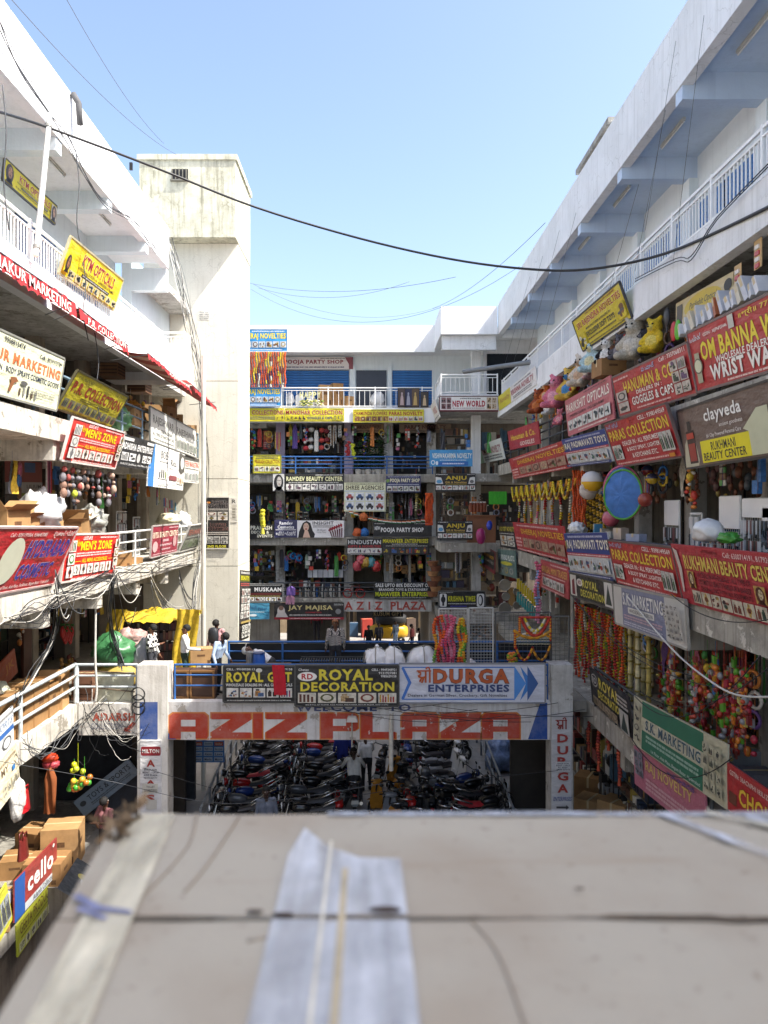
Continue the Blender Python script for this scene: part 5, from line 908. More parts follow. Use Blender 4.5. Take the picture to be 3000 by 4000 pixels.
# ---- right second floor: festoons, garlands, balls
marig, ylw, orn, redf, whf, pnk, grn = 'd8961e', 'd9c02a', 'd85a1c', 'b02a24', 'd9d2c0', 'd0607c', '6a9a34'
GG = 'festoons under the red novelties sign'
ya, yb = 5.55*3000/(2005-CX), 5.55*3000/(2232-CX)
for i in range(9):
    y0 = ya+(yb-ya)*i/9; y1 = ya+(yb-ya)*(i+1)/9
    loop_garland('yellow festoon loop under the red novelties sign, %s from the left' % ORD[i], (5.5, y0, .78), (5.5, y1, .78), .5, (ylw, ylw, 'a8741c'), .045, GG, i)
    loop_garland('shorter gold festoon loop behind the yellow ones, %s from the left' % ORD[i], (5.62, y0-.2, .8), (5.62, y1-.2, .8), .3, (marig, 'b8862a'), .04, GG, i+40)
rr = random.Random(4)
for i in range(16):
    y = ya+(yb-ya)*(i+.3)/16; L = rr.uniform(.8, 1.5); sty = i % 4
    garland('mixed hanging garland below the yellow festoons, %s from the left' % ORD[i], (5.75+.15*(i % 2), y, .35), L, ((redf, whf, ylw), (orn, ylw, grn), (whf, marig, pnk), (redf, marig, marig))[sty], .05, 'mixed garlands below the festoons', seed=i)
for i in range(6):
    x = 2240+i*9; q = onX(x, 1835, 5.6+.1*(i % 2)); garland('long orange garland right of the festoons, %s from the left' % ORD[i], q, 1.55, (orn, 'c84a18'), .04, 'long orange garlands on the right second floor', seed=i, gap=1.2)
for i in range(7):
    q = onX(2284+i*13, 1900+i*6, 5.9); garland('yellow and dark corn-like garland behind the beach ball, %s from the left' % ORD[i], q, 1.2, ('b8901e', '4a3a14'), .06, 'corn-like garlands', seed=i, pattern=(0, 0, 1), gap=1.2)
def bball(label, x, y, X, r, cols, n=6):
    c = onX(x, y, X); t = MB(); t.ball(c, r, (1, 1, 1), 18, 12); k = len(t.f)
    for i, f in enumerate(t.f): m_ = sum((V(t.v[j]) for j in f), V())/len(f)-c; t.m[i] = int((math.atan2(m_.z, m_.y)/6.2832+.5)*n) % len(cols)
    t.build('beach_ball', [M(q, .25, .05) for q in cols], None, loc=c, label=label, cat='ball', group='balls on the right second floor')
bball('yellow and white beach ball under the toy signboard', 2312, 1882, 5.5, .27, ('d8a82a', 'd9cdc6', 'd8d2cc')); bball('pale beach ball hanging behind the yellow one', 2300, 1915, 5.7, .25, ('c9c0ba', 'b8b0ac')); bball('dark red and yellow ball near the blue play tent', 2545, 1870, 5.9, .13, ('b8982a', '3a3a50')); bball('brown ball at the right of the blue play tent', 2520, 1952, 5.7, .15, ('8a3a30', '9a4a3a')); bball('small red and blue ball hanging above the yellow ball', 2528, 1838, 5.95, .13, ('7a2a2c', '2a3050')); bball('pink ball below the blue play tent', 2385, 2025, 5.7, .2, ('b8586a', 'c06a7a'))
c0 = onX(2432, 1932, 5.42)
for k, (dy, dx, col, rim) in enumerate(((.0, 0, '3f74b8', '4c9a3a'), (.16, .1, '4a78b4', 'd06a88'))):
    c = c0+V((dx, dy*2.2, .1*k)); t = thing('pop_up_tent', ('front' if k == 0 else 'rear')+' round blue pop-up play tent with coloured rim', 'toy tent', c+V((0, 0, -.58)), 'round play tents'); n_ = V((-.75, -.66, 0)).normalized()
    a_ = V((0, 0, 1)); b_ = n_.cross(a_); m = MB(); rows = []
    for i in range(7):
        rr_ = .5*i/6; rows.append([c+(a_*math.cos(t_*6.2832/28)*1.02+b_*math.sin(t_*6.2832/28)*.86)*rr_*1.02+n_*(.07*(1-(i/6)**2)+.035*math.sin(t_*6.2832/28*9+i*.5)*(i/6)*(1-.7*(i == 6))) for t_ in range(29)])
    m.grid(rows); m.build('cloth', M(col, .6, .2, 4, .4), t)
    pts = [c+(a_*math.cos(i*6.2832/36)*1.02+b_*math.sin(i*6.2832/36)*.86)*.52 for i in range(37)]; MB().tube(pts, .025, 6).build('rim', M(rim, .5), t)
    MB().tube([p+n_*-.05 for p in pts], .02, 6).build('inner_rim', M('d8707c' if k == 0 else '4c9a3a', .5), t)
# counter goods on the right second floor railing
for i, (x, y, w_, h_, c) in enumerate(((2335, 2080, .12, .3, '4a8ab0'), (2362, 2082, .1, .2, 'b8b4a8'), (2390, 2086, .25, .15, 'd0cdc4'), (2425, 2090, .3, .25, 'c8b8ac'), (2485, 2098, .4, .15, '9aa4bc'))):
    q = onX(x, y, RX+.1); carton('small goods box on the right second floor counter, %s from the left' % ORD[i], V((q.x, q.y, -.7)), (.2, w_, h_), .1*i, 'goods boxes on the right counter', mat=M(c, .4))
blob('crumpled_bag', 'white crumpled plastic bag on the blue and white toy signboard', 'bag', onX(2255, 2088, RX+.0), (.25, .4, .2), plastic_w, 3, .35, 3, crease=.5)
blob('cloth_bundle', 'white cap-shaped bundle on the right counter', 'bundle', onX(2765, 2115, RX+.05), (.25, .35, .22), plastic_w, 5, .15, 2, crease=.3)
blob('crumpled_bag', 'bright green crumpled packet on the right counter', 'bag', onX(2845, 2122, RX+.05), (.15, .25, .1), M('4a9a3a', .4), 6, .4, 3, crease=.5)
for i, (x, y, W) in enumerate(((2600, 2112, .75), (2700, 2105, .5), (2745, 2105, .65), (2815, 2115, .75), (2905, 2125, .9), (2985, 2130, .7))):
    q = onX(x, y, 6.2); q.z = F2; stand('display stand with white header in the right second floor shop, %s from the left' % ORD[i], q, (0, -W, 0), (1.75, 1.5, 1.35, 1.8, 1.75, 1.6)[i], (.5, .02, .02, .55, .3, .3)[i], i)
rr = random.Random(9)
for i in range(10):
    q = onX(2560+i*42, 1850-i*4, 6.6); t = MB(); n = rr.randint(3, 6)
    for k in range(n): t.ball(q+V((rr.uniform(-.08, .08), rr.uniform(-.12, .12), -k*.12)), rr.uniform(.05, .1), (.6, 1, 1.2), 7, 5, rr.randrange(4))
    t.cyl(q+V((0, 0, .25)), q+V((0, 0, -n*.12)), .006, n=4); t.build('toy_string', [M(c, .4) for c in ('7a4a32', '8a7a3a', '5a3a3a', '55606a')], None, loc=q, label='string of small toys hung in the dark right shop, %s from the left' % ORD[i], cat='toys', group='toy strings in the right shop')
# ---- right first floor: garlands, vases, toys
for i in range(24):
    x = 2250+i*8.5; y = 2350+i*3.3; q = onX(x, y, 5.75+.25*(i % 3)); sty = i % 6
    garland('festive garland under the right slab, %s from the left%s' % (ORD[i % 20], '' if i < 20 else ' past the twentieth'), q, 1.9+.4*math.sin(i*1.7), ((redf, '8c2420'), (orn, ylw), (ylw, grn, whf), (orn, 'b03a20'), (whf, marig, redf), (ylw, '4a5a20'))[sty], .05, 'festive garlands on the right first floor', seed=i, sway=.03)
for i in range(6):
    q = onX(2462+i*17+5*math.sin(i*2.1), 2430+i*6+14*math.sin(i*3), 5.9+.15*(i % 2)); m = MB()
    for k in range((6, 4, 6, 5, 6, 4)[i]): m.cyl(q+V((0, 0, -k*.3)), q+V((0, 0, -k*.3-.26)), .05, .06, 8); m.torus(q+V((0, 0, -k*.3-.28)), (0, 0, 1), .055, .022, 10, 5, 1)
    m.build('bamboo_garland', [M(('c4b684', 'b8a45a', 'cfc59c')[i % 3], .6, .35, 8), M('8a7a30', .6)], None, loc=q, label='thick straw-coloured hanging column, %s from the left' % ORD[i], cat='garland', group='straw-coloured hanging columns')
rr = random.Random(12)
for i in range(34):
    x, y = 2590+rr.random()*340, 2560+rr.random()*60; y += (x-2590)*.12; q = onX(x, y, rr.uniform(5.75, 6.6)); m = MB(); n = rr.randint(14, 26)
    for k in range(n):
        c_ = q+V((rr.uniform(-.1, .1), rr.uniform(-.15, .15), -k*.055))
        if rr.random() < .55: m.ball(c_, rr.uniform(.025, .065), (1, 1, rr.uniform(.6, 1.5)), 7, 5, rr.randrange(5))
        else: m.obox(c_, V((rr.uniform(-.02, .02), .09, rr.uniform(-.03, .03))), (.04, 0, 0), (0, .01, rr.uniform(.05, .14)), rr.randrange(5))
    m.cyl(q+V((0, 0, .4)), q+V((0, 0, -n*.055)), .006, n=4)
    m.build('toy_bunch', [M(c, .35) for c in (('b0382c', '5a9a2c', 'd07a2c', '8a8a8c', 'a83040'), ('b03a2c', 'c04a2a', '7a3a30', 'b8a85a', '7a2a2a'), ('c0503a', '4a8a2a', '9a9a94', '8a3a3a', 'b8862a'))[i % 3]], None, loc=q, label='bunch of bright plastic toys hung in the lower right shop, %s%s' % (ORD[i % 20], ' of the nearer ones' if i > 19 else ' placed'), cat='toys', group='toy bunches in the lower right shop')
for i, (x, y, w_, h_, c) in enumerate(((2815, 3010, .45, .35, '2c5c9c'), (2870, 3040, .4, .5, '8a8a8c'), (2930, 3070, .45, .3, '6c6a70'), (2690, 2880, .4, .4, 'a8702c'))):
    q = onX(x, y, RX+.7); carton('goods box behind the green banner, %s from the left' % ORD[(1, 2, 3, 0)[i]], V((q.x, q.y, F1)), (.7, w_, h_+.3), 0, 'goods boxes on the right first floor', mat=M(c, .5))
# ---- right end of the bridge: grid panels with garlands
def grid_panel(label, x0, x1, y0, y1, Y, sp=.075, col='b9b9b4'):
    a, b = onY(x0, y1, Y), onY(x1, y0, Y); t = thing('wire_grid_panel', label, 'display grid', (a.x, Y, a.z), 'wire grid panels on the bridge'); f = MB(); W, H = b.x-a.x, b.z-a.z
    for p, q in (((0, 0), (0, H)), ((W, 0), (W, H)), ((0, 0), (W, 0)), ((0, H), (W, H))): f.cyl((a.x+p[0], Y, a.z+p[1]), (a.x+q[0], Y, a.z+q[1]), .022, n=6)
    f.build('frame', M(col, .5), t); n, k = int(W/sp), int(H/sp)
    v = MB().cyl((0, 0, 0), (0, 0, H), .006, n=4, caps=False).mesh('wire', [M(col, .5)]); h = MB().cyl((0, 0, 0), (W, 0, 0), .006, n=4, caps=False).mesh('wire', [M(col, .5)])
    for i in range(1, n): inst('wire', v, t, (a.x+W*i/n, Y, a.z))
    for i in range(1, k): inst('wire', h, t, (a.x, Y, a.z+H*i/k))
grid_panel('tall wire grid panel with a white frame on the bridge', 1832, 1926, 2375, 2592, YF+.55); grid_panel('wire grid panel half hidden by pink garlands', 1715, 1826, 2378, 2592, YF+.6); grid_panel('wide wire grid panel behind the doorway garland', 1935, 2150, 2392, 2592, YF+.65, .11, '5a5a58'); grid_panel('narrow wire grid panel at the right column', 2152, 2222, 2408, 2592, YF+.7, .11, '6a6a66')
for i, (x, y, L, cols) in enumerate(((1700, 2410, 1.25, (orn, marig, grn)), (1716, 2402, 1.3, (redf, orn)), (1730, 2398, 1.35, (orn, pnk)), (1745, 2398, 1.35, (pnk, 'c83c5c')), (1758, 2400, 1.2, (pnk, 'd88aa0')), (1770, 2405, 1.1, (pnk, 'b8405c')), (1795, 2410, 1.2, (marig, ylw, orn)), (1808, 2408, 1.2, (ylw, grn, orn)), (1815, 2415, 1.15, (marig, grn)))):
    garland('flower garland on the bridge grid panel, %s from the left' % ORD[i], onY(x, y, YF+.35), L, cols, .055, 'flower garlands on the bridge grid', seed=i+3, sway=.04, gap=1.2)
T = thing('doorway_garland', 'red and yellow doorway garland spread on the wide grid panel', 'garland', onY(2030, 2590, YF+.5))
def arcs(x0, y0, x1, y1, d, cols, r, nm):
    m = MB()
    for i, c in enumerate(sag(onY(x0, y0, YF+.55), onY(x1, y1, YF+.55), d, 30)): m.ball(c, r, (1, 1, 1), 6, 4, i // 3 % len(cols))
    m.build(nm, [M(c, .7, .2, 30) for c in cols], T)
arcs(2030, 2412, 2150, 2412, .0, (redf, 'c0402c'), .035, 'top_band'); arcs(2035, 2415, 2145, 2415, .45, (redf, 'c0402c'), .045, 'swag'); arcs(2050, 2415, 2130, 2415, .33, (ylw, whf), .04, 'swag'); arcs(2010, 2465, 2150, 2465, .18, (marig, 'b8862a'), .045, 'swag'); arcs(2015, 2490, 2150, 2490, -.12, (marig, 'a8581c', whf), .03, 'swag'); arcs(2012, 2520, 2080, 2530, .35, (redf, marig), .035, 'swag'); arcs(2080, 2530, 2150, 2520, .35, ('8a5a2a', marig), .035, 'swag')
for k, (x, y0, y1) in enumerate(((2030, 2412, 2470), (2150, 2412, 2500), (2012, 2465, 2530))):
    m = MB(); [m.ball(onY(x, y0+(y1-y0)*i/14, YF+.55), .035, (1, 1, 1), 6, 4, i % 2) for i in range(15)]; m.build('side_band', [M(redf, .7), M(marig, .7)], T)
m = MB()
for i in range(22):
    for k in range(5): m.ball(onY(2018+i*6, 2492+k*6, YF+.56), .018, (1, 1, 1), 5, 3, k % 2)
m.build('bead_fringe', [M('c9c4a8', .5), M('3a4a3a', .5)], T, kind='stuff')
for i in range(9): q = onY(1994+i*4+rr.random()*14, 2580-rr.random()*30, YF+.45); 
m = MB(); [m.ball(onY(1985+rr.random()*32, 2590-rr.random()*40, YF+.45), .05, (1, 1, .8), 6, 4, rr.randrange(3)) for i in range(34)]; m.build('flower_bunch', [M('c9b81e', .7), M('6a9a2a', .7), M('d0702a', .7)], None, label='bunch of yellow and green flowers on the bridge floor rail', cat='flowers')
# ---- far right corner, first floor: pans, packs, flower string
for i, (x, y, r) in enumerate(((1972, 2285, .2), (1976, 2330, .14), (1972, 2378, .22), (2018, 2310, .12), (2020, 2365, .14))):
    c = onY(x, y, 27.5); m = MB(); m.cyl(c, c+V((0, .05, 0)), r, r*.85, 18); m.torus(c, (0, 1, 0), r, .015, 20, 5); m.build('steel_plate', M('9a958a', .3, .1, 3, 0, .7), None, loc=c, label='round steel plate hung at the far right shop, %s' % ('top large', 'middle', 'bottom large', 'small upper right', 'small lower right')[i], cat='plate', group='steel plates at the far right shop')
for i in range(9):
    for k in range(2):
        q = onY(2024+i*9.5, 2262+i*9+k*52, 27-.3*i); carton('%s product pack in the hanging row, %s from the left' % (('yellow', 'teal')[k], ORD[i]), q+V((0, 0, -.35)), (.09, .08, .36), 0, 'hanging product packs', mat=M(('c9b02a', '4a9a94')[k], .4))
for i, x in enumerate((2096, 2104)): garland('pink and blue flower string hanging from the right slab, %s' % ('left', 'right')[i], onY(x, 2190+i*10, 24), 1.65, (pnk, '8aa0c8', 'd890a8'), .07, 'pink flower strings', seed=i, sway=.05, gap=1.3)
# ---- back wing goods
rr = random.Random(21)
for i in range(16):
    x = 974+i*9.3; sty = i % 5; garland('long garland hung between the two blue signs, %s from the left' % ORD[i], onY(x, 1374, YB-.25), 1.5, ((orn, 'b84a1c'), ('b0542a', 'a8401c'), (orn, ylw, 'b84a1c'), (ylw, 'c8a01e', '7a3a1c'), (marig, '7a2a1c', whf))[sty], .05, 'long garlands between the blue signs', seed=i, gap=1.1)
for i, (x, c1, c2) in enumerate(((1291, '4a3a34', 'b09a98'), (1316, '2a2c48', '9a9aa6'), (1343, '5a4630', 'b89a5a'), (1380, '38302c', 'c0a884'))):
    x += 262; w_ = 34 if i < 3 else 32; y0 = 1516 if i < 3 else 1530; a, b = onY(x, 1592, YB-.05), onY(x+w_, y0, YB-.05); t = thing('framed_picture', 'dark framed devotional picture on the back railing, %s from the left' % ORD[i], 'picture', a, 'framed pictures on the back railing')
    MB().box(a.x, b.x, YB-.09, YB-.05, a.z, b.z).build('frame', M('2a1c18', .4), t); MB().box(a.x+.04, b.x-.04, YB-.095, YB-.09, a.z+.05, b.z-.05).build('backing', M(c1, .5), t)
    W = b.x-a.x; cxm = (a.x+b.x)/2; m = MB(); H = b.z-a.z
    m.poly([(cxm+W*u, YB-.1, a.z+H*v_) for u, v_ in ((-.22, .12), (.22, .12), (.16, .5), (.1, .62), (-.1, .62), (-.16, .5))]); m.poly([(cxm+.1*W*math.cos(t_*.628), YB-.101, a.z+H*(.7+.08*math.sin(t_*.628))) for t_ in range(10)]); m.build('figure', M(c2, .5), t)
for i, (x, y0, y1, w_) in enumerate(((1115, 1525, 1580, 35), (1150, 1530, 1585, 40), (1195, 1540, 1590, 40), (1245, 1506, 1590, 50), (1295, 1500, 1590, 42), (1345, 1550, 1590, 34), (1445, 1520, 1590, 60))):
    q = onY(x+w_/2, y1, 37.2); s = 37.2/3000
    if i in (0, 1, 2, 6): blob('wrapped_bundle', 'white wrapped bundle behind the back upper railing, %s from the left' % ORD[(0, 1, 2, 0, 0, 0, 3)[i]], 'bundle', q, (w_*s/2, .25, (y1-y0)*s/2), plastic_w, i, .2, 2.5, 'white bundles on the back balcony', crease=.3)
    else: carton('tall carton behind the back upper railing, %s from the left' % ORD[i-3], q, (w_*s, .4, (y1-y0)*s), .1*i)
m = MB(); [m.ball(onY(1172+rr.random()*90, 1585-rr.random()*22, YB-.1), .06, (1.3, .7, .6), 6, 4, rr.randrange(3)) for i in range(60)]; m.build('leafy_flowers', [M('c8c46a', .6), M('7a8a3a', .6), M('dcd8c0', .6)], None, label='cream artificial flowers lying along the back balcony edge', cat='flowers')
for i, ch in enumerate('HAPPY'):
    q = bpy.data.objects.new('balloon_letter', bpy.data.meshes.new('l')); q.data.materials.append(M('d8d49a', .25, .1)); COL.objects.link(q); q.location = (0, YB-.15, 0); q.rotation_euler = (math.pi/2, 0, 0); tag(q, 'gold-white foil letter %s on the back balcony railing' % ch if i not in (2, 3) else 'gold-white foil letter P on the back balcony railing, %s of two' % ('first', 'second')[i-2], 'balloon', 'foil balloon letters')
    TEXTQ.append((ch, .06, q, (bx(1172+i*17), by(1557), bx(1186+i*17), by(1532)), 0, 0))
def shirt(label, x, y0, y1, w_, col, Y, group):
    a, b = onY(x-w_/2, y1, Y), onY(x+w_/2, y0, Y); m = MB(); W = b.x-a.x; H = b.z-a.z; c = (a.x+b.x)/2; rows = []
    for i in range(9):
        v_ = i/8; hw = W*(.5 if v_ < .75 else .5-.38*(v_-.75)/.25); rows.append([V((c+hw*(j/6*2-1), Y+.05*math.sin(j*1.9+i*.4), a.z+H*v_)) for j in range(7)])
    m.grid(rows); m.grid([[p+V((0, .07, 0)) for p in r] for r in rows]); m.build('hanging_shirt', M(col, .8, .15, 6), None, loc=(c, Y, b.z), label=label, cat='clothing', group=group)
shirt('yellow shirt hung on the back third floor', 1135, 1655, 1740, 14, 'b8a63a', 37, 'hung clothes on the back wing'); shirt('purple shirt hung beside the yellow one', 1152, 1655, 1752, 20, '6a549a', 36.9, 'hung clothes on the back wing'); shirt('grey shirt hung right of the purple one', 1175, 1655, 1715, 12, '5a6468', 37, 'hung clothes on the back wing')
for i in range(14):
    x, y = 1192+(i % 5)*20+rr.random()*6, 1678+(i//5)*34+rr.random()*8; q = onY(x, y, 37); m = MB(); m.ball(q, .16, (1, .8, .75), 10, 6); m.obox(q+V((-.1, -.22, -.06)), (.2, 0, 0), (0, .16, .02), (0, 0, .02)); m.cyl(q, q+V((0, 0, .5)), .006, n=4)
    m.build('cap', M(('b03038', 'd3cfc8', '2a2624', 'c04a44', '7a2a30')[i % 5], .7), None, loc=q, label='sports cap hung in rows on the back third floor, row %s, %s' % (ORD[i//5], ORD[i % 5]), cat='cap', group='caps on the back third floor')
for i in range(3):
    q = onY(1281+i*20, 1662, 37); m = MB(); m.obox(q, (.16, 0, 0), (0, .02, 0), (0, 0, -.56)); [m.obox(q+V((.03, -.01, -.1-k*.13)), (.1, 0, 0), (0, .01, 0), (0, 0, -.05), 1) for k in range(4)]; m.build('goggle_card', [M('c9c9c0', .5), M('2a2a2c', .3)], None, loc=q, label='white card of goggles right of the caps, %s from the left' % ORD[i], cat='product card', group='goggle cards on the back wing')
def plant(label, base, h, n, mats, seed, spread=.35, group=None):
    t = thing('potted_plant', label, 'plant', base, group); base = V(base); r2 = random.Random(seed); MB().cyl(base, base+V((0, 0, .25)), .12, .16, 10).build('pot', M('d0cdc4', .5), t); MB().cyl(base+V((0, 0, .2)), base+V((0, 0, h*.8)), .015, .008, 5).build('stem', M('4a4028'), t); m = MB()
    for i in range(n):
        a = r2.random()*6.28; z = .3+r2.random()*(h-.3); d = V((math.cos(a), math.sin(a)*.6, r2.uniform(-.2, .7))).normalized(); L = r2.uniform(.18, spread); p = base+V((0, 0, z)); s_ = d.cross(V((0, 0, 1))).normalized()*.035
        m.add([p, p+d*L*.5+s_, p+d*L+V((0, 0, -.05)), p+d*L*.5-s_], [(0, 1, 2, 3)], r2.randrange(len(mats)))
    m.build('foliage', mats, t)
lm = [M('2a4a22', .5, .2), M('1d3a1c', .5, .2), M('3f5f30', .5, .2)]
for i in range(6): plant('dark green artificial plant in the back third floor doorway, %s from the left' % ORD[i], (bx(1398+i*20), 36.9+.25*(i % 2), by(1852)), 1.5+.25*(i % 3), 70, lm, i, .4, 'artificial plants on the back third floor')
m = MB(); [m.ball(onY(1352+rr.random()*16, 1725+rr.random()*60, YB+.4), .08, (1, 1, .8), 7, 5) for i in range(18)]; m.build('red_flowers', M('9a2428', .7), None, label='bunch of red flowers by the lilac column', cat='flowers')
m = MB(); [m.ball(onY(1373+rr.random()*14, 1725+rr.random()*65, YB+.4), .08, (1, 1, .8), 7, 5) for i in range(16)]; m.build('yellow_flowers', M('b8c02a', .7), None, label='bunch of yellow-green flowers right of the red ones', cat='flowers')
# air conditioner box, red posters at the left end
t = thing('air_conditioner', 'white air conditioner unit on the back third floor', 'air conditioner', onY(975, 1672, 37.2)); a, b = onY(978, 1672, 37.2), onY(1042, 1640, 37.2); MB().box(a.x, b.x, 37, 37.4, a.z, b.z).build('casing', M('b8b8b0', .5), t); m = MB(); cc = V(((a.x*.62+b.x*.38), 36.98, (a.z+b.z)/2)); [m.torus(cc, (0, 1, 0), .05+.05*k, .008, 16, 4) for k in range(3)]; m.build('fan_guard', M('55554f', .5), t)
S = bsign('small red poster on the back third floor wall', 1028, 1682, 1056, 1755, '9a2a28', Y=37.3, name='poster_board', cat='poster'); S.rect(.1, .75, .9, .95, 'c8a050').rect(.1, .5, .9, .68, 'b8622a').fine(.1, .1, .9, .4, 'd8c0b0', 3)
# second floor of the back wing
for i in range(5): garland('string of tiny silver goods in the party shop, %s from the left' % ORD[i], onY(1570+i*14, 1925, 37), 1.3, ('55555a', '9a9aa0', '2a2a2e'), .05, 'silver strings in the party shop', seed=i)
for i in range(2): garland('cream flower column %s of the party shop door' % ('left', 'right')[i], onY(1514+i*112, 1925, 36.6), 1.5, ('b8a86a', 'd8d0a8', '5a5a3a'), .07, 'cream flower columns', seed=i)
for i in range(6): garland('orange garland at the corner block, %s from the left' % ORD[i], onY(1664+i*5, 1924, 34), 1.3, (orn, 'c84a18'), .045, 'orange garlands at the corner block', seed=i, gap=1.1)
t = thing('flag_bunting', 'string of small tricolour flags on the back second floor', 'bunting', onY(1365, 1990, YB-.3)); pts = sag(onY(1362, 1992, YB-.3), onY(1680, 2015, YB-.3), .3, 17); MB().tube(pts, .008, 4).build('cord', M('8a8a86'), t)
for i, p in enumerate(pts[:-1]):
    m = MB()
    for k in range(3): m.obox(p+V((.02, 0, -.05-k*.045)), (.2, 0, -.02), (0, .008, 0), (0, 0, -.044), k)
    m.build('flag', [M('c8642a', .7), M('d8d8d0', .7), M('2f6a3a', .7)], t)
garland('bright yellow hanging flower bunch beside the tower', onY(1026, 1985, YB-.3), .8, ('d8cc2a', 'c8c040'), .13, None, seed=3, gap=.6)
for i, (x, c) in enumerate(((1420, 'b8602a'), (1424, '2a6ab0'), (1395, 'c05a2a'))): bb = onY(x, (2035, 2095, 2095)[i], YB-.35); blob('flower_ball', ('orange', 'blue', 'red-orange')[i]+' paper decoration ball hung at the party shop', 'decoration', bb, (.2, .2, .22), M(c, .7, .3, 20), i, .3, 5)
for i, (x, y, w_, h_, c) in enumerate(((1068, 1972, 42, 60, '8a6a62'), (1128, 2000, 24, 32, 'b8bcc0'), (1160, 2000, 24, 32, 'c9ccd0'), (1184, 2002, 22, 30, 'd0d2d4'), (1300, 2005, 30, 30, '8a7a6a'))):
    a = onY(x, y+h_, YB+.5); rack('small counter stand of packs on the back second floor, %s from the left' % ORD[i], (a.x, YB+.5, a.z), (w_*.0121, 0, 0), (0, .2, 0), h_*.0121, 300+i, 'counter stands on the back second floor', 3, 1)
for i in range(5):
    q = onY(1840+i*13, 2000, 33.5); m = MB(); m.cyl(q, q+V((0, 0, .3)), .11, .12, 10); m.cyl(q+V((0, 0, .3)), q+V((0, 0, .4)), .11, .06, 10); m.cyl(q+V((0, 0, .4)), q+V((0, 0, .46)), .07, .07, 8, 1); m.build('brown_jar', [M('7a3a22', .3), M('d0c8c0', .5)], None, loc=q, label='brown jar with white cap on the corner counter, %s from the left' % ORD[i], cat='jar', group='brown jars on the corner counter')
q = onY(1880, 2012, 33.5); MB().box(q.x-.7, q.x+.7, 33.2, 33.9, q.z-.05, q.z).box(q.x-.6, q.x+.6, 33.3, 33.8, -1.5, q.z-.05).build('counter', M('8a5a3c', .6), None, label='brown counter carrying the jars at the corner block', cat='counter')
blob('plastic_tub', 'magenta plastic bag hung at the corner block', 'bag', onY(1878, 2125, 32.6), (.2, .2, .35), M('a02c68', .3), 2, .12, 2, flat=.95)
blob('plastic_tub', 'blue plastic jug hung near the magenta bag', 'bag', onY(1912, 2070, 32), (.12, .12, .2), M('2a3fb0', .3), 4, .12, 2, flat=.95)
q = onY(1945, 1925, 30); m = MB(); [m.obox(q+V((-.35+i*.1, .02*(i % 2), -.45)), (.095, 0, 0), (0, .03, 0), (0, 0, .5)) for i in range(7)]; m.build('green_cloth', M('3fae2a', .7), None, label='bright green cloth hung at the far right corner', cat='cloth')
# first floor of the back wing
for i, (x, y0, y1, w_, c) in enumerate(((1118, 2170, 2230, 16, '3a7ac0'), (1120, 2168, 2190, 12, 'b0503a'), (1198, 2165, 2220, 14, 'a8b8a8'), (1325, 2155, 2190, 16, 'b03a28'), (1345, 2165, 2210, 10, 'a8402c'))): shirt('bag or cloth hung in the back first floor shop, %s from the left' % ORD[i], x, y0, y1, w_, c, 37, 'hung goods on the back first floor')
for i in range(2): q = onY(1145+i*24, 2172+i*8, 37); m = MB(); m.torus(q, (.6, -.8, 0), .13, .06, 14, 6); m.build('ring_toy', M('2a78b8', .3), None, loc=q, label='bright blue ring toy, %s of two in the back shop' % ('left', 'right')[i], cat='toy', group='blue ring toys')
for i in range(7): q = onY(1212+i*20, 2255, 37.2); carton('white packed box on the back first floor display, %s from the left' % ORD[i], q, (.22, .2, .36), 0, 'white boxes on the back first floor', mat=M(('b9bcc2', 'c9ccd0', 'a8acb4')[i % 3], .5))
for i in range(15):
    q = onY(1172+i*11, 2332, YB+.35); m = MB(); h = .3+.1*(i % 3); m.cyl(q, q+V((0, 0, h)), .05, .05, 8); m.cyl(q+V((0, 0, h)), q+V((0, 0, h+.12)), .045, .015, 8); m.build('steel_bottle', M('2c5c9a' if i == 6 else ('a8a8a6', '5a5a5a', 'c4c4c0')[i % 3], .3, .1, 3, 0, .3), None, loc=q, label='upright bottle behind the back first floor railing, %s from the left' % ORD[i], cat='bottle', group='bottles along the back railing')
for i, (y0, c) in enumerate(((2290, '8a6ab8'), (2325, 'c890a8'))): shirt(('purple', 'pink')[i]+' carry bag hung over the back railing', 1136-i*3, y0, y0+36, 34, c, YB-.15, 'carry bags on the back railing')
for i, (x, y, c) in enumerate(((1395, 2230, 'b84a54'), (1410, 2205, 'c05a60'), (1430, 2215, 'b8923a'), (1450, 2215, '4a8a94'), (1470, 2232, 'b83a3a'))): blob('wrapped_toy', ('pink', 'rose', 'gold', 'teal', 'red')[i]+' plastic-wrapped toy hung below the silver-lettered sign', 'toy', onY(x, y, YB-.1), (.22, .2, .28), M(c, .25, .2, 6), i, .25, 3, 'wrapped toys on the back wing', crease=.4)
t = thing('toy_bicycle', 'red toy bicycle standing behind the back first floor railing', 'bicycle', onY(1385, 2335, YB+.3)); c1, c2 = onY(1358, 2318, YB+.3), onY(1408, 2318, YB+.3)
for c in (c1, c2): MB().torus(c, (0, 1, 0), .2, .03, 18, 6).build('wheel', M('b0302a', .4), t)
md = (c1+c2)/2; MB().tube([c1, md+V((-.05, 0, 0)), md+V((-.1, 0, .35)), c2+V((-.05, 0, .35)), md+V((-.05, 0, 0))], .018, 6).tube([c2, c2+V((-.05, 0, .35)), c2+V((-.08, 0, .45))], .018, 6).tube([c1, md+V((-.1, 0, .35))], .015, 6).build('frame', M('a8302a', .4), t); MB().ball(md+V((-.12, 0, .42)), .09, (1.4, .7, .4)).build('saddle', M('1c1c1e', .6), t); MB().cyl(c2+V((-.08, -.15, .45)), c2+V((-.08, .15, .45)), .014).build('handlebar', M('2a2a2c', .5), t)
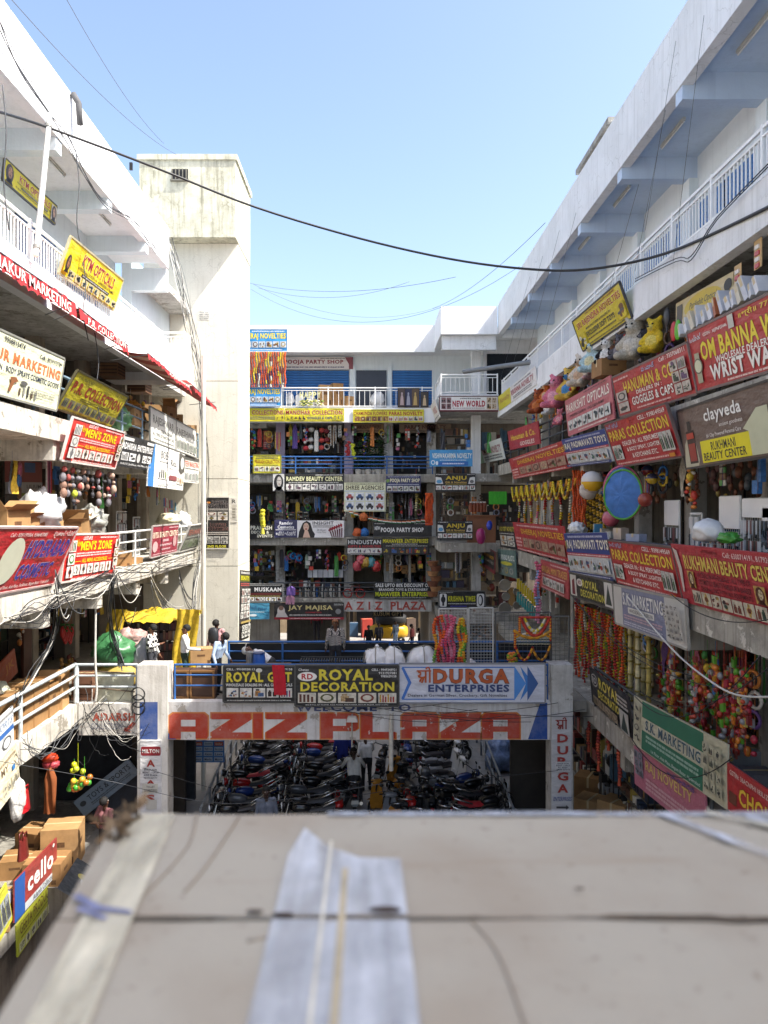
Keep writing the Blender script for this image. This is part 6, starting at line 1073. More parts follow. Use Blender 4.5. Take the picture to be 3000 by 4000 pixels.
for i, (x, y) in enumerate(((1520, 2230), (1545, 2235), (1580, 2240), (1610, 2235))): q = onY(x, y, 37.5); carton('dim goods box in the glass shop window, %s from the left' % ORD[i], q, (.3, .25, .4), 0, 'boxes in the glass shop window')
for x in (1524, 1600, 1668): a = onY(x, 2338, 37.1); MB().box(a.x-.06, a.x+.06, 37.0, 37.12, a.z, by(2130)).build('shopfront_post', M('9a958c', .6), BW)
t = thing('stacked_goods', 'leaning stack of wicker baskets at the corner of the back wing', 'baskets', onY(1690, 2330, 34.5))
for i in range(7): q = onY(1690+(i % 2)*12, 2330-i*20, 34.5); MB().cyl(q, q+V((0, 0, .2)), .2, .26, 10).torus(q+V((0, 0, .2)), (0, 0, 1), .26, .02, 12, 5).build('basket', M(('8a5a3a', 'a87a50', '7a4a34')[i % 3], .7, .2, 20), t)
# ---------------------------------------------------------------- left wing fittings and goods
def awning(label, y0, y1, text=None, stripes=('b02a28', 'c8622c'), xo=-5.6, zt=3.86, drop=.3, xi=-6.37, zi=3.97, n=None, dr=.0):
    t = thing('awning', label, 'awning', (xo, (y0+y1)/2, zt-drop), 'awnings on the left wing'); n = n or max(4, int((y1-y0)/.28)); a = MB(); st = (y1-y0)/n; ZT = lambda y: zt-dr*(y-y0)/(y1-y0)+.03*math.sin(y*2.3)
    for i in range(n):
        ya, yb = y0+i*st, y0+(i+1)*st; rows = []
        for k in range(5):
            u = k/4; sg_ = .06*math.sin(u*math.pi); rows.append([V((xi+(xo-xi)*u, ya, zi+(ZT(ya)-zi)*u-sg_)), V((xi+(xo-xi)*u, yb, zi+(ZT(yb)-zi)*u-sg_))])
        a.grid(rows, i % 2)
    a.build('canopy', [M(stripes[0], .7, .15), M(stripes[1], .7, .15)], t)
    v = MB(); k = int((y1-y0)/.05); top = [V((xo+.01+.015*math.sin(i*.7), y0+(y1-y0)*i/k, ZT(y0+(y1-y0)*i/k))) for i in range(k+1)]; bot = [p+V((.03, 0, -drop+.05*abs(math.sin((p.y-y0)*math.pi/.3)))) for p in top]; v.grid([top, bot]); v.build('valance', M('a8262a', .7, .15), t)
    MB().cyl((xo, y0, zt), (xo, y1, zt-dr), .018, n=6).build('front_bar', steel, t)
    for y in (y0+.1, y1-.1): MB().cyl((xi, y, zi-.35), (xo, y, zt-.02), .012, n=5).build('arm', steel, t)
    if text:
        q = bpy.data.objects.new('lettering', bpy.data.meshes.new('l')); q.data.materials.append(M('ecdcd4', .6, 0)); COL.objects.link(q); q.parent = t
        q.matrix_local = Matrix.Translation(V((xo+.05, 0, 0))-ORG[t]) @ Matrix(((0, 0, 1, 0), (1, 0, 0, 0), (0, 1, 0, 0), (0, 0, 0, 1)))
        TEXTQ.append((text[0], .03, q, (text[1], zt-drop*.8-dr*.5, text[2], zt-drop*.2-dr*.5), 0, 0))
awning('red awning with white lettering on its valance, nearest on the left', 8.2, 15.1, ('K. THAKUR MARKETING', 11.2, 14.8), ('c88a2a', 'b0302a'), xo=-5.83, zt=4.02, drop=.32, zi=4.12)
awning('red awning with sun-bleached lettering, second along the left wing', 15.3, 18.4, ('P.R. COLLECTION', 15.7, 18.1), drop=.24, dr=.1, zt=4.0, xo=-5.83, zi=4.12)
awning('red and orange striped awning, third along the left wing', 18.7, 23.2, ('RAJESHWAR', 20.6, 22.9), ('a83a30', 'd8a890'), xo=-5.45, zt=3.78, drop=.15, n=9, dr=.22)
awning('short red awning against the tower', 23.4, 27.0, None, ('a82a28', 'c0402c'), xo=-5.45, zt=3.74, drop=.15, dr=.2)
# cartons and bags on the third floor railing near the tower
rr = random.Random(33)
for i, (x, y, s, c) in enumerate(((500, 1640, .5, 0), (528, 1650, .45, 0), (600, 1630, .5, 0), (640, 1640, .55, 0), (665, 1605, .4, 0), (690, 1650, .4, 0), (745, 1690, .4, 0), (780, 1700, .45, 0))):
    q = onX(x, y, LX-.35); carton('cardboard carton behind the left third floor railing, %s from the left' % ORD[i], q+V((0, 0, -.15)), (s, s*1.2, s), rr.uniform(-.4, .4), open_=i % 3 == 1)
blob('plastic_bag', 'green plastic sack behind the left third floor railing', 'bag', onX(470, 1680, LX-.3), (.3, .45, .38), M('5f8a62', .4, .2), 2, .3, 3, crease=.4)
blob('plastic_bag', 'orange plastic sack next to the green one', 'bag', onX(520, 1625, LX-.35), (.25, .3, .25), M('c88a34', .4, .2), 4, .3, 3, crease=.4)
for i, (x, y) in enumerate(((435, 1435), (545, 1500))):
    q = onX(x, y, -7.6); t = thing('air_cooler', 'brown window air cooler under the left awnings, %s' % ('nearer', 'farther')[i], 'air cooler', q, 'air coolers on the left wing'); MB().box(q.x-.3, q.x+.3, q.y-.35, q.y+.35, q.z-.3, q.z+.3).build('casing', M('8a6648', .7), t); m = MB()
    for k in range(6): m.box(q.x+.3, q.x+.315, q.y-.3, q.y+.3, q.z-.24+k*.09, q.z-.2+k*.09)
    for k in range(5): m.box(q.x-.28, q.x+.28, q.y-.365, q.y-.35, q.z-.24+k*.1, q.z-.2+k*.1)
    m.build('louvre', M('5a4230', .7), t)
# second floor: strings of pom-poms under the red sign
for i in range(11):
    q = onX(246+i*19.5, 1802+i*3.2, LX-.1); m = MB(); n = rr.randint(2, 5)
    for k in range(n): m.ball(q+V((rr.uniform(-.03, .03), rr.uniform(-.05, .05), -.16-k*.17)), rr.uniform(.04, .08), (1, rr.uniform(.6, 1.2), rr.uniform(.6, 1.5)), 9, 6, rr.randrange(6))
    m.torus(q+V((0, 0, -.03)), (1, 0, 0), .03, .006, 10, 4, 5); m.cyl(q+V((0, 0, -.05)), q+V((0, 0, -.1-n*.16)), .006, n=4, mi=5)
    m.build('pompom_string', [M(c, .7, .15, 14) for c in ('8a6a5a', 'c9c4b8', 'a04a44', '3a3a40', 'b8c43a' if i == 2 else 'b09888', '77747a')], None, loc=q, label='string of furry key-ring balls under the red sign, %s from the left' % ORD[i], cat='toys', group='key-ring strings on the left wing')
for i, (x, y, s, op) in enumerate(((15, 2062, .65, 1), (60, 2060, .5, 1), (105, 2058, .5, 1), (185, 2058, .45, 0), (250, 2075, .5, 1), (300, 2080, .6, 1), (475, 2175, .5, 0), (500, 2205, .55, 0), (470, 2230, .5, 0))):
    q = onX(x, y, LX2-.4); carton('brown carton behind the left second floor signs, %s from the left' % ORD[i], q+V((0, 0, -.25 if i < 6 else -.3)), (s, s*1.1, s*.9), rr.uniform(-.5, .5), open_=bool(op))
blob('plastic_bag', 'white bulging plastic bag on top of the huge red signboard', 'bag', onX(160, 2062, LX2-.3), (.45, .65, .45), plastic_w, 7, .35, 2.5, crease=.5)
blob('plastic_bag', 'grey crumpled plastic sheet right of the open carton', 'bag', onX(360, 2085, LX2-.35), (.4, .7, .4), M('a9aba4', .4, .2), 8, .35, 2.5, crease=.6)
blob('plastic_bag', 'white wrapped bundle on the maroon signboard', 'bag', onX(660, 2050, LX2-.4), (.4, .8, .25), M('cfc8a8', .5, .2), 9, .25, 2.5, crease=.4)
blob('plastic_bag', 'white crumpled bag between the last two left signs', 'bag', onX(715, 2075, LX2-.3), (.3, .5, .4), plastic_w, 10, .35, 2.5, crease=.5)
for i, (x, y, W, H, hd) in enumerate(((-5, 2150, 1.0, 1.6, .55), (60, 2150, .9, 1.2, .02), (350, 2130, .9, 1.4, .02), (455, 2130, .9, 1.5, .02), (520, 2120, .7, 1.3, .02), (640, 2110, 1.2, 1.7, .02), (700, 2110, .9, 1.6, .02))):
    q = onX(x, y, -7.8); q.z = F2; stand('display stand in the left second floor shops, %s from the left' % ORD[i], q, (0, W, 0), H, hd, 40+i, 'wire display stands on the left wing')
shf = [M(c, .4) for c in ('3a6ab0', 'b04a5a', '4a8aa8', 'c8c8c4')]
for i in range(6):
    q = onX(640+i*22, 1945+i*9, -7.4); m = MB()
    for k in range(10): hang_pack(m, q+V((.02*(k % 2), .08*(k % 5), -.35*(k//5))), (0, 1, 0), (1, 0, 0), .07, .3, (k+i) % 4)
    m.build('pack_row', shf, None, loc=q, label='rows of blue and pink packs in the last left shop, %s from the left' % ORD[i], cat='packs', group='pack rows in the last left shop', kind=None)
# first floor, left: yellow tarpaulin stall
ST = thing('book_stall', 'market stall covered by a yellow tarpaulin, shelves of boxed goods', 'stall', (-5.9, 22.6, F1))
sx0, sx1, sy0, sz = -7.35, -5.35, 22.9, -3.2
rk = random.Random(3); m = MB()
for k in range(6):
    m.box(sx0, sx1, sy0, sy0+.5, F1+.05+k*.3, F1+.07+k*.3)
for x in (sx0, sx1, (sx0+sx1)/2): m.box(x-.03, x+.03, sy0-.02, sy0+.5, F1, sz)
m.build('shelf_frame', M('3a2a22', .7), ST); m = MB()
for k in range(5):
    x = sx0+.06
    while x < sx1-.12: w_ = rk.uniform(.05, .14); m.box(x, x+w_*.9, sy0+.02, sy0+.4, F1+.072+k*.3, F1+.072+k*.3+rk.uniform(.17, .26), rk.randrange(7)); x += w_
m.build('boxed_goods', [M(c, .6) for c in ('4a3028', '5f4434', '2c2420', '6a4a36', '3a3434', '8a8478', '5a2f28')], ST, kind='stuff')
yt = M('d0b02a', .7, .3, 7, .6); m = MB(); rows = []
for i in range(13):
    u = i/12; r_ = []
    for j in range(25):
        v_ = j/24; x = sx0-.15+(sx1-sx0+.35)*v_; z = sz+.08+.12*nz((x*2, u*3, 0), 1.6)+.07*nz((x*5, u*7, 2), 1.5)+.05*math.sin(v_*9+u*4); y = sy0-.25+.85*u
        if u < .25: z -= (.25-u)*.7+.1*abs(math.sin(v_*5+.6))
        r_.append(V((x, y, z)))
    rows.append(r_)
m.grid(rows); m.build('tarpaulin_top', yt, ST)
for nm, xa, xb, zb, sd in (('tarpaulin_side', sx1-.42, sx1+.25, F1+.2, 1), ('tarpaulin_side', sx0-.35, sx0+.12, F1+.8, 2)):
    m = MB(); rows = []
    for i in range(13):
        u = i/12; z = sz+.22+(zb-sz-.22)*u; rows.append([V((xa+(xb-xa)*j/10+.05*math.sin(u*5+sd)-.05*u*sd, sy0-.28+.06*math.sin(j*1.7+u*3+sd)+.04*math.sin(j*3.1), z+.04*math.sin(j*2.3+sd)*u)) for j in range(11)])
    m.grid(rows); m.build(nm, yt, ST)
blob('sack', 'green plastic sack of goods on the left walkway', 'sack', (-7.0, 20.9, F1+.62), (.62, .5, .5), M('3f7a4c', .4, .25, 4), 11, .3, 2.2, crease=.45)
blob('sack', 'yellow lower sack under the green one', 'sack', (-6.95, 20.95, F1), (.65, .5, .45), M('b8a04a', .6, .2), 12, .15, 2)
blob('sack', 'pink and white bag of toys behind the green sack', 'bag', (-6.75, 21.7, F1+.9), (.5, .4, .35), M('c09a94', .5, .35, 9), 13, .35, 3, crease=.4)
blob('sack', 'grey sack right of the green one', 'sack', (-6.25, 21.2, F1), (.35, .4, .75), M('8a8c90', .6, .2), 14, .2, 2, crease=.2)
for i in range(7): q = onX(244+i*6, 2470+(i % 3)*12, -8.9); m = MB(); m.ball(q, .09, (.8, .8, 2), 8, 7); m.cyl(q, q+V((0, 0, .5)), .005, n=4); m.ball(q+V((0, 0, .22)), .06, (1.4, 1.4, .6), 6, 4, 1); m.build('toy_chilli', [M('b82c2c', .35), M('3a6a2a', .6)], None, loc=q, label='red hanging toy with green top on the left shop column, %s from the left' % ORD[i], cat='toy', group='red hanging toys on the left')
for i in range(12):
    q = onX(236+rr.random()*60, 2560+rr.random()*40, -9.0); m = MB(); [m.ball(q+V((0, .05*(k % 2), -k*.13)), .06, (1, 1, 1.1), 6, 5, rr.randrange(4)) for k in range(6)]; m.build('bead_string', [M(c, .5) for c in ('8a6a2a', '5a4a30', 'a8804a', '6a2a24')], None, loc=q, label='brown bead string hung on the left shop column, %s' % ORD[i], cat='toys', group='brown bead strings on the left')
for i, (Y, c, w_) in enumerate(((12.8, '3c5a4a', .9), (16.0, '4c4238', 1.3), (18.6, '6a4630', .5), (21.0, '5a3020', .5))): MB().box(-9.58, -9.5, Y, Y+w_, F1, F1+2.3).build('shop_door', M(c, .5, .2), None, label='closed shop door on the left first floor, %s from the photo edge' % ORD[i], cat='door', group='shop doors on the left first floor')
t = thing('notice_board', 'pale notice sheet on a glass shop door, left first floor', 'notice', (-9.45, 16.6, F1+1.0)); MB().box(-9.48, -9.46, 16.4, 17.0, F1+.9, F1+1.6).build('sheet', M('9aa09a', .5), t)
# cartons behind the left first floor railing
for i, (x, y, s, h) in enumerate(((20, 2900, 1.1, .95), (100, 2850, .9, .9), (150, 2820, .7, .75), (195, 2790, .6, .6))):
    q = onX(x, y, LX1-.55); carton('large brown carton behind the left first floor railing, %s from the left' % ORD[i], V((q.x, q.y, F1)), (.75, s, h), .04*i, open_=i == 3)
for i in range(6): q = V((LX1-.65, 13.2+i*.1, F1+.96+i*.015)); MB().obox(q+V((-.5, -.9, 0)), (1.0, .04*i, 0), (0, 2.0-.1*i, .05*(i % 3)), (0, 0, .008)).build('cardboard_sheet', card, None, label='flattened cardboard sheet on the left cartons, %s from the bottom' % ORD[i], cat='cardboard', group='flattened cardboard sheets')
blob('cloth_bundle', 'pale cloth bundle behind the left first floor railing', 'bundle', (LX1-.8, 16.6, F1+.3), (.5, .7, .5), M('c9cbb8', .8, .15), 15, .3, 2.2, crease=.4)
m = MB(); m.box(LX1-.5, LX1-.44, 17.4, 17.46, F1, F1+.75); m.build('red_post', M('b0222a', .5), None, label='short red post on the left walkway', cat='post')
t = thing('folded_banner', 'pale cloth banner tied behind the bridge rail at left', 'banner', onY(380, 2745, YF+.15)); rows = [[onY(375+j*13.5, 2625+i*18, YF+.2)+V((0, .04*math.sin(j*1.3+i*.6), 0)) for j in range(12)] for i in range(8)]; MB().grid(rows).build('cloth', M('b8b8a4', .8, .2, 4), t); MB().tube([onY(372, 2622, YF+.15), onY(526, 2632, YF+.15)], .02).tube([onY(372, 2686, YF+.12), onY(526, 2702, YF+.12)], .02).build('pole', M('7a6a58'), t)
for i in range(3): q = onY(330, 2740-i*38, YF+.5); carton('dark brown carton stacked at the left bridge corner, %s from the bottom' % ORD[i], q, (.5, .5, .23), .05*i, mat=M('6a4632', .8, .2))
a, b = onY(640, 2735, YF+.4), onY(835, 2610, YF+.4)
for i, (x0, x1) in enumerate(((638, 738), (742, 838))):
    a, b = onY(x0, 2738, YF+.45), onY(x1, 2618, YF+.45); t = thing('wooden_cabinet', 'brown wooden cabinet back behind the bridge rail, %s' % ('left', 'right')[i], 'cabinet', (a.x, YF+.45, a.z), 'wooden cabinets on the bridge'); MB().box(a.x, b.x, YF+.45, YF+.8, F1-.02, b.z).build('panel', M('4a3020', .6, .2), t)
    f = MB(); [f.box(*q) for q in ((a.x-.0, a.x+.05, YF+.41, YF+.45, F1, b.z), (b.x-.05, b.x, YF+.41, YF+.45, F1, b.z), (a.x+.05, b.x-.05, YF+.41, YF+.45, b.z-.05, b.z), (a.x+.05, b.x-.05, YF+.41, YF+.45, F1, F1+.05))]; f.build('edge_frame', M('8a6236', .6), t)
# red cloth over the bridge signboard
rows = [[onY(1062+j*8+.35*i*3, 2598+i*13, YF-.17)+V((0, .03*math.sin(j*2.1+i*.5), 0)) for j in range(7)] for i in range(10)]; m = MB(); m.grid(rows); m.grid([[p+V((0, .02, 0)) for p in r] for r in rows]); m.build('red_cloth', M('c02030', .85, .15, 5), None, label='red cloth hung over the left black signboard on the bridge', cat='cloth')
# sacks and clutter on the bridge
wh = M('dcdad8', .75, .1, 3, .25)
S1 = onY(1565, 2600, YF+.9)
for i, (x, r) in enumerate(((1467, .27), (1540, .28), (1655, .35))):
    q = onY(x, 2600, YF+.75); blob('white_sack', 'big white stuffed sack on the bridge, %s from the left' % ORD[i], 'sack', V((q.x, YF+.8, F1)), (r*1.3, .45, .7), wh, 20+i, .22, 2.1, 'white sacks on the bridge', .8, 30, 22, rope='xyz', crease=.22)
blob('white_sack', 'small white sack behind the wire grid on the bridge', 'sack', V((onY(1840, 2600, YF+1.2).x, YF+1.2, F1)), (.22, .3, .5), wh, 25, .15, 2)
t = thing('trolley', 'flat metal trolley of bars on the bridge behind the middle signboard', 'trolley', (bx(1300, YF+.5), YF+.6, F1+.8)); q0, q1 = onY(1170, 2592, YF+.5), onY(1430, 2592, YF+.5); m = MB(); m.box(q0.x, q1.x, YF+.4, YF+.44, q0.z+.0, q0.z+.04); m.box(q0.x, q1.x, YF+.9, YF+.94, q0.z+.06, q0.z+.1); m.build('side_bar', M('26282c', .5), t)
mb_ = MB().box(-.012, .012, 0, .5, 0, .05).mesh('cross_bar', [M('26282c', .5)])
for i in range(26): inst('cross_bar', mb_, t, (q0.x+.02+i*(q1.x-q0.x-.04)/25, YF+.42, q0.z+.02))
for i in range(4): inst('leg', MB().cyl((0, 0, 0), (0, 0, q0.z-F1), .02, n=6).mesh('leg', [M('26282c', .5)]) if i == 0 else t.children[-1].data, t, (q0.x+.05+(i % 2)*(q1.x-q0.x-.1), YF+.42+(i//2)*.45, F1))
b1 = onY(1012, 2598, YF+.6); t = thing('plastic_can', 'blue plastic can standing on the bridge ledge', 'can', (b1.x, YF+.6, b1.z)); MB().cyl(b1, b1+V((0, 0, .3)), .17, .15, 14).build('body', M('2a5cb0', .35), t); MB().cyl(b1+V((0, 0, .3)), b1+V((0, 0, .33)), .16, .16, 14).build('lid', M('1c3a74', .35), t)
b2 = onY(978, 2592, YF+.7); t = thing('steel_pot', 'steel pot beside the blue can on the bridge', 'pot', b2); MB().cyl(b2, b2+V((0, 0, .3)), .11, .11, 14).build('body', steel, t); MB().torus(b2+V((0, 0, .3)), (0, 0, 1), .11, .012, 16, 5).build('rim', steel, t)
MB().box(b1.x-.8, b1.x+.8, YF+.45, YF+.95, b1.z-.05, b1.z-.005).box(b1.x-.75, b1.x-.7, YF+.5, YF+.55, F1, b1.z-.05).box(b1.x+.7, b1.x+.75, YF+.5, YF+.55, F1, b1.z-.05).build('side_table', M('5a4636', .7), None, label='low wooden table carrying the blue can on the bridge', cat='table')
c_ = onY(790, 2590, 21.3); carton('brown carton held against the rail by the man in white', V((c_.x, 21.2, F1+.62)), (.6, .5, .42), .25)
blob('cloth_bundle', 'blue and white bundle beyond the right ramp rail', 'bundle', (4.3, 25.2, F0), (.6, .5, .6), M('7a90b8', .5, .4, 6), 31, .3, 2.5, crease=.4)
# ground floor, lower left
for i, (x, y, s) in enumerate(((-7.5, 18.7, (.85, .8, .92)), (-8.25, 19.0, (.75, .75, .68)), (-7.5, 17.8, (.85, .75, .5)), (-8.3, 18.1, (.7, .7, .42)))): carton('cardboard carton in the lower left pile, %s' % ('tall one at right', 'behind at left', 'low one in front', 'lowest at the left')[i], (x, y, F0), s, (.15, -.1, .05, .2)[i])
for i in range(5):
    q = onX(5+(i % 3)*30, 3330+(i//3)*-130, LX1-.35); carton('sunlit carton at the lower left edge, %s' % ORD[i], V((LX1-.4-.1*(i % 2), 14.3+.75*(i % 3)-.2*(i//3), F0+.02+(i//3)*.62)), (.7, .7, .6), .12*i)
for i in range(4):
    q = V((LX1-.1, 14.75+i*.28, -8.05)); carton('small white and blue box along the lower left sign, %s from the left' % ORD[i], q, (.22, .25, .24), .15, 'small white boxes at the lower left', mat=M('b9c2d6', .4))
def handbag(label, c, w_, h_, col):
    t = thing('handbag', label, 'bag', V(c)+V((0, 0, -h_)), 'handbags hung at the lower left'); c = V(c); m = MB(); rows = []
    for i in range(6):
        v_ = i/5; hw = w_/2*(1.0-.15*v_); dz = .09*(1-.5*v_); ring = [V((c.x+dz*math.cos(a*math.pi/4), c.y+hw*math.sin(a*math.pi/4)*1.0, c.z-h_+h_*v_*.75)) for a in range(9)]; rows.append(ring)
    m.grid(rows); m.poly([rows[0][i] for i in range(8)]); m.poly([rows[-1][i] for i in range(8)]); m.build('body', M(col, .35, .2, 8), t)
    for s in (-.04, .04): MB().tube([c+V((s, -w_*.25, -h_*.25)), c+V((s, -w_*.2, -.02)), c+V((s, w_*.2, -.02)), c+V((s, w_*.25, -h_*.25))], .014, 5).build('handle', M(col, .35), t)
handbag('red shiny handbag hung at the left photo edge', onX(95, 3065, LX1+.05), .42, .55, 'b01e26'); handbag('maroon handbag hung below the red one', onX(90, 3250, LX1+.05), .4, .55, '6a2420')
q = onX(70, 3150, LX1); blob('hanging_cloth', 'black and white printed cloth bag hung at the lower left', 'bag', q+V((0, 0, -.3)), (.12, .3, .45), wall_mat('d8d6d2', '1a1a1c', 1, 9, False), 41, .2, 2, flat=.95)
for i, (x, y, cols) in enumerate(((305, 2998, ('c9d02a', 'b8c83a')), (290, 3060, ('4aa83a', 'd8b03a', 'c8642a')), (330, 3050, ('4a9a3a', 'c8a03a', 'b8702a')))):
    q = onY(x, y, 18.9); m = MB(); [m.ball(q+V((rr.uniform(-.14, .14), rr.uniform(-.1, .1), rr.uniform(-.16, .1))), .075, (1, 1, 1), 8, 6, k % len(cols)) for k in range(4 if i == 0 else 11)]; m.cyl(q, q+V((0, 0, .6)), .006, n=4); m.build('ball_net', [M(c, .3) for c in cols], None, loc=q, label=('net of yellow balls', 'net of green and orange balls, left', 'net of green and orange balls, right')[i]+' hung under the left slab', cat='balls', group='nets of balls under the left slab')
for i, (x, y, c) in enumerate(((195, 2975, 'c8401e'), (200, 3000, 'c04a54'))): q = onY(x, y, 18.5); blob('hanging_toy', ('orange', 'pink')[i]+' bright toy hung deep under the left slab', 'toy', q, (.2, .15, .12), M(c, .4), i, .2, 3)
shirt('orange-brown long cloth hung deep under the left slab', 192, 3000, 3180, 44, '8a4a20', 18.3, None)
# electric pole and drain pipe on the left wing
t = thing('conduit_pole', 'white pipe pole fixed to the left upper railing', 'pole', (-6.28, 15.1, 4.3)); a, b = onX(140, 1000, -6.25), onX(194, 445, -6.25); MB().cyl(a, b, .055, n=10).build('pipe', M('d8d8d4', .4, .15), t); [MB().cyl(a.lerp(b, k), a.lerp(b, k+.02), .07, n=10).build('clamp', M('8a8a86', .5), t) for k in (.05, .9)]
MB().cyl(onX(795, 1390, -5.1), onX(795, 1390, -5.1)+V((0, 0, -13.5)), .07, n=10).build('drain_pipe', M('cfccc0', .5), None, label='pale drain pipe running down the tower edge', cat='pipe')
m = MB(); a, b = onY(1812, 1452, 31), onY(2142, 1405, 26); m.cyl(a, b, .09, n=10); m.build('loose_pipe', M('6d7276', .5), None, label='grey pipe slung across the far right corner balcony', cat='pipe')
# ---------------------------------------------------------------- motorcycles
tyre_m, rim_m, black_p, chrome = M('111214', .75), M('8a8c8e', .35, .1, 5, 0, .7), M('17181a', .3), M('b9bcc0', .2, .05, 3, 0, .9)
seat_m, engine_m = M('2a2a2e', .5, .2, 9), M('4a4a4c', .45, .25, 9, 0, .5)
def sup(m, c, s, e=3.0, mi=0, mat=None, seg=14, rings=9):          # rounded block
    k = len(m.v); m.ball((0, 0, 0), 1, (1, 1, 1), seg, rings, mi); out = []
    for v in m.v[k:]:
        p = V(v); L = (abs(p.x)**e+abs(p.y)**e+abs(p.z)**e)**(1/e); p = p/L; p = V((p.x*s[0], p.y*s[1], p.z*s[2]))
        if mat is not None: p = mat @ p
        out.append(tuple(V(c)+p))
    m.v[k:] = out
def wheel(root, y, R, w_):
    p = MB().torus((0, y, R), (1, 0, 0), R-w_, w_, 22, 7).build('wheel', tyre_m, root)
    MB().torus((0, y, R), (1, 0, 0), R-w_*2, w_*.4, 22, 5).cyl((-.05, y, R), (.05, y, R), .05, n=10).build('rim', rim_m, p)
    s = MB()
    for i in range(6): a = i*math.pi/3; s.cyl((0, y, R), (0, y+math.cos(a)*(R-w_*2), R+math.sin(a)*(R-w_*2)), .014, n=5)
    s.build('spoke', rim_m, p)
def make_motorcycle(body, seat=None, rail=True):
    r = thing('motorcycle', 'x', 'motorcycle'); B = M(body, .22, .06, 3)
    wheel(r, .66, .3, .05); wheel(r, -.62, .3, .06)
    m = MB(); sup(m, (0, .17, .78), (.14, .27, .13), 2.6, mat=Matrix.Rotation(.12, 4, 'X')); m.build('fuel_tank', B, r)
    rows = [[V((x, y, .74+z)) for x, z in ((-w_, -.04), (-w_*.85, h), (0, h+.025), (w_*.85, h), (w_, -.04))] for y, w_, h in ((.02, .08, .0), (-.08, .12, .01), (-.3, .13, .03), (-.52, .12, .08), (-.72, .08, .1))]
    MB().grid(rows).poly([rows[-1][i] for i in range(5)][::-1]).poly(rows[0]).build('seat', M(seat, .5) if seat else seat_m, r)
    m = MB(); sup(m, (0, -.55, .68), (.12, .26, .07), 3, mat=Matrix.Rotation(-.14, 4, 'X')); m.build('tail_cowl', B, r)
    m = MB(); sup(m, (0, .05, .42), (.14, .2, .17), 3); m.cyl((0, .12, .5), (0, .26, .68), .085, .07, 10); m.build('engine', engine_m, r)
    MB().tube([(0, .55, .9), (0, .1, .68), (0, -.25, .66), (0, -.5, .62)], .028, 6).tube([(0, .52, .85), (0, .3, .3), (0, -.1, .26), (0, -.3, .6)], .024, 6).tube([(.09, -.15, .34), (.09, -.62, .3)], .02, 6).tube([(-.09, -.15, .34), (-.09, -.62, .3)], .02, 6).build('frame', black_p, r)
    MB().cyl((.07, .66, .3), (.07, .5, .92), .026, n=7).cyl((-.07, .66, .3), (-.07, .5, .92), .026, n=7).build('fork', chrome, r)
    MB().tube([(.38, .36, .98), (.3, .42, 1.02), (.1, .5, .96), (-.1, .5, .96), (-.3, .42, 1.02), (-.38, .36, .98)], .015, 6).build('handlebar', black_p, r)
    h = MB().ball((0, .62, .86), .11, (1, .7, 1), 12, 8).build('headlight', B, r); MB().cyl((0, .66, .86), (0, .702, .86), .085, .08, 12).build('lens', M('c9ced2', .1, 0), h)
    rows = [[V((x, .66+math.sin(a)*.345, .3+math.cos(a)*.345)) for x in (-.065, 0, .065)] for a in [i*.24-.6 for i in range(8)]]; MB().grid(rows).build('front_mudguard', B, r)
    rows = [[V((x, -.62-math.sin(a)*.36, .3+math.cos(a)*.36)) for x in (-.075, 0, .075)] for a in [i*.25-.3 for i in range(8)]]; MB().grid(rows).build('rear_mudguard', black_p, r)
    MB().box(-.05, .05, -.93, -.9, .6, .67).build('tail_light', M('8c1a1c', .2), r); MB().box(-.1, .1, -1.0, -.985, .42, .52).build('number_plate', M('c9c7be', .5), r)
    MB().tube([(.13, .2, .35), (.15, -.1, .26), (.16, -.3, .28)], .022, 6).cyl((.16, -.3, .28), (.18, -.78, .36), .045, .05, 10).build('exhaust', chrome, r)
    if rail: MB().tube([(.13, -.38, .8), (.14, -.62, .9), (.11, -.86, .98), (-.11, -.86, .98), (-.14, -.62, .9), (-.13, -.38, .8)], .024, 6).build('grab_rail', chrome, r)
    for s in (-1, 1): k = MB().tube([(s*.28, .42, 1.02), (s*.33, .44, 1.16)], .008, 5).ball((s*.34, .44, 1.2), .055, (1.2, .3, .8)).build('mirror', black_p, r)
    MB().cyl((-.1, -.05, .3), (-.26, -.08, .0), .014, n=6).build('side_stand', black_p, r)
    return r
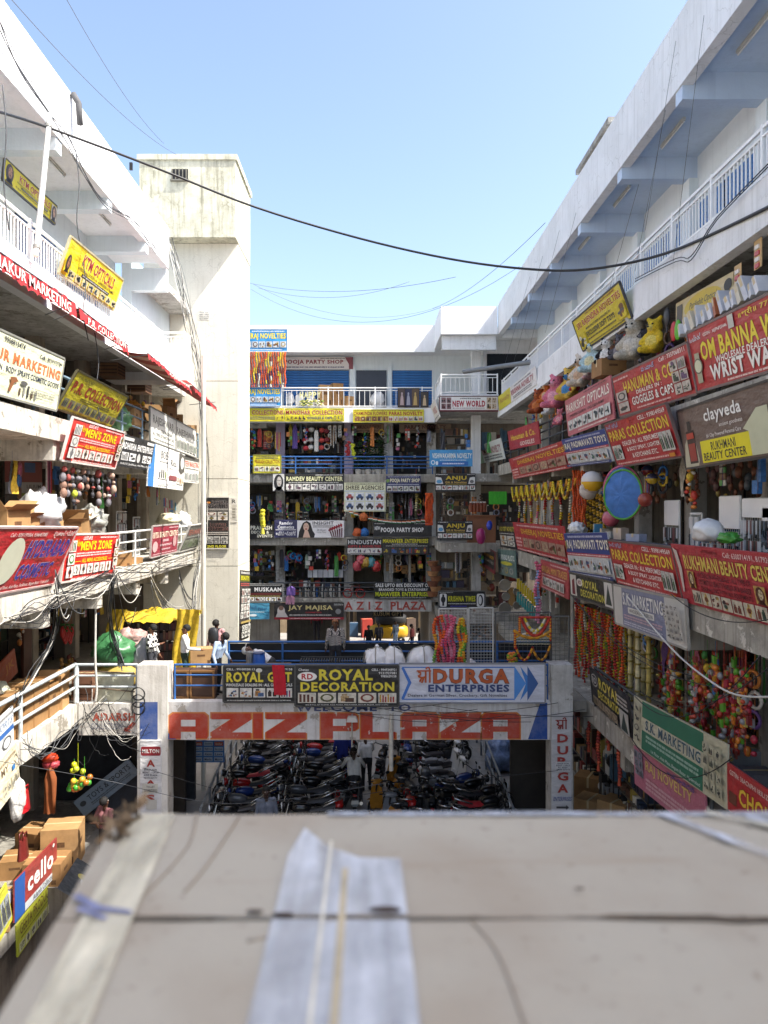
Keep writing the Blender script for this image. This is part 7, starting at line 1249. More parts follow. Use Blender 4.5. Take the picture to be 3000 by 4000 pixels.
def make_scooter(body):
    r = thing('scooter', 'x', 'scooter'); B = M(body, .25, .05, 3)
    wheel(r, .62, .22, .05); wheel(r, -.6, .22, .055)
    m = MB(); sup(m, (0, -.42, .5), (.2, .42, .2), 2.6, mat=Matrix.Rotation(-.1, 4, 'X')); m.build('rear_body', B, r)
    rows = [[V((.2*math.sin(t*.35-1.05)*1.1*w_, .42+.05*math.cos(t*.35-1.05)+y, z)) for t in range(7)] for z, y, w_ in ((.28, -.05, .9), (.5, .0, 1.1), (.75, .03, 1.0), (.95, .06, .7))]; MB().grid(rows).build('front_apron', B, r)
    MB().box(-.16, .16, -.1, .42, .24, .29).build('footboard', black_p, r)
    rows = [[V((x, y, .7+z)) for x, z in ((-w_, -.04), (-w_*.85, h), (0, h+.03), (w_*.85, h), (w_, -.04))] for y, w_, h in ((-.02, .09, .0), (-.15, .14, .03), (-.45, .14, .05), (-.75, .1, .07))]; MB().grid(rows).poly(rows[0]).poly(rows[-1][::-1]).build('seat', seat_m, r)
    m = MB(); sup(m, (0, .5, 1.0), (.2, .1, .07), 2.4); m.build('handlebar_cowl', B, r); MB().cyl((-.34, .45, 1.02), (.34, .45, 1.02), .016, n=6).build('handlebar', black_p, r)
    MB().ball((0, .585, 1.0), .07, (1.2, .5, .8)).build('headlight', M('c9ced2', .1, 0), r); rows = [[V((x, .62+math.sin(a)*.27, .22+math.cos(a)*.27)) for x in (-.07, 0, .07)] for a in [i*.25-.8 for i in range(8)]]; MB().grid(rows).build('front_mudguard', B, r)
    MB().cyl((0, .6, .24), (0, .48, .95), .03, n=7).build('steering_column', black_p, r); MB().box(-.07, .07, -.86, -.83, .5, .57).build('tail_light', M('8c1a1c', .2), r); MB().box(-.1, .1, -.9, -.885, .34, .44).build('number_plate', M('c9c7be', .5), r)
    MB().tube([(.14, -.55, .74), (.15, -.8, .82), (-.15, -.8, .82), (-.14, -.55, .74)], .017, 6).build('grab_rail', chrome, r)
    for s in (-1, 1): MB().tube([(s*.22, .47, 1.03), (s*.28, .48, 1.2)], .008, 5).ball((s*.29, .48, 1.24), .055, (1.2, .3, .8)).build('mirror', black_p, r)
    MB().cyl((.15, -.35, .26), (.17, -.75, .3), .05, .05, 10).build('exhaust', engine_m, r)
    return r
protos = {'black': make_motorcycle('141518'), 'dark blue': make_motorcycle('1d3570'), 'red': make_motorcycle('9a1c1e'), 'grey': make_motorcycle('4a4d52'), 'black and red': make_motorcycle('16171a', 'a8242c'), 'white scooter': make_scooter('d3d4d6'), 'grey scooter': make_scooter('6a6e74'), 'tan scooter': make_scooter('a8742c'), 'black scooter': make_scooter('1a1b1e')}
used = set()
def park(kind, x, y, hd, label, group, z=None, lean=.12):
    p = protos[kind]; o = p if kind not in used else copy_tree(p); used.add(kind)
    o.location = (x, y, F0 if z is None else z); o.rotation_euler = (0, lean, hd); tag(o, label, 'scooter' if 'scooter' in kind else 'motorcycle', group); ORG[o] = V(o.location); return o
rb = random.Random(5)
mix_ = ['black', 'black', 'grey', 'black', 'dark blue', 'black', 'red', 'black', 'black and red', 'grey', 'black', 'black', 'dark blue', 'black', 'black']
for col_i, (x, gname) in enumerate(((-3.55, 'left row'), (-1.75, 'middle row'))):
    for i in range(15):
        k = mix_[(i*2+col_i*5) % 15]; y = 19.9+i*.66
        park(k, x+rb.uniform(-.22, .22)+.02*i, y+rb.uniform(-.09, .09), math.pi/2+.28+rb.uniform(-.16, .16), '%s motorcycle parked in the %s, %s from the front' % (k, gname, ORD[i]), 'motorcycles parked under the bridge', lean=rb.uniform(.08, .2))
right = [('black and red', 3.0, 20.6, -1.35), ('black', 3.1, 21.4, -1.3), ('dark blue', 2.5, 22.3, -1.1), ('black', 2.7, 21.9, -1.2), ('white scooter', 2.3, 23.2, -1.15), ('white scooter', 2.2, 24.0, -1.2), ('white scooter', 2.3, 24.9, -1.1), ('black', 2.5, 25.7, -1.2), ('grey', 2.5, 26.5, -1.2), ('black', 2.4, 27.3, -1.2), ('red', 2.7, 28.1, -1.2), ('black', 2.9, 20.0, -1.35), ('black scooter', .95, 22.3, .25), ('tan scooter', .7, 22.9, .2), ('grey', 1.5, 22.6, -.1), ('black', 1.45, 21.2, .1), ('black', .6, 20.9, .3), ('red', 1.0, 20.3, .2), ('tan scooter', .3, 20.9, .5), ('black', 1.75, 20.5, .05), ('black scooter', 1.35, 19.8, .2), ('grey scooter', .55, 19.9, .3), ('dark blue', 1.1, 24.8, .05), ('black', 1.5, 25.4, 0), ('black', .9, 26.8, .1), ('grey', 1.2, 27.8, .1)]
cnt = {}
for k, x, y, h in right:
    cnt[k] = cnt.get(k, 0)+1
    park(k, x, y, h, '%s parked on the right side under the bridge, %s of its colour' % (k if 'scooter' in k else k+' motorcycle', ORD[cnt[k]-1]), 'two-wheelers parked on the right under the bridge')
park('black', -.5, 22.2, .05, 'black motorcycle with its rider in the middle aisle', None, lean=0); park('black', .25, 24.3, -.15, 'black motorcycle pushed along the aisle behind the rider', None); park('red', -.95, 20.2, .1, 'dark motorcycle standing at the front of the aisle', None)
for k, p in protos.items():
    if k not in used: p.location = (20, 30, F0)
# ramp rails either side of the bikes
for nm, pts in (('left', [(-4.35, 19.6), (-4.9, 31)]), ('right', [(3.62, 19.6), (3.95, 31)])):
    t = thing('ramp_railing', 'low steel rail along the %s side of the bike parking' % nm, 'railing', (pts[0][0], 19.6, F0), 'ramp rails'); a, b = V((*pts[0], 0)), V((*pts[1], 0))
    for z in (.95, .5): MB().cyl((a.x, a.y, F0+z), (b.x, b.y, F0+z), .035, n=6).build('rail', M('8d949a', .5, .2), t)
    pm = MB().box(-.03, .03, -.03, .03, 0, .97).mesh('post', [M('6a7076', .5)])
    for i in range(9): inst('post', pm, t, a.lerp(b, i/8)+V((0, 0, F0)))
# ground floor blocks behind the columns
for nm, b in (('left', (-6.6, -5.15, 21.2, 21.4)), ('right', (4.0, 5.4, 22.0, 22.2))): MB().box(*b, F0, F1-.35).build('shop_door', M('332c26', .6, .2), None, label='dark ground floor door beside the %s bridge column' % nm, cat='door', group='ground floor doors')
MB().box(-5.0, -3.3, 28.95, 29.1, F0, F1-.8).build('low_wall', wall_mat('a9b0ae', '6a706e', .6), None, label='pale wall below the tower behind the parked bikes', cat='wall')
t = thing('measuring_pipe', 'pale vertical pipe hanging in front of the painted beam', 'pipe', onY(1530, 3020, YF-.15)); a, b = onY(1528, 3010, YF-.15), onY(1528, 2790, YF-.15); MB().cyl(a, b, .055, n=8).build('pipe', M('c4c0b4', .6, .2, 6), t)
t = thing('lamp', 'small shaded lamp on a rod in front of the painted beam', 'lamp', onY(1375, 2850, YF-.2)); a = onY(1375, 2800, YF-.3); MB().cyl(a, a+V((0, 0, -.1)), .14, .2, 4, smooth=False).build('shade', M('b0aca4', .5), t); MB().cyl(a, a+V((0, 0, -.75)), .02, n=6).build('rod', M('a9a59a', .5), t); MB().cyl(a+V((0, 0, -.02)), a+V((0, .3, -.02)), .02, n=6).build('bracket', M('8a8680', .5), t)
# ---------------------------------------------------------------- people
def person(label, loc, yaw, shirt, pants, skin='5c3c2a', J=None, shoes='1c1a18', hair='0e0c0b', sleeves='long', cap=None, pack=None, smat=None, H=1.0, group=None):
    """one continuous skinned figure; local +Y is forward"""
    P = dict(pel=(0, 0, .96), che=(0, .01, 1.28), nec=(0, .0, 1.47), hd=(0, .03, 1.6)); C = []
    for s, k in ((-1, 'l'), (1, 'r')): P.update({k+'sh': (s*.185, 0, 1.42), k+'el': (s*.25, -.03, 1.13), k+'wr': (s*.26, .08, .9), k+'hp': (s*.09, 0, .93), k+'kn': (s*.1, .03, .5), k+'an': (s*.105, -.01, .09)})
    if J: P.update(J)
    P = {k: V(v)*H for k, v in P.items()}; S_, T_, K_, B_ = 0, 1, 2, 3
    def c(a, b, r0, r1, m): C.append((V(a), V(b), r0*H, r1*H, m))
    up = (P['nec']-P['pel']).normalized(); side = (P['rsh']-P['lsh']).normalized(); fwd = up.cross(side)*-1
    for s in (-1, 1):
        c(P['pel']+side*s*.07*H, P['che']+side*s*.085*H, .105, .115, S_); c(P['che']+side*s*.07*H, P['nec']+side*s*.1*H-up*.06*H, .115, .07, S_); c(P['pel']+side*s*.06*H-up*.05*H, P['pel']+side*s*.07*H+up*.02*H, .11, .108, T_)
    c(P['nec']-up*.04*H, P['nec']+(P['hd']-P['nec'])*.5, .055, .05, K_)
    hu = (P['hd']-P['nec']).normalized(); hf = (fwd-hu*fwd.dot(hu)).normalized(); hs = hf.cross(hu)
    c(P['hd']+hu*.035*H, P['hd']+hu*.04*H-hf*.025*H, .088, .092, K_); c(P['hd']-hu*.03*H+hf*.03*H, P['hd']-hu*.07*H+hf*.045*H, .07, .045, K_); c(P['hd']+hf*.1*H, P['hd']-hu*.03*H+hf*.115*H, .012, .017, K_)
    for s in (-1, 1): c(P['hd']+hs*s*.088*H, P['hd']+hs*s*.094*H-hu*.025*H, .018, .014, K_)
    for k in 'lr':
        sh, el, wr = P[k+'sh'], P[k+'el'], P[k+'wr']; c(sh, el, .062, .045, S_)
        if sleeves == 'long': c(el, wr, .046, .036, S_)
        else: c(sh.lerp(el, .6), el, .046, .04, K_); c(el, wr, .042, .028, K_)
        d = (wr-el).normalized(); n_ = d.cross(fwd); n_ = n_.normalized() if n_.length > .1 else side; pal = wr+d*.06*H; c(wr, pal+d*.02*H, .028, .03, K_)
        for f in range(4): b0 = pal+d*.03*H+fwd*(f-1.5)*.018*H; L = (.065, .078, .075, .058)[f]*H; c(b0, b0+d*L*.6+n_*.008*H, .011, .01, K_); c(b0+d*L*.6+n_*.008*H, b0+d*L+n_*.02*H, .01, .009, K_)
        c(wr+d*.02*H+fwd*.025*H, wr+d*.07*H+fwd*.05*H, .013, .01, K_)
        hp, kn, an = P[k+'hp'], P[k+'kn'], P[k+'an']; c(hp, kn, .09, .062, T_); c(kn, an, .06, .045, T_); c(an-V((0, .03, .03))*H, an+V((0, .14, -.045))*H, .045, .04, B_)
    r = thing('person', label, 'person', loc, group); r.rotation_euler = (0, 0, yaw); ORG[r] = V()
    o = bpy.data.objects.new('body', bpy.data.meshes.new('body')); COL.objects.link(o); o.parent = r
    SKINQ.append((o, C, [smat or M(shirt, .8, .12, 9, .2), M(pants, .8, .15, 9, .2), M(skin, .55, .08, 9), M(shoes, .5)], .0125))
    hm = MB(); R = Matrix((hs, hf, hu)).transposed()
    hm.ball((0, 0, 0), 1, (1, 1, 1), 16, 12); hv = []; 
    for v_ in hm.v: q = V(v_); g_ = q.z > .15 or (q.y < .1 and q.z > -.55); z_ = 1.0 if g_ else .86; hv.append(tuple(P['hd']+hu*.04*H+R @ V((q.x*.1*z_, q.y*.112*z_-.012, q.z*.108*z_))*H))
    hm.v = hv; hm.build('cap' if cap else 'hair', M(cap or hair, .8, .2, 20), r)
    if cap: MB().obox(P['hd']+hu*.07*H+hf*.07*H-hs*.06*H, hs*.12*H, hf*.09*H-hu*.015*H, hu*.012*H).build('cap_peak', M(cap, .8), r)
    for s in (-1, 1): MB().ball(P['hd']+hf*.085*H+hs*s*.033*H+hu*.012*H, .011*H, (1, 1, .7), 8, 6).build('eye', M('e6e0d8', .3, 0), r); MB().ball(P['hd']+hf*.094*H+hs*s*.033*H+hu*.012*H, .006*H, (1, 1, 1), 6, 4).build('pupil', M('120c0a', .2, 0), r); MB().obox(P['hd']+hf*.09*H+hs*(s*.033-.016)*H+hu*.032*H, hs*.032*H, hf*.008*H, hu*.006*H).build('eyebrow', M(hair, .8, 0), r)
    MB().obox(P['hd']+hf*.094*H-hs*.02*H-hu*.05*H, hs*.04*H, hf*.008*H, hu*.008*H).build('mouth', M('4a2420', .6, 0), r)
    if pack:
        m = MB(); sup(m, P['che']-fwd*.2*H+up*.02*H, (.15*H, .1*H, .23*H), 3, mat=Matrix((side, fwd, up)).transposed()); m.build('backpack', M(pack, .6, .15), r)
        for s in (-1, 1): MB().tube([P['che']+side*s*.11*H-fwd*.12*H+up*.2*H, P['nec']+side*s*.11*H-up*.0*H+fwd*.02*H, P['che']+side*s*.11*H+fwd*.125*H+up*.02*H, P['che']+side*s*.12*H-fwd*.1*H-up*.15*H], .02*H, 5).build('strap', M(pack, .6), r)
    return r
def check_mat(a, b, sc):
    m = bpy.data.materials.new('check'); m.use_nodes = True; n = m.node_tree; t = n.nodes.new('ShaderNodeTexChecker'); t.inputs['Scale'].default_value = sc; t.inputs[1].default_value = lin(a)+(1,); t.inputs[2].default_value = lin(b)+(1,); tc = n.nodes.new('ShaderNodeTexCoord'); n.links.new(tc.outputs['Object'], t.inputs['Vector']); n.links.new(t.outputs[0], n.nodes['Principled BSDF'].inputs['Base Color']); n.nodes['Principled BSDF'].inputs['Roughness'].default_value = .85; return m
def gx(x, Y): return (x-CX)/FPX*Y
hold = {'rel': (.27, .1, 1.14), 'rwr': (.12, .32, 1.1), 'lel': (-.27, .08, 1.14), 'lwr': (-.12, .32, 1.1)}
person('man in a black and white checked shirt before the yellow stall', (gx(592, 21.0), 21.0, F1), -math.pi/2-.2, 'd0d0cc', '3a3c44', J={'rel': (.24, .06, 1.14), 'rwr': (.1, .26, 1.2)}, smat=check_mat('d6d6d2', '1c1c20', 13), skin='7a5038')
person('man in a white shirt and dark green trousers reaching for a carton', (gx(722, 20.9), 20.9, F1), -math.pi/2+.1, 'e2e2e0', '2c4030', skin='7a5238', J={'rel': (.24, .12, 1.12), 'rwr': (.2, .42, 1.08), 'lel': (-.25, -.06, 1.13), 'lwr': (-.27, -.02, .86)})
person('man in a pink shirt with a backpack facing the camera', (gx(846, 21.9), 21.9, F1), math.pi-.25, 'b98a8c', '3a3c44', pack='22262c', skin='55382a')
person('man in a pale blue shirt leaning on the bridge rail', (gx(845, 20.2), 20.2, F1), -2.0, 'a9bcd6', '181a20', skin='55382a', J={'che': (0, .1, 1.25), 'nec': (0, .18, 1.42), 'hd': (0, .26, 1.53), 'lsh': (-.185, .13, 1.38), 'rsh': (.185, .13, 1.38), 'lel': (-.26, .1, 1.1), 'lwr': (-.24, .26, .92), 'rel': (.3, .12, 1.1), 'rwr': (.34, .22, .9)})
person('man bending over the table in a white shirt and cap', (gx(1040, 20.6), 20.6, F1), 1.5, 'd6d8da', '2a2c30', cap='c8c8c4', skin='5a3c2a', J={'pel': (0, -.1, .8), 'che': (0, .18, .98), 'nec': (0, .38, 1.05), 'hd': (0, .52, 1.08), 'lsh': (-.185, .33, 1.03), 'rsh': (.185, .33, 1.03), 'lel': (-.22, .42, .78), 'rel': (.22, .42, .78), 'lwr': (-.15, .55, .6), 'rwr': (.15, .55, .6), 'lhp': (-.09, -.1, .78), 'rhp': (.09, -.1, .78), 'lkn': (-.12, .08, .45), 'rkn': (.12, .08, .45)})
person('man seen from behind with a brown cap and black backpack on the bridge', (gx(1310, 21.9), 21.9, F1), .15, '9a948c', '24262c', cap='8a5a3a', pack='17191e', skin='5a3c2a', smat=check_mat('b4aea6', '3a3a40', 30))
person('rider in a white shirt sitting on the middle motorcycle', (-.5, 22.05, F0), .05, 'd3d3d2', '26282e', skin='3a2820', sleeves='long', J={'pel': (0, -.08, .92), 'che': (0, .02, 1.24), 'nec': (0, .06, 1.43), 'hd': (0, .1, 1.56), 'lsh': (-.185, .06, 1.38), 'rsh': (.185, .06, 1.38), 'lel': (-.3, .24, 1.16), 'rel': (.3, .24, 1.16), 'lwr': (-.33, .46, 1.02), 'rwr': (.33, .46, 1.02), 'lhp': (-.1, -.06, .9), 'rhp': (.1, -.06, .9), 'lkn': (-.2, .3, .66), 'rkn': (.2, .3, .66), 'lan': (-.22, .12, .2), 'ran': (.22, .12, .2)})
person('man in a white T-shirt standing behind the rider', (gx(1432, 23.4), 23.4, F0), .2, 'd9dadc', '1c1e24', skin='3a2820', sleeves='short', J={'che': (0, .1, 1.26), 'nec': (0, .18, 1.42), 'hd': (0, .26, 1.53), 'lsh': (-.185, .13, 1.38), 'rsh': (.185, .13, 1.38), 'rel': (.27, .3, 1.16), 'rwr': (.25, .5, 1.02)})
person('person in bright blue clothes at the back of the parking aisle', (gx(1338, 24.2), 24.2, F0), .1, '24348c', '24348c', skin='4a3022')
person('man in a grey shirt walking between the parked bikes', (gx(1040, 18.9), 18.9, F0), .3, '5a6272', '23262c', skin='33221a')
person('man in a striped polo standing with folded arms at ground floor left', (gx(412, 18.3), 18.3, F0), math.pi-.5, '8a5a5c', '20242e', skin='4a3022', sleeves='short', J={'lel': (-.27, .1, 1.16), 'rel': (.27, .1, 1.16), 'lwr': (.04, .24, 1.17), 'rwr': (-.04, .27, 1.13)})
person('shopkeeper in a red top in the dark back ground floor shop', (gx(1240, 37.5), 37.0, by(2505, 37)), math.pi, '8a2430', '2a2428', skin='4a3022')
# ---------------------------------------------------------------- street beyond the passage
HS = thing('shop_house', 'shop house across the street seen through the passage', 'building', (1, 53, F0)); MB().box(-9, 12, 53, 57, F0, 3).build('wall', wall_mat('a08c70', '5a4a3a', .7), HS)
for i in range(7): MB().box(-4+i*1.5, -2.75+i*1.5, 52.9, 53.0, F0, F0+2.3).build('shop_opening', M(('1c1815', '2a221c', '141416')[i % 3], .7), HS); MB().box(-4.1+i*1.5, -2.65+i*1.5, 52.3, 53, F0+2.35, F0+2.45).build('canopy', M(('7a3a2a', '5a5a54', '8a7a4a')[i % 3], .7), HS)
for i in range(5): S = Sign('small street shop board seen through the passage, %s from the left' % ORD[i], (-3+i*1.5, 52.2, -6.1+.2*(i % 2)), (1.4, 0, 0), (0, 0, .6), ('c8c4b8', 'b04a34', 'd0a83a', '3a6a8a', 'b8b8b0')[i], group='street boards beyond the passage'); S.fine(.1, .3, .9, .7, '2a2420')
for i in range(6): carton('crate of goods on the street beyond the passage, %s from the left' % ORD[i], (-2.2+i*.95, 51.3+.3*(i % 2), F0), (.7, .6, .6+.3*(i % 3)), .1*i, 'street crates beyond the passage', mat=M(('8a6a3a', '3a5a7a', 'a83a30', '5a6a4a', 'b8963a', '4a3a30')[i], .6))
t = thing('auto_rickshaw', 'yellow and black auto rickshaw in the street beyond the passage', 'auto rickshaw', (1.1, 49, F0)); m = MB(); sup(m, (1.1, 49, F0+.75), (1.25, .6, .45), 4); m.build('body', M('c89a1e', .4), t); m = MB(); sup(m, (1.25, 49, F0+1.55), (1.0, .62, .35), 4); m.build('canopy', M('1c1c1e', .6), t)
for dx, dy in ((-.95, 0), (.8, -.5), (.8, .5)): MB().torus((1.1+dx, 49+dy, F0+.24), (0, 1, 0), .18, .06, 14, 6).build('wheel', tyre_m, t)
MB().cyl((.05, 48.95, F0+.75), (-.1, 48.95, F0+1.0), .1, .12, 10).build('headlight', M('d0d4d6', .2), t)
for i, (x, Y, a, b) in enumerate(((1440, 45, '26262c', '1c1c20'), (1480, 46, '3a3a44', '2a2a2e'), (1545, 47, '5a6a7a', '8aa0b8'), (1610, 45.5, '8a3a34', '1c1c20'), (1640, 44, '2a2420', '17171a'))): person('pedestrian in the street beyond the passage, %s from the left' % ORD[i], (gx(x, Y), Y, F0), .4*i, a, b, group='pedestrians beyond the passage')
# rubble and tin roof right of the passage
rows = [[V((2.9+j*.35, 31.6+i*.5, -6.6+i*.24+.06*math.sin(j*2.2))) for j in range(8)] for i in range(7)]; m = MB(); m.grid(rows); m.grid([[p+V((0, 0, -.05)) for p in r] for r in rows]); m.build('tin_roof', M('7a8a98', .5, .25, 3), None, label='low sheet roof strewn with rubble beside the passage', cat='roof')
m = MB(); rq = random.Random(8)
for i in range(260): u, v_ = rq.random(), rq.random(); p = V((2.9+2.4*u, 32.2+2.5*v_, -6.28+v_*1.2+rq.random()*.35*math.sin(u*3.1))); s = rq.uniform(.05, .16); m.ball(p, s, (1, .8, .6), 5, 4, rq.randrange(4), smooth=False)
m.build('rubble', [M(c, .9, .2) for c in ('7a746c', '8a6a54', '5a5650', 'a09a90')], None, label='heap of broken rubble on the low sheet roof', cat='rubble', kind='stuff')

# right ground floor: hanging beads, cartons and bags in the dark gallery
for i, (x, y, L) in enumerate(((2338, 2790, 1.2), (2378, 2800, .6), (2300, 2800, .7), (2420, 2880, .9))): garland('red bead column hung under the right first floor slab, %s from the left' % ORD[i], onX(x, y, RX+.1), L, ('8a2a20', 'b0482a'), .06, 'red bead columns under the right slab', seed=i, gap=1.2)
for i in range(8): carton('carton in the dark right ground floor gallery, %s from the photo edge' % ORD[i], (6.2+.3*(i % 2), 14+i*1.25, F0), (.7, .8, .5+.2*(i % 3)), .15*i)
for i in range(6): rack('shelf rack in the right ground floor gallery, %s from the photo edge' % ORD[i], (6.55, 13+i*2.6, F0), (0, 2.2, 0), (.4, 0, 0), 2.2, 400+i, 'shelves in the right ground floor gallery')
for li, (z, nm) in enumerate(((1.5, 'third'), (-1.5, 'second'), (-4.6, 'first'))):
    for i, (x, W) in enumerate(((3.2, 1.3), (5.0, 2.2))): rack('shelf rack in the corner block, %s floor, %s' % (nm, ('left', 'right')[i]), (x, YC+2.2, z), (W, 0, 0), (0, .5, 0), 2.2, 430+li*2+i, 'shelves in the corner block')
for i in range(9): garland('string of goods hung at the corner block, %s from the left' % ORD[i], onY(1735+i*24, 2150+(i % 2)*220 if i % 3 else 1930, 34.2), .7+.2*(i % 3), (('5a4a3a', '8a7a6a'), ('6a5a4a', '3a3a3a'), ('7a3a2a', '9a8a5a'))[i % 3], .07, 'strings of goods at the corner block', seed=i)

def hung(label, q, u, seed, group, drop=.9):
    """a string, strip or bundle of hung stock"""
    r = random.Random(seed); q, u = V(q), V(u); n_ = V((u.y, -u.x, 0)); m = MB(); st = seed % 6; cols = r.sample(['b8b4aa', 'c8402f', '3f7ac0', 'd8b63a', '4f9a4a', 'd8d4cc', 'c06a8a', '7a5a3a', '3a3a40', 'd0803a', '8a90a0', '6a4a8a'], 4)
    if st == 0:
        for k in range(int(drop/.11)):
            for e in (-.09, .03): m.obox(q+u*e+V((0, 0, -.1-k*.11)), u*.1, n_*.02, (0, 0, .095), r.randrange(4))
    elif st == 1:
        for k in range(int(drop/.07)): m.ball(q+u*r.uniform(-.09, .09)+n_*r.uniform(-.06, .06)+V((0, 0, -.08-k*.07)), r.uniform(.03, .075), (1, 1, r.uniform(.6, 1.6)), 7, 5, r.randrange(4))
    elif st == 2:
        rows = [[q+u*(.2*(j/5-.5)*(1-.3*(i == 0)))+n_*.04*math.sin(j*1.7+i)+V((0, 0, -drop*i/6)) for j in range(6)] for i in range(7)]; m.grid(rows, 0); m.grid([[p+n_*.05 for p in rw] for rw in rows], 1)
    elif st == 3:
        for k in range(3): m.torus(q+V((0, 0, -.2-k*drop*.28))+u*r.uniform(-.05, .05), n_+u*.3, .13, .03, 12, 5, k % 4)
    elif st == 4:
        for k in range(5): m.cyl(q+u*(k*.06-.12), q+u*(k*.06-.12)+V((0, 0, -drop*r.uniform(.6, 1))), .018, .026, 6, r.randrange(4))
    else:
        for k in range(4): a = q+u*r.uniform(-.12, .06)+V((0, 0, -.25-k*drop*.22)); m.obox(a, u*r.uniform(.1, .2), n_*.08, (0, 0, r.uniform(.12, .22)), r.randrange(4))
    m.cyl(q+V((0, 0, .2)), q+V((0, 0, -drop*.9)), .005, n=4, mi=0); m.build('hanging_goods', [M(c, .5, .25, 18) for c in cols], None, loc=q, label=label, cat='goods', group=group)
rh = random.Random(77); sd = 0
for nm, y0, n in (('third', 1668, 20), ('second', 1940, 20), ('first', 2150, 20)):
    for i in range(n):
        sd += 1; hung('goods hung across the back %s floor shopfront, %s from the left' % (nm, ORD[i]), onY(985+i*36+rh.uniform(-8, 8), y0+rh.uniform(-6, 22), 36.7+rh.random()*.5), (1, 0, 0), sd, 'goods hung across the back wing', rh.uniform(.5, 1.1))
for nm, X, z, y0, y1, n in (('third', 5.75, 3.75, 13.5, 31, 20), ('second', 5.85, 1.15, 10, 31, 20), ('first', 5.95, -2.5, 10.5, 18.5, 20), ('first, deeper', 6.7, -2.6, 10.5, 32, 20)):
    for i in range(n):
        sd += 1; hung('goods hung along the right %s floor, %s from the photo edge' % (nm, ORD[i]), (X+rh.uniform(0, .4), y0+(y1-y0)*i/n+rh.uniform(-.2, .2), z-rh.random()*.25), (0, 1, 0), sd, 'goods hung along the right wing', rh.uniform(.5, 1.2))
for nm, X, z, y0, y1, n in (('third', -7.0, 3.4, 12.5, 28, 14), ('second', -7.2, 1.1, 13, 28, 18), ('first', -9.2, -2.5, 13, 28, 16)):
    for i in range(n):
        sd += 1; hung('goods hung along the left %s floor, %s from the photo edge' % (nm, ORD[i]), (X-rh.uniform(0, .4), y0+(y1-y0)*i/n+rh.uniform(-.2, .2), z-rh.random()*.25), (0, 1, 0), sd, 'goods hung along the left wing', rh.uniform(.5, 1.2))
for i in range(8): hung('goods hung in the corner block, %s from the left' % ORD[i], onY(1730+i*30, (1690, 1940, 2160)[i % 3], 34), (1, 0, 0), 500+i, 'goods hung in the corner block', .9)
for i in range(12):
    x = 2440+i*45; carton('goods box stacked in the right second floor shop, %s from the left' % ORD[i], (6.5+.3*(i % 2), 15.8-i*.75, F2), (.5, .5, .5+.35*(i % 3)), .2*i, 'goods boxes in the right second floor shop', mat=M(('c9c4b8', '8a3a34', '3a5a8a', 'b89a5a')[i % 4], .5))

t = thing('staircase', 'dark enclosed staircase under the left end of the bridge', 'staircase', (-6.6, 22, F0)); MB().box(-9.5, -5.2, 22.6, 22.8, F0, F1-.55).build('rear_wall', M('2c2f36', .7, .3), t)  # dark rear wall added to close off the sunlit view behind the stairs
w_ = MB(); w_.add([(-7.9, 21.0, F0), (-5.95, 21.0, F0), (-5.95, 21.0, -6.6), (-7.9, 22.4, F0), (-5.95, 22.4, F0), (-5.95, 22.4, -6.6)], [(0, 1, 2), (5, 4, 3), (0, 2, 5, 3), (0, 3, 4, 1), (1, 4, 5, 2)]); w_.build('stringer', M('343a46', .6, .3), t)
for i in range(10): MB().box(-7.75+i*.19, -7.56+i*.19, 21.02, 22.38, F0+.12+i*.19, F0+.19+i*.195).build('step', M('5a5650', .8), t)
# ---------------------------------------------------------------- cables
cab_d, cab_g, cab_w = M('1d2024', .5, .1), M('55585c', .6, .15), M('c9c7c0', .5, .1)
def cable(label, pts, r, mat=cab_d, group=None, n=5, sm=5, name='cable'): return MB().tube(smooth_path(pts, sm), r, n).build(name, mat, None, loc=V(pts[0]), label=label, cat='cable', group=group)
cable('thick black cable sagging across the whole court', [onX(-60, 420, -6.35), onX(194, 500, -6.25), onY(620, 660, 16), onY(1000, 810, 17), onY(1400, 930, 17.5), onY(1750, 1010, 17), onY(2050, 1050, 16.3), onY(2300, 1052, 15.5), onY(2600, 990, 14), onX(3000, 810, 5.45), onX(3200, 690, 5.45)], .026, n=8)
MB().box(-.03, .03, -.02, .02, -.1, .05).build('cable_clamp', cab_d, None, loc=(0, 0, 0), label='black clamp hanging from the thick cable', cat='clamp').location = onY(512, 645, 15.5)
for i, (a, b, s) in enumerate((((970, 1105, 31), (1780, 1082, 24), .4), ((1010, 1125, 31), (1600, 1100, 30), .5), ((980, 1130, 31), (2030, 1040, 26), 1.6), ((990, 1110, 31), (1740, 1190, 33), .9), ((1690, 1205, 33), (2130, 870, 20), .3))):
    cable('thin grey wire strung across the sky, %s from the top' % ORD[i], sag(onY(*a), onY(*b), s, 12), .007, cab_g, 'thin sky wires', 4, 2)
for i, (x0, y0, X1, x1, y1) in enumerate(((20, -30, 0, 690, 605), (245, -30, 0, 640, 560))):
    cable('thin wire running from the top left to the tower, %s' % ('lower', 'upper')[i], sag(onX(x0, y0, -6.3), onY(x1, y1, 28), .3, 10), .007, cab_g, 'wires to the tower head', 4, 2)
for i, (x, y0, y1) in enumerate(((2690, 60, 1020), (2580, 160, 900), (2540, 430, 1060), (2435, 720, 1150), (2190, 830, 1300), (2125, 900, 1370), (2060, 1000, 1440), (2010, 1080, 1500))):
    cable('thin wire hanging down the right upper front, %s from the photo edge' % ORD[i], [onX(x+60, y0, RX-.05), onX(x, (y0+y1)/2, RX-.12), onX(x-60, y1, RX-.05)], .004, cab_g, 'wires on the right front', 4, 4)
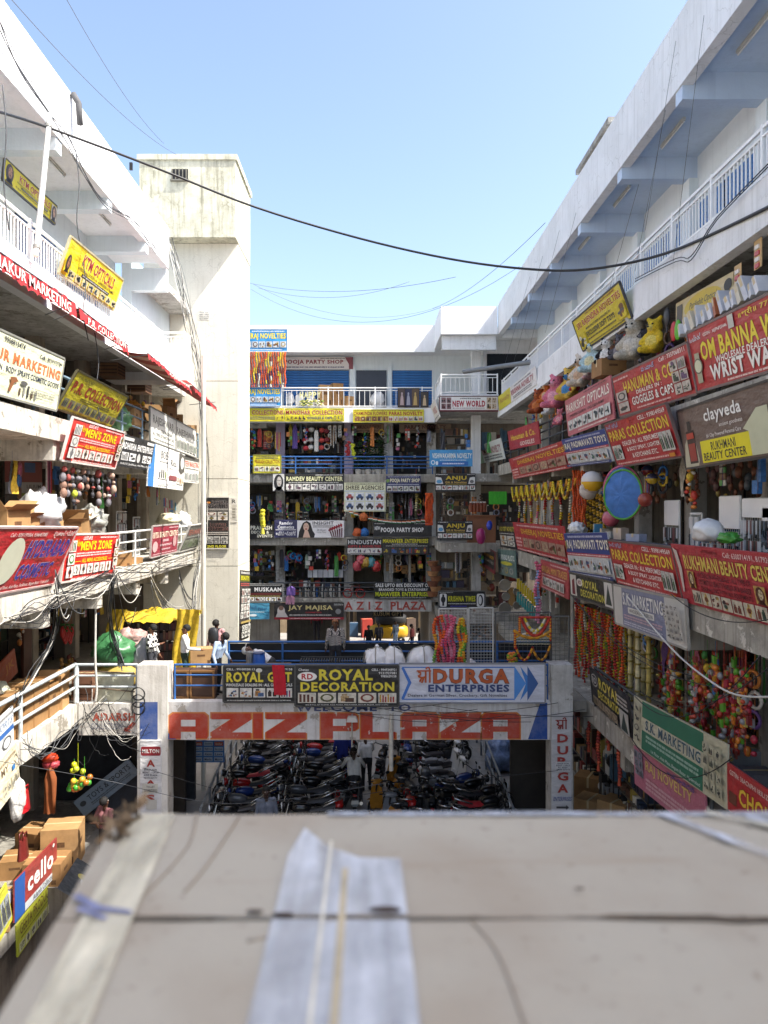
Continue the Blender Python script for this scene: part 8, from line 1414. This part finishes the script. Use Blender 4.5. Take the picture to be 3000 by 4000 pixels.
for i in range(2): cable('black wires clipped along the right railing, %s' % ORD[i], [onX(3000, 640+i*12, RX-.08), onX(2800, 850+i*10, RX-.1), onX(2700, 1000+i*15, RX-.1), onX(2640, 1010+i*12, RX-.1), onX(2480, 1090+i*10, RX-.08)], .009, cab_d, 'wires along the right railing', 4, 5)
cable('white hose sagging across the lower right shops', [onY(2450, 2330, 16.0), onX(2620, 2530, 5.3), onX(2760, 2650, 5.2), onX(2880, 2715, 5.2), onX(3050, 2722, 5.3)], .016, cab_w, n=6)
for i, (a, b, s) in enumerate((((2236, 2330), (2700, 2640), .3), ((2240, 2335), (2900, 2700), .5), ((2480, 2720), (2970, 2560), .6), ((2470, 2890), (2860, 2960), .5), ((2500, 2700), (3000, 2610), .4), ((2620, 2320), (3000, 2420), .2))):
    cable('thin dark wire hanging before the right lower signs, %s' % ORD[i], sag(onX(*a, RX-.3), onX(*b, RX-.3), s, 12), .009, cab_d, 'wires on the lower right', 4, 2)
for i in range(7):
    x0 = 1560+i*85; cable('dark wire draped across the painted beam, %s from the left' % ORD[i], sag(onY(x0-380, 2756+(i % 3)*10, YF-.2), onY(x0+200+20*i, 2745+(i % 4)*25, YF-.2), .12+.05*(i % 3), 12), .008, cab_d, 'wires over the painted beam', 4, 2)
# left wing bundles
def bundle(label, pts, n, r, jit, mats, group, seed):
    q = random.Random(seed)
    for i in range(n): cable(label % ORD[i % 20] if i < 20 else label % ('later '+ORD[i % 20]), [V(p)+V((q.uniform(-.3, 1), q.uniform(-1, 1), q.uniform(-1, 1)))*jit for p in pts], r*q.uniform(.7, 1.3), q.choice(mats), group, 4, 5)
bundle('grey wire in the loose bundle below the left parapet, %s', [onX(-30, 60, -6.3), onX(70, 260, -6.3), onX(190, 440, -6.3), onX(260, 560, -6.3), onX(330, 700, -6.28), onX(410, 810, -6.28), onX(520, 860, -6.28), onX(600, 985, -6.25)], 4, .01, .09, [cab_d, cab_g, cab_g], 'wires below the left parapet', 1)
for i, (x, y0, y1) in enumerate(((295, 585, 1000), (10, 330, 900), (320, 1000, 1330), (370, 1300, 1650))): cable('loose wire hanging down the left front, %s' % ORD[i], [onX(x, y0, -6.2), onX(x+15, (y0*2+y1)/3, -6.15), onX(x+5, (y0+2*y1)/3, -6.2), onX(x+25, y1, -6.2)], .012, cab_g, 'hanging wires on the left front', 4, 5)
bundle('wire in the bundle running down beside the tower, %s', [onY(650, 930, 28), onY(690, 1080, 27.5), onY(725, 1250, 27.5), onY(760, 1400, 28), onY(775, 1600, 28.3), onY(785, 1800, 28.4), onY(785, 2100, 28.4), onY(760, 2300, 27.5), onY(750, 2480, 27)], 13, .011, .25, [cab_d, cab_g, cab_w], 'wires down the tower edge', 2)
bundle('wire draped under the left second floor slab, %s', [onX(0, 2420, -6.5), onX(120, 2400, -6.45), onX(220, 2330, -6.45), onX(330, 2290, -6.45), onX(450, 2250, -6.45), onX(560, 2225, -6.45), onX(640, 2205, -6.45), onX(760, 2170, -6.45)], 9, .009, .28, [cab_d, cab_w, cab_g, cab_g], 'wires under the left second floor slab', 3)
q = random.Random(6)
for i in range(22):
    x0 = q.choice((215, 440, 455, 590, 700)); y0 = 2230+q.uniform(-20, 60); x1 = x0+q.uniform(20, 190); y1 = y0+q.uniform(40, 200); cable('loose loop of wire hanging below the left second floor slab, %s%s' % (ORD[i % 20], '' if i < 20 else ' of the last'), sag(onX(x0, y0, -6.4), onX(min(x1, 770), y1, -6.5), q.uniform(.1, .8), 12), .012, q.choice((cab_w, cab_d, cab_g)), 'wire loops on the left', 4, 2)
bundle('slanting wire from the left slab to the bridge corner, %s', [onX(440, 2240, -6.5), onX(425, 2400, -6.7), onX(440, 2500, -6.9), onY(465, 2600, 19.1)], 9, .012, .12, [cab_d, cab_d, cab_g], 'wires to the bridge corner', 4)
bundle('slanting wire across the left walkway, %s', [onX(215, 2290, -6.6), onX(205, 2480, -6.9), onX(120, 2640, -7.1), onX(60, 2735, -7.2)], 6, .014, .1, [cab_d, cab_w, cab_g], 'slanting wires at left', 5)
bundle('wire slung below the left first floor slab, %s', [onX(90, 2890, -7.15), onX(130, 2935, -7.1), onX(180, 2935, -7.1), onX(230, 2890, -7.1), onY(290, 2840, 19.0), onY(345, 2780, 19.05), onY(400, 2740, 19.05)], 8, .008, .18, [cab_d, cab_w, cab_g, cab_g], 'wires below the left first floor slab', 6)
for i in range(22):
    a = V((-6.9+q.uniform(-.3, .5), 19.05+q.uniform(-.1, .1), -5.0+q.uniform(-.25, .25))); b = a+V((q.uniform(-.6, 1.6), q.uniform(-.2, .1), q.uniform(-1.1, .5))); cable('tangled wire at the left bridge corner, %s%s' % (ORD[i % 20], '' if i < 20 else ' of the rest'), sag(a, b, q.uniform(.05, .7), 12, .02, i), q.uniform(.005, .009), q.choice((cab_w, cab_g, cab_d)), 'wire tangle at the bridge corner', 4, 2)
for i in range(3): m = MB(); [m.torus(onY(540, 2710, YF-.15)+V((0, -.01*k, 0)), (.2*(k % 2), 1, .1*(k % 3)), .15+.012*k, .008, 20, 4) for k in range(3)]; m.build('wire_coil', cab_d, None, label='coil of black wire tied by the left bridge column, %s' % ORD[i], cat='cable', group='wire coils').location.z -= .18*i
cable('white cord strung low across the court, left to right', [onX(-20, 2970, -7.0), onY(400, 3045, 17), onY(900, 3140, 17), onY(1500, 3060, 17)], .006, cab_g); cable('dark cord strung low in front of the parked bikes', [onY(560, 3000, 18.5), onY(1100, 3130, 18.5), onY(1700, 3060, 18.5), onY(2180, 3010, 18.5)], .006, cab_d)
cable('white pipe-like cord rising at the left bridge corner', [onY(375, 2330, 19.0), onY(372, 2560, 19.0), onY(378, 2690, 19.0), onY(372, 2742, 19.0)], .03, cab_w, n=6)
# ---------------------------------------------------------------- roof clutter
t = thing('roof_shed', 'small weathered shed end showing above the right parapet', 'shed', (7.5, 24.5, 8)); a = onX(2175, 800, 6.2); MB().box(6.3, 8, 20.2, 23.2, 8.0, 10.1).build('wall', wall_mat('9a938c', '4a443e', .9), t); MB().box(6.2, 8.1, 20.1, 23.3, 10.1, 10.25).build('roof', conc, t)
m = MB(); q0 = onX(285, 385, -6.35); m.tube([q0+V((0, 0, .1)), q0+V((.12, 0, -.1)), q0+V((.15, 0, -.55))], .07, 6); m.build('roof_rag', M('5a5a5c', .8), None, label='grey rag hanging from the left parapet', cat='cloth')
# ---------------------------------------------------------------- the box in the foreground
h = -.35; BX = thing('cardboard_box', 'large taped cardboard box close in front of the camera', 'box', (.2, .5, h-.4))
def cardmat(c, v=.1):
    """worn board: soft brown and grey blotches, long scuffs, fibre relief"""
    m = bpy.data.materials.new('worn_cardboard'); m.use_nodes = True; n = m.node_tree; L = n.links.new; b = n.nodes['Principled BSDF']; b.inputs['Roughness'].default_value = .7; tc = n.nodes.new('ShaderNodeTexCoord'); col = None
    for sc, mp, a, bq, lo, hi in ((5, (1, 1, 1), c, '8f7f6c', .42, .75), (3, (1, .25, 1), None, 'b5ad9f', .55, .8), (14, (.15, 1, 1), None, '8a7660', .62, .8), (60, (1, 1, 1), None, '7d7060', .62, .75)):
        g = n.nodes.new('ShaderNodeMapping'); g.inputs['Scale'].default_value = mp; L(tc.outputs['Object'], g.inputs[0]); t = n.nodes.new('ShaderNodeTexNoise'); t.inputs['Scale'].default_value = sc; t.inputs['Detail'].default_value = 7; L(g.outputs[0], t.inputs['Vector'])
        r = n.nodes.new('ShaderNodeMapRange'); r.inputs[1].default_value = lo; r.inputs[2].default_value = hi; r.inputs[4].default_value = .75; L(t.outputs['Fac'], r.inputs[0]); x = n.nodes.new('ShaderNodeMixRGB'); L(r.outputs[0], x.inputs[0]); x.inputs[2].default_value = lin(bq)+(1,)
        if col is None: x.inputs[1].default_value = lin(a)+(1,)
        else: L(col, x.inputs[1])
        col = x.outputs[0]
    L(col, b.inputs['Base Color']); t = n.nodes.new('ShaderNodeTexNoise'); t.inputs['Scale'].default_value = 30; t.inputs['Detail'].default_value = 8; L(tc.outputs['Object'], t.inputs['Vector']); bp = n.nodes.new('ShaderNodeBump'); bp.inputs['Strength'].default_value = .5; bp.inputs['Distance'].default_value = .004; L(t.outputs['Fac'], bp.inputs['Height']); L(bp.outputs[0], b.inputs['Normal']); return m
def filmmat(c, a):
    """packing tape film: see-through in places, crinkled"""
    m = M(c, .28, .2, 14.01, .35); n = m.node_tree; L = n.links.new; tc = n.nodes.new('ShaderNodeTexCoord'); g = n.nodes.new('ShaderNodeMapping'); g.inputs['Scale'].default_value = (6, .8, 1); L(tc.outputs['Object'], g.inputs[0]); t = n.nodes.new('ShaderNodeTexNoise'); t.inputs['Scale'].default_value = 7; t.inputs['Detail'].default_value = 6; L(g.outputs[0], t.inputs['Vector']); r = n.nodes.new('ShaderNodeMapRange'); r.inputs[1].default_value = .35; r.inputs[2].default_value = .65; r.inputs[3].default_value = a; r.inputs[4].default_value = 1; L(t.outputs['Fac'], r.inputs[0]); L(r.outputs[0], n.nodes['Principled BSDF'].inputs['Alpha']); return m
cb, cb2 = cardmat('a39b8c'), cardmat('978d7c', .12)
def sheet(nm, x0, x1, y0, y1, z, mat, nx=22, ny=10, amp=.0016, th=.004, seed=0, edge=None):
    m = MB(); rows = []
    for i in range(ny+1):
        r_ = []
        for j in range(nx+1):
            u, v_ = j/nx, i/ny; xa = x0[0]+(x0[1]-x0[0])*v_ if isinstance(x0, tuple) else x0; xb = x1[0]+(x1[1]-x1[0])*v_ if isinstance(x1, tuple) else x1; x = xa+(xb-xa)*u; yb = y1+(edge(x) if edge else 0); y = y0+(yb-y0)*v_
            r_.append(V((x, y, z+amp*nz((x*6, y*6, seed), 1.3))))
        rows.append(r_)
    m.grid(rows); lo = [[p+V((0, 0, -th)) for p in r] for r in rows]; m.grid([r[::-1] for r in lo])
    for a, b in ((rows[0], lo[0]), (lo[-1], rows[-1]), ([r[0] for r in lo], [r[0] for r in rows]), ([r[-1] for r in rows], [r[-1] for r in lo])): m.grid([b, a])
    return m.build(nm, mat, BX)
sheet('near_flap', (-.229, -.2677), (.80, .80), .22, .6515, h, cb, seed=1)
sheet('far_flap', (-.2675, -.289), (.80, .80), .6565, .882, h-.0005, cb, seed=2, edge=lambda x: .004*math.sin(x*5))
MB().box(-.226, .79, .225, .872, h-.45, h-.03).build('box_side', cb2, BX)
MB().box(-.255, .78, .645, .664, h-.03, h-.012).build('seam_gap', M('1a1512', .9), BX)
sr = random.Random(5); m = MB(); top_, bot_ = [], []
for i in range(61):
    x = -.25+.83*i/60; w0 = .0006+.0016*abs(nz((x*30, 0, 1), 1))+.004*max(0, nz((x*9, 3, 0), 1))+(.003 if x > .2 else 0); y = .654+.0025*nz((x*8, 1, 5), 1)-.003*(x > .3); top_.append(V((x, y+w0, h+.0018))); bot_.append(V((x, y-w0, h+.0018)))
m.grid([bot_, top_]); m.build('torn_seam', M('5a4c3c', .9, .5, 40), BX)
for pts in ([(-.1, .62), (-.02, .655), (.0, .657)], [(.085, .65), (.1, .6), (.105, .5), (.112, .4)], [(-.2, .88), (-.19, .8), (-.2, .72), (-.215, .66)], [(-.15, .87), (-.16, .76), (-.17, .7)]): MB().tube(smooth_path([(x, y, h+.0005) for x, y in pts], 6), .0016, 5).build('crease', cardmat('988d7e'), BX)
film = filmmat('c4c5c8', .5); film2 = filmmat('dcd4bc', .3)
sheet('tape_strip', (-.083, -.084), (.037, .031), .22, .651, h+.0022, film, 8, 12, .0016, .0006, 1)
m = MB(); z = h+.0028
pts = [(-.083, .657), (.031, .657), (.029, .762), (-.012, .764), (-.045, .79), (-.072, .835), (-.083, .77)]; m.poly([(x, y, z) for x, y in pts]); m.build('tape_end', film, BX)
for x, w_, c in ((-.028, .006, 'b8a888'), (-.043, .003, 'd6cfbc')): sheet('tape_crease', x, x+w_, .22, .80 if w_ < .005 else .74, h+.0034, M(c, .5, .2, 20), 2, 30, .0012, .0004, 3)
sheet('edge_tape', (-.205, -.267), (-.165, -.222), .22, .874, h+.0024, film2, 6, 16, .0016, .0006, 4)
for i, (xa, xb, ya, yb) in enumerate(((.33, .45, .872, .69), (.38, .62, .874, .71), (.42, .80, .86, .64))):
    d = V((xb-xa, yb-ya, 0)); n_ = V((-d.y, d.x, 0)).normalized()*.007; a = V((xa, ya, h+.004+i*.0006)); MB().add([a-n_, a+d-n_, a+d+n_, a+n_], [(0, 1, 2, 3)]).build('tape_streak', filmmat(('babec8', 'c4bfae', 'b4b8c3')[i], .25), BX)
sheet('far_edge_tape', -.05, .79, .87, .881, h+.0021, filmmat('b9bcc4', .1), 20, 3, .001, .0005, 5)
blue_ink = M('8488ac', .6, .35, 30)
for pts in ([(-.262, .69), (-.235, .668), (-.205, .66), (-.205, .655), (-.238, .66), (-.266, .683)], [(-.255, .662), (-.225, .645), (-.222, .649), (-.252, .667)]): MB().poly([(x, y, h+.0045) for x, y in pts]).build('ink_mark', blue_ink, BX)
m = MB(); rb2 = random.Random(2)
for i in range(40):
    a = V((-.275+rb2.uniform(-.014, .016), .84+rb2.uniform(-.032, .03), h+.004+rb2.uniform(-.006, .012))); d = V((rb2.uniform(-1, 1), rb2.uniform(-1, 1), rb2.uniform(-.6, .8)))*.013; e = V((rb2.uniform(-1, 1), rb2.uniform(-1, 1), rb2.uniform(-1, 1)))*.011; m.add([a, a+d, a+d+e, a+e], [(0, 1, 2, 3)])
m.build('torn_corner', M('7a644a', .9, .4, 40), BX)
for x, y, r in ((.012, .663, .009), (-.1, .66, .005), (.19, .70, .003), (-.075, .655, .006)): MB().ball((x, y, h+.0035), r, (1.6, .5, .25), 10, 6).build('torn_spot', M('3a2a20', .9), BX)
# the ledge that carries the box
MB().box(-.7, 1.2, .2, .9, h-.75, h-.455).build('ledge', conc, None, label='concrete ledge under the foreground box', cat='ledge')
def skin_flush():
    """one continuous skin per figure: rounded limbs fused by a voxel remesh, each face painted by its nearest limb"""
    import numpy as np
    tmp = []
    for o, C, mats, vox in SKINQ:
        m = MB()
        for a, b, r0, r1, k in C:
            d = (b-a).length
            if d < 1e-6: m.ball(a, r0, (1, 1, 1), 12, 8)
            else:
                m.cyl(a, b, r0, r1, 12); m.ball(a, r0, (1, 1, 1), 12, 8); m.ball(b, r1, (1, 1, 1), 12, 8)
        ob = bpy.data.objects.new('tmp', m.mesh('tmp', [mats[0]])); COL.objects.link(ob); rm = ob.modifiers.new('r', 'REMESH'); rm.mode = 'VOXEL'; rm.voxel_size = vox
        sm = ob.modifiers.new('s', 'SMOOTH'); sm.factor = .5; sm.iterations = 3; tmp.append(ob)
    dg = bpy.context.evaluated_depsgraph_get(); dg.update()
    for ob, (o, C, mats, vox) in zip(tmp, SKINQ):
        me = bpy.data.meshes.new_from_object(ob.evaluated_get(dg)); me.materials.clear()
        for q in mats: me.materials.append(q)
        n = len(me.polygons); cen = np.empty(n*3); me.polygons.foreach_get('center', cen); cen = cen.reshape(-1, 3); best = np.full(n, 1e9); idx = np.zeros(n, int)
        for a, b, r0, r1, k in C:
            a_, b_ = np.array(a), np.array(b); ab = b_-a_; L = max(1e-9, ab @ ab); t = np.clip(((cen-a_) @ ab)/L, 0, 1); d = np.linalg.norm(cen-a_-t[:, None]*ab, axis=1)-(r0+(r1-r0)*t)
            s = d < best; best[s] = d[s]; idx[s] = k
        me.polygons.foreach_set('material_index', idx.astype('i')); me.polygons.foreach_set('use_smooth', [True]*n); old = o.data; o.data = me
        me.name = o.name; bpy.data.meshes.remove(old)
    for ob in tmp: d = ob.data; bpy.data.objects.remove(ob); bpy.data.meshes.remove(d)
skin_flush()
text_flush()
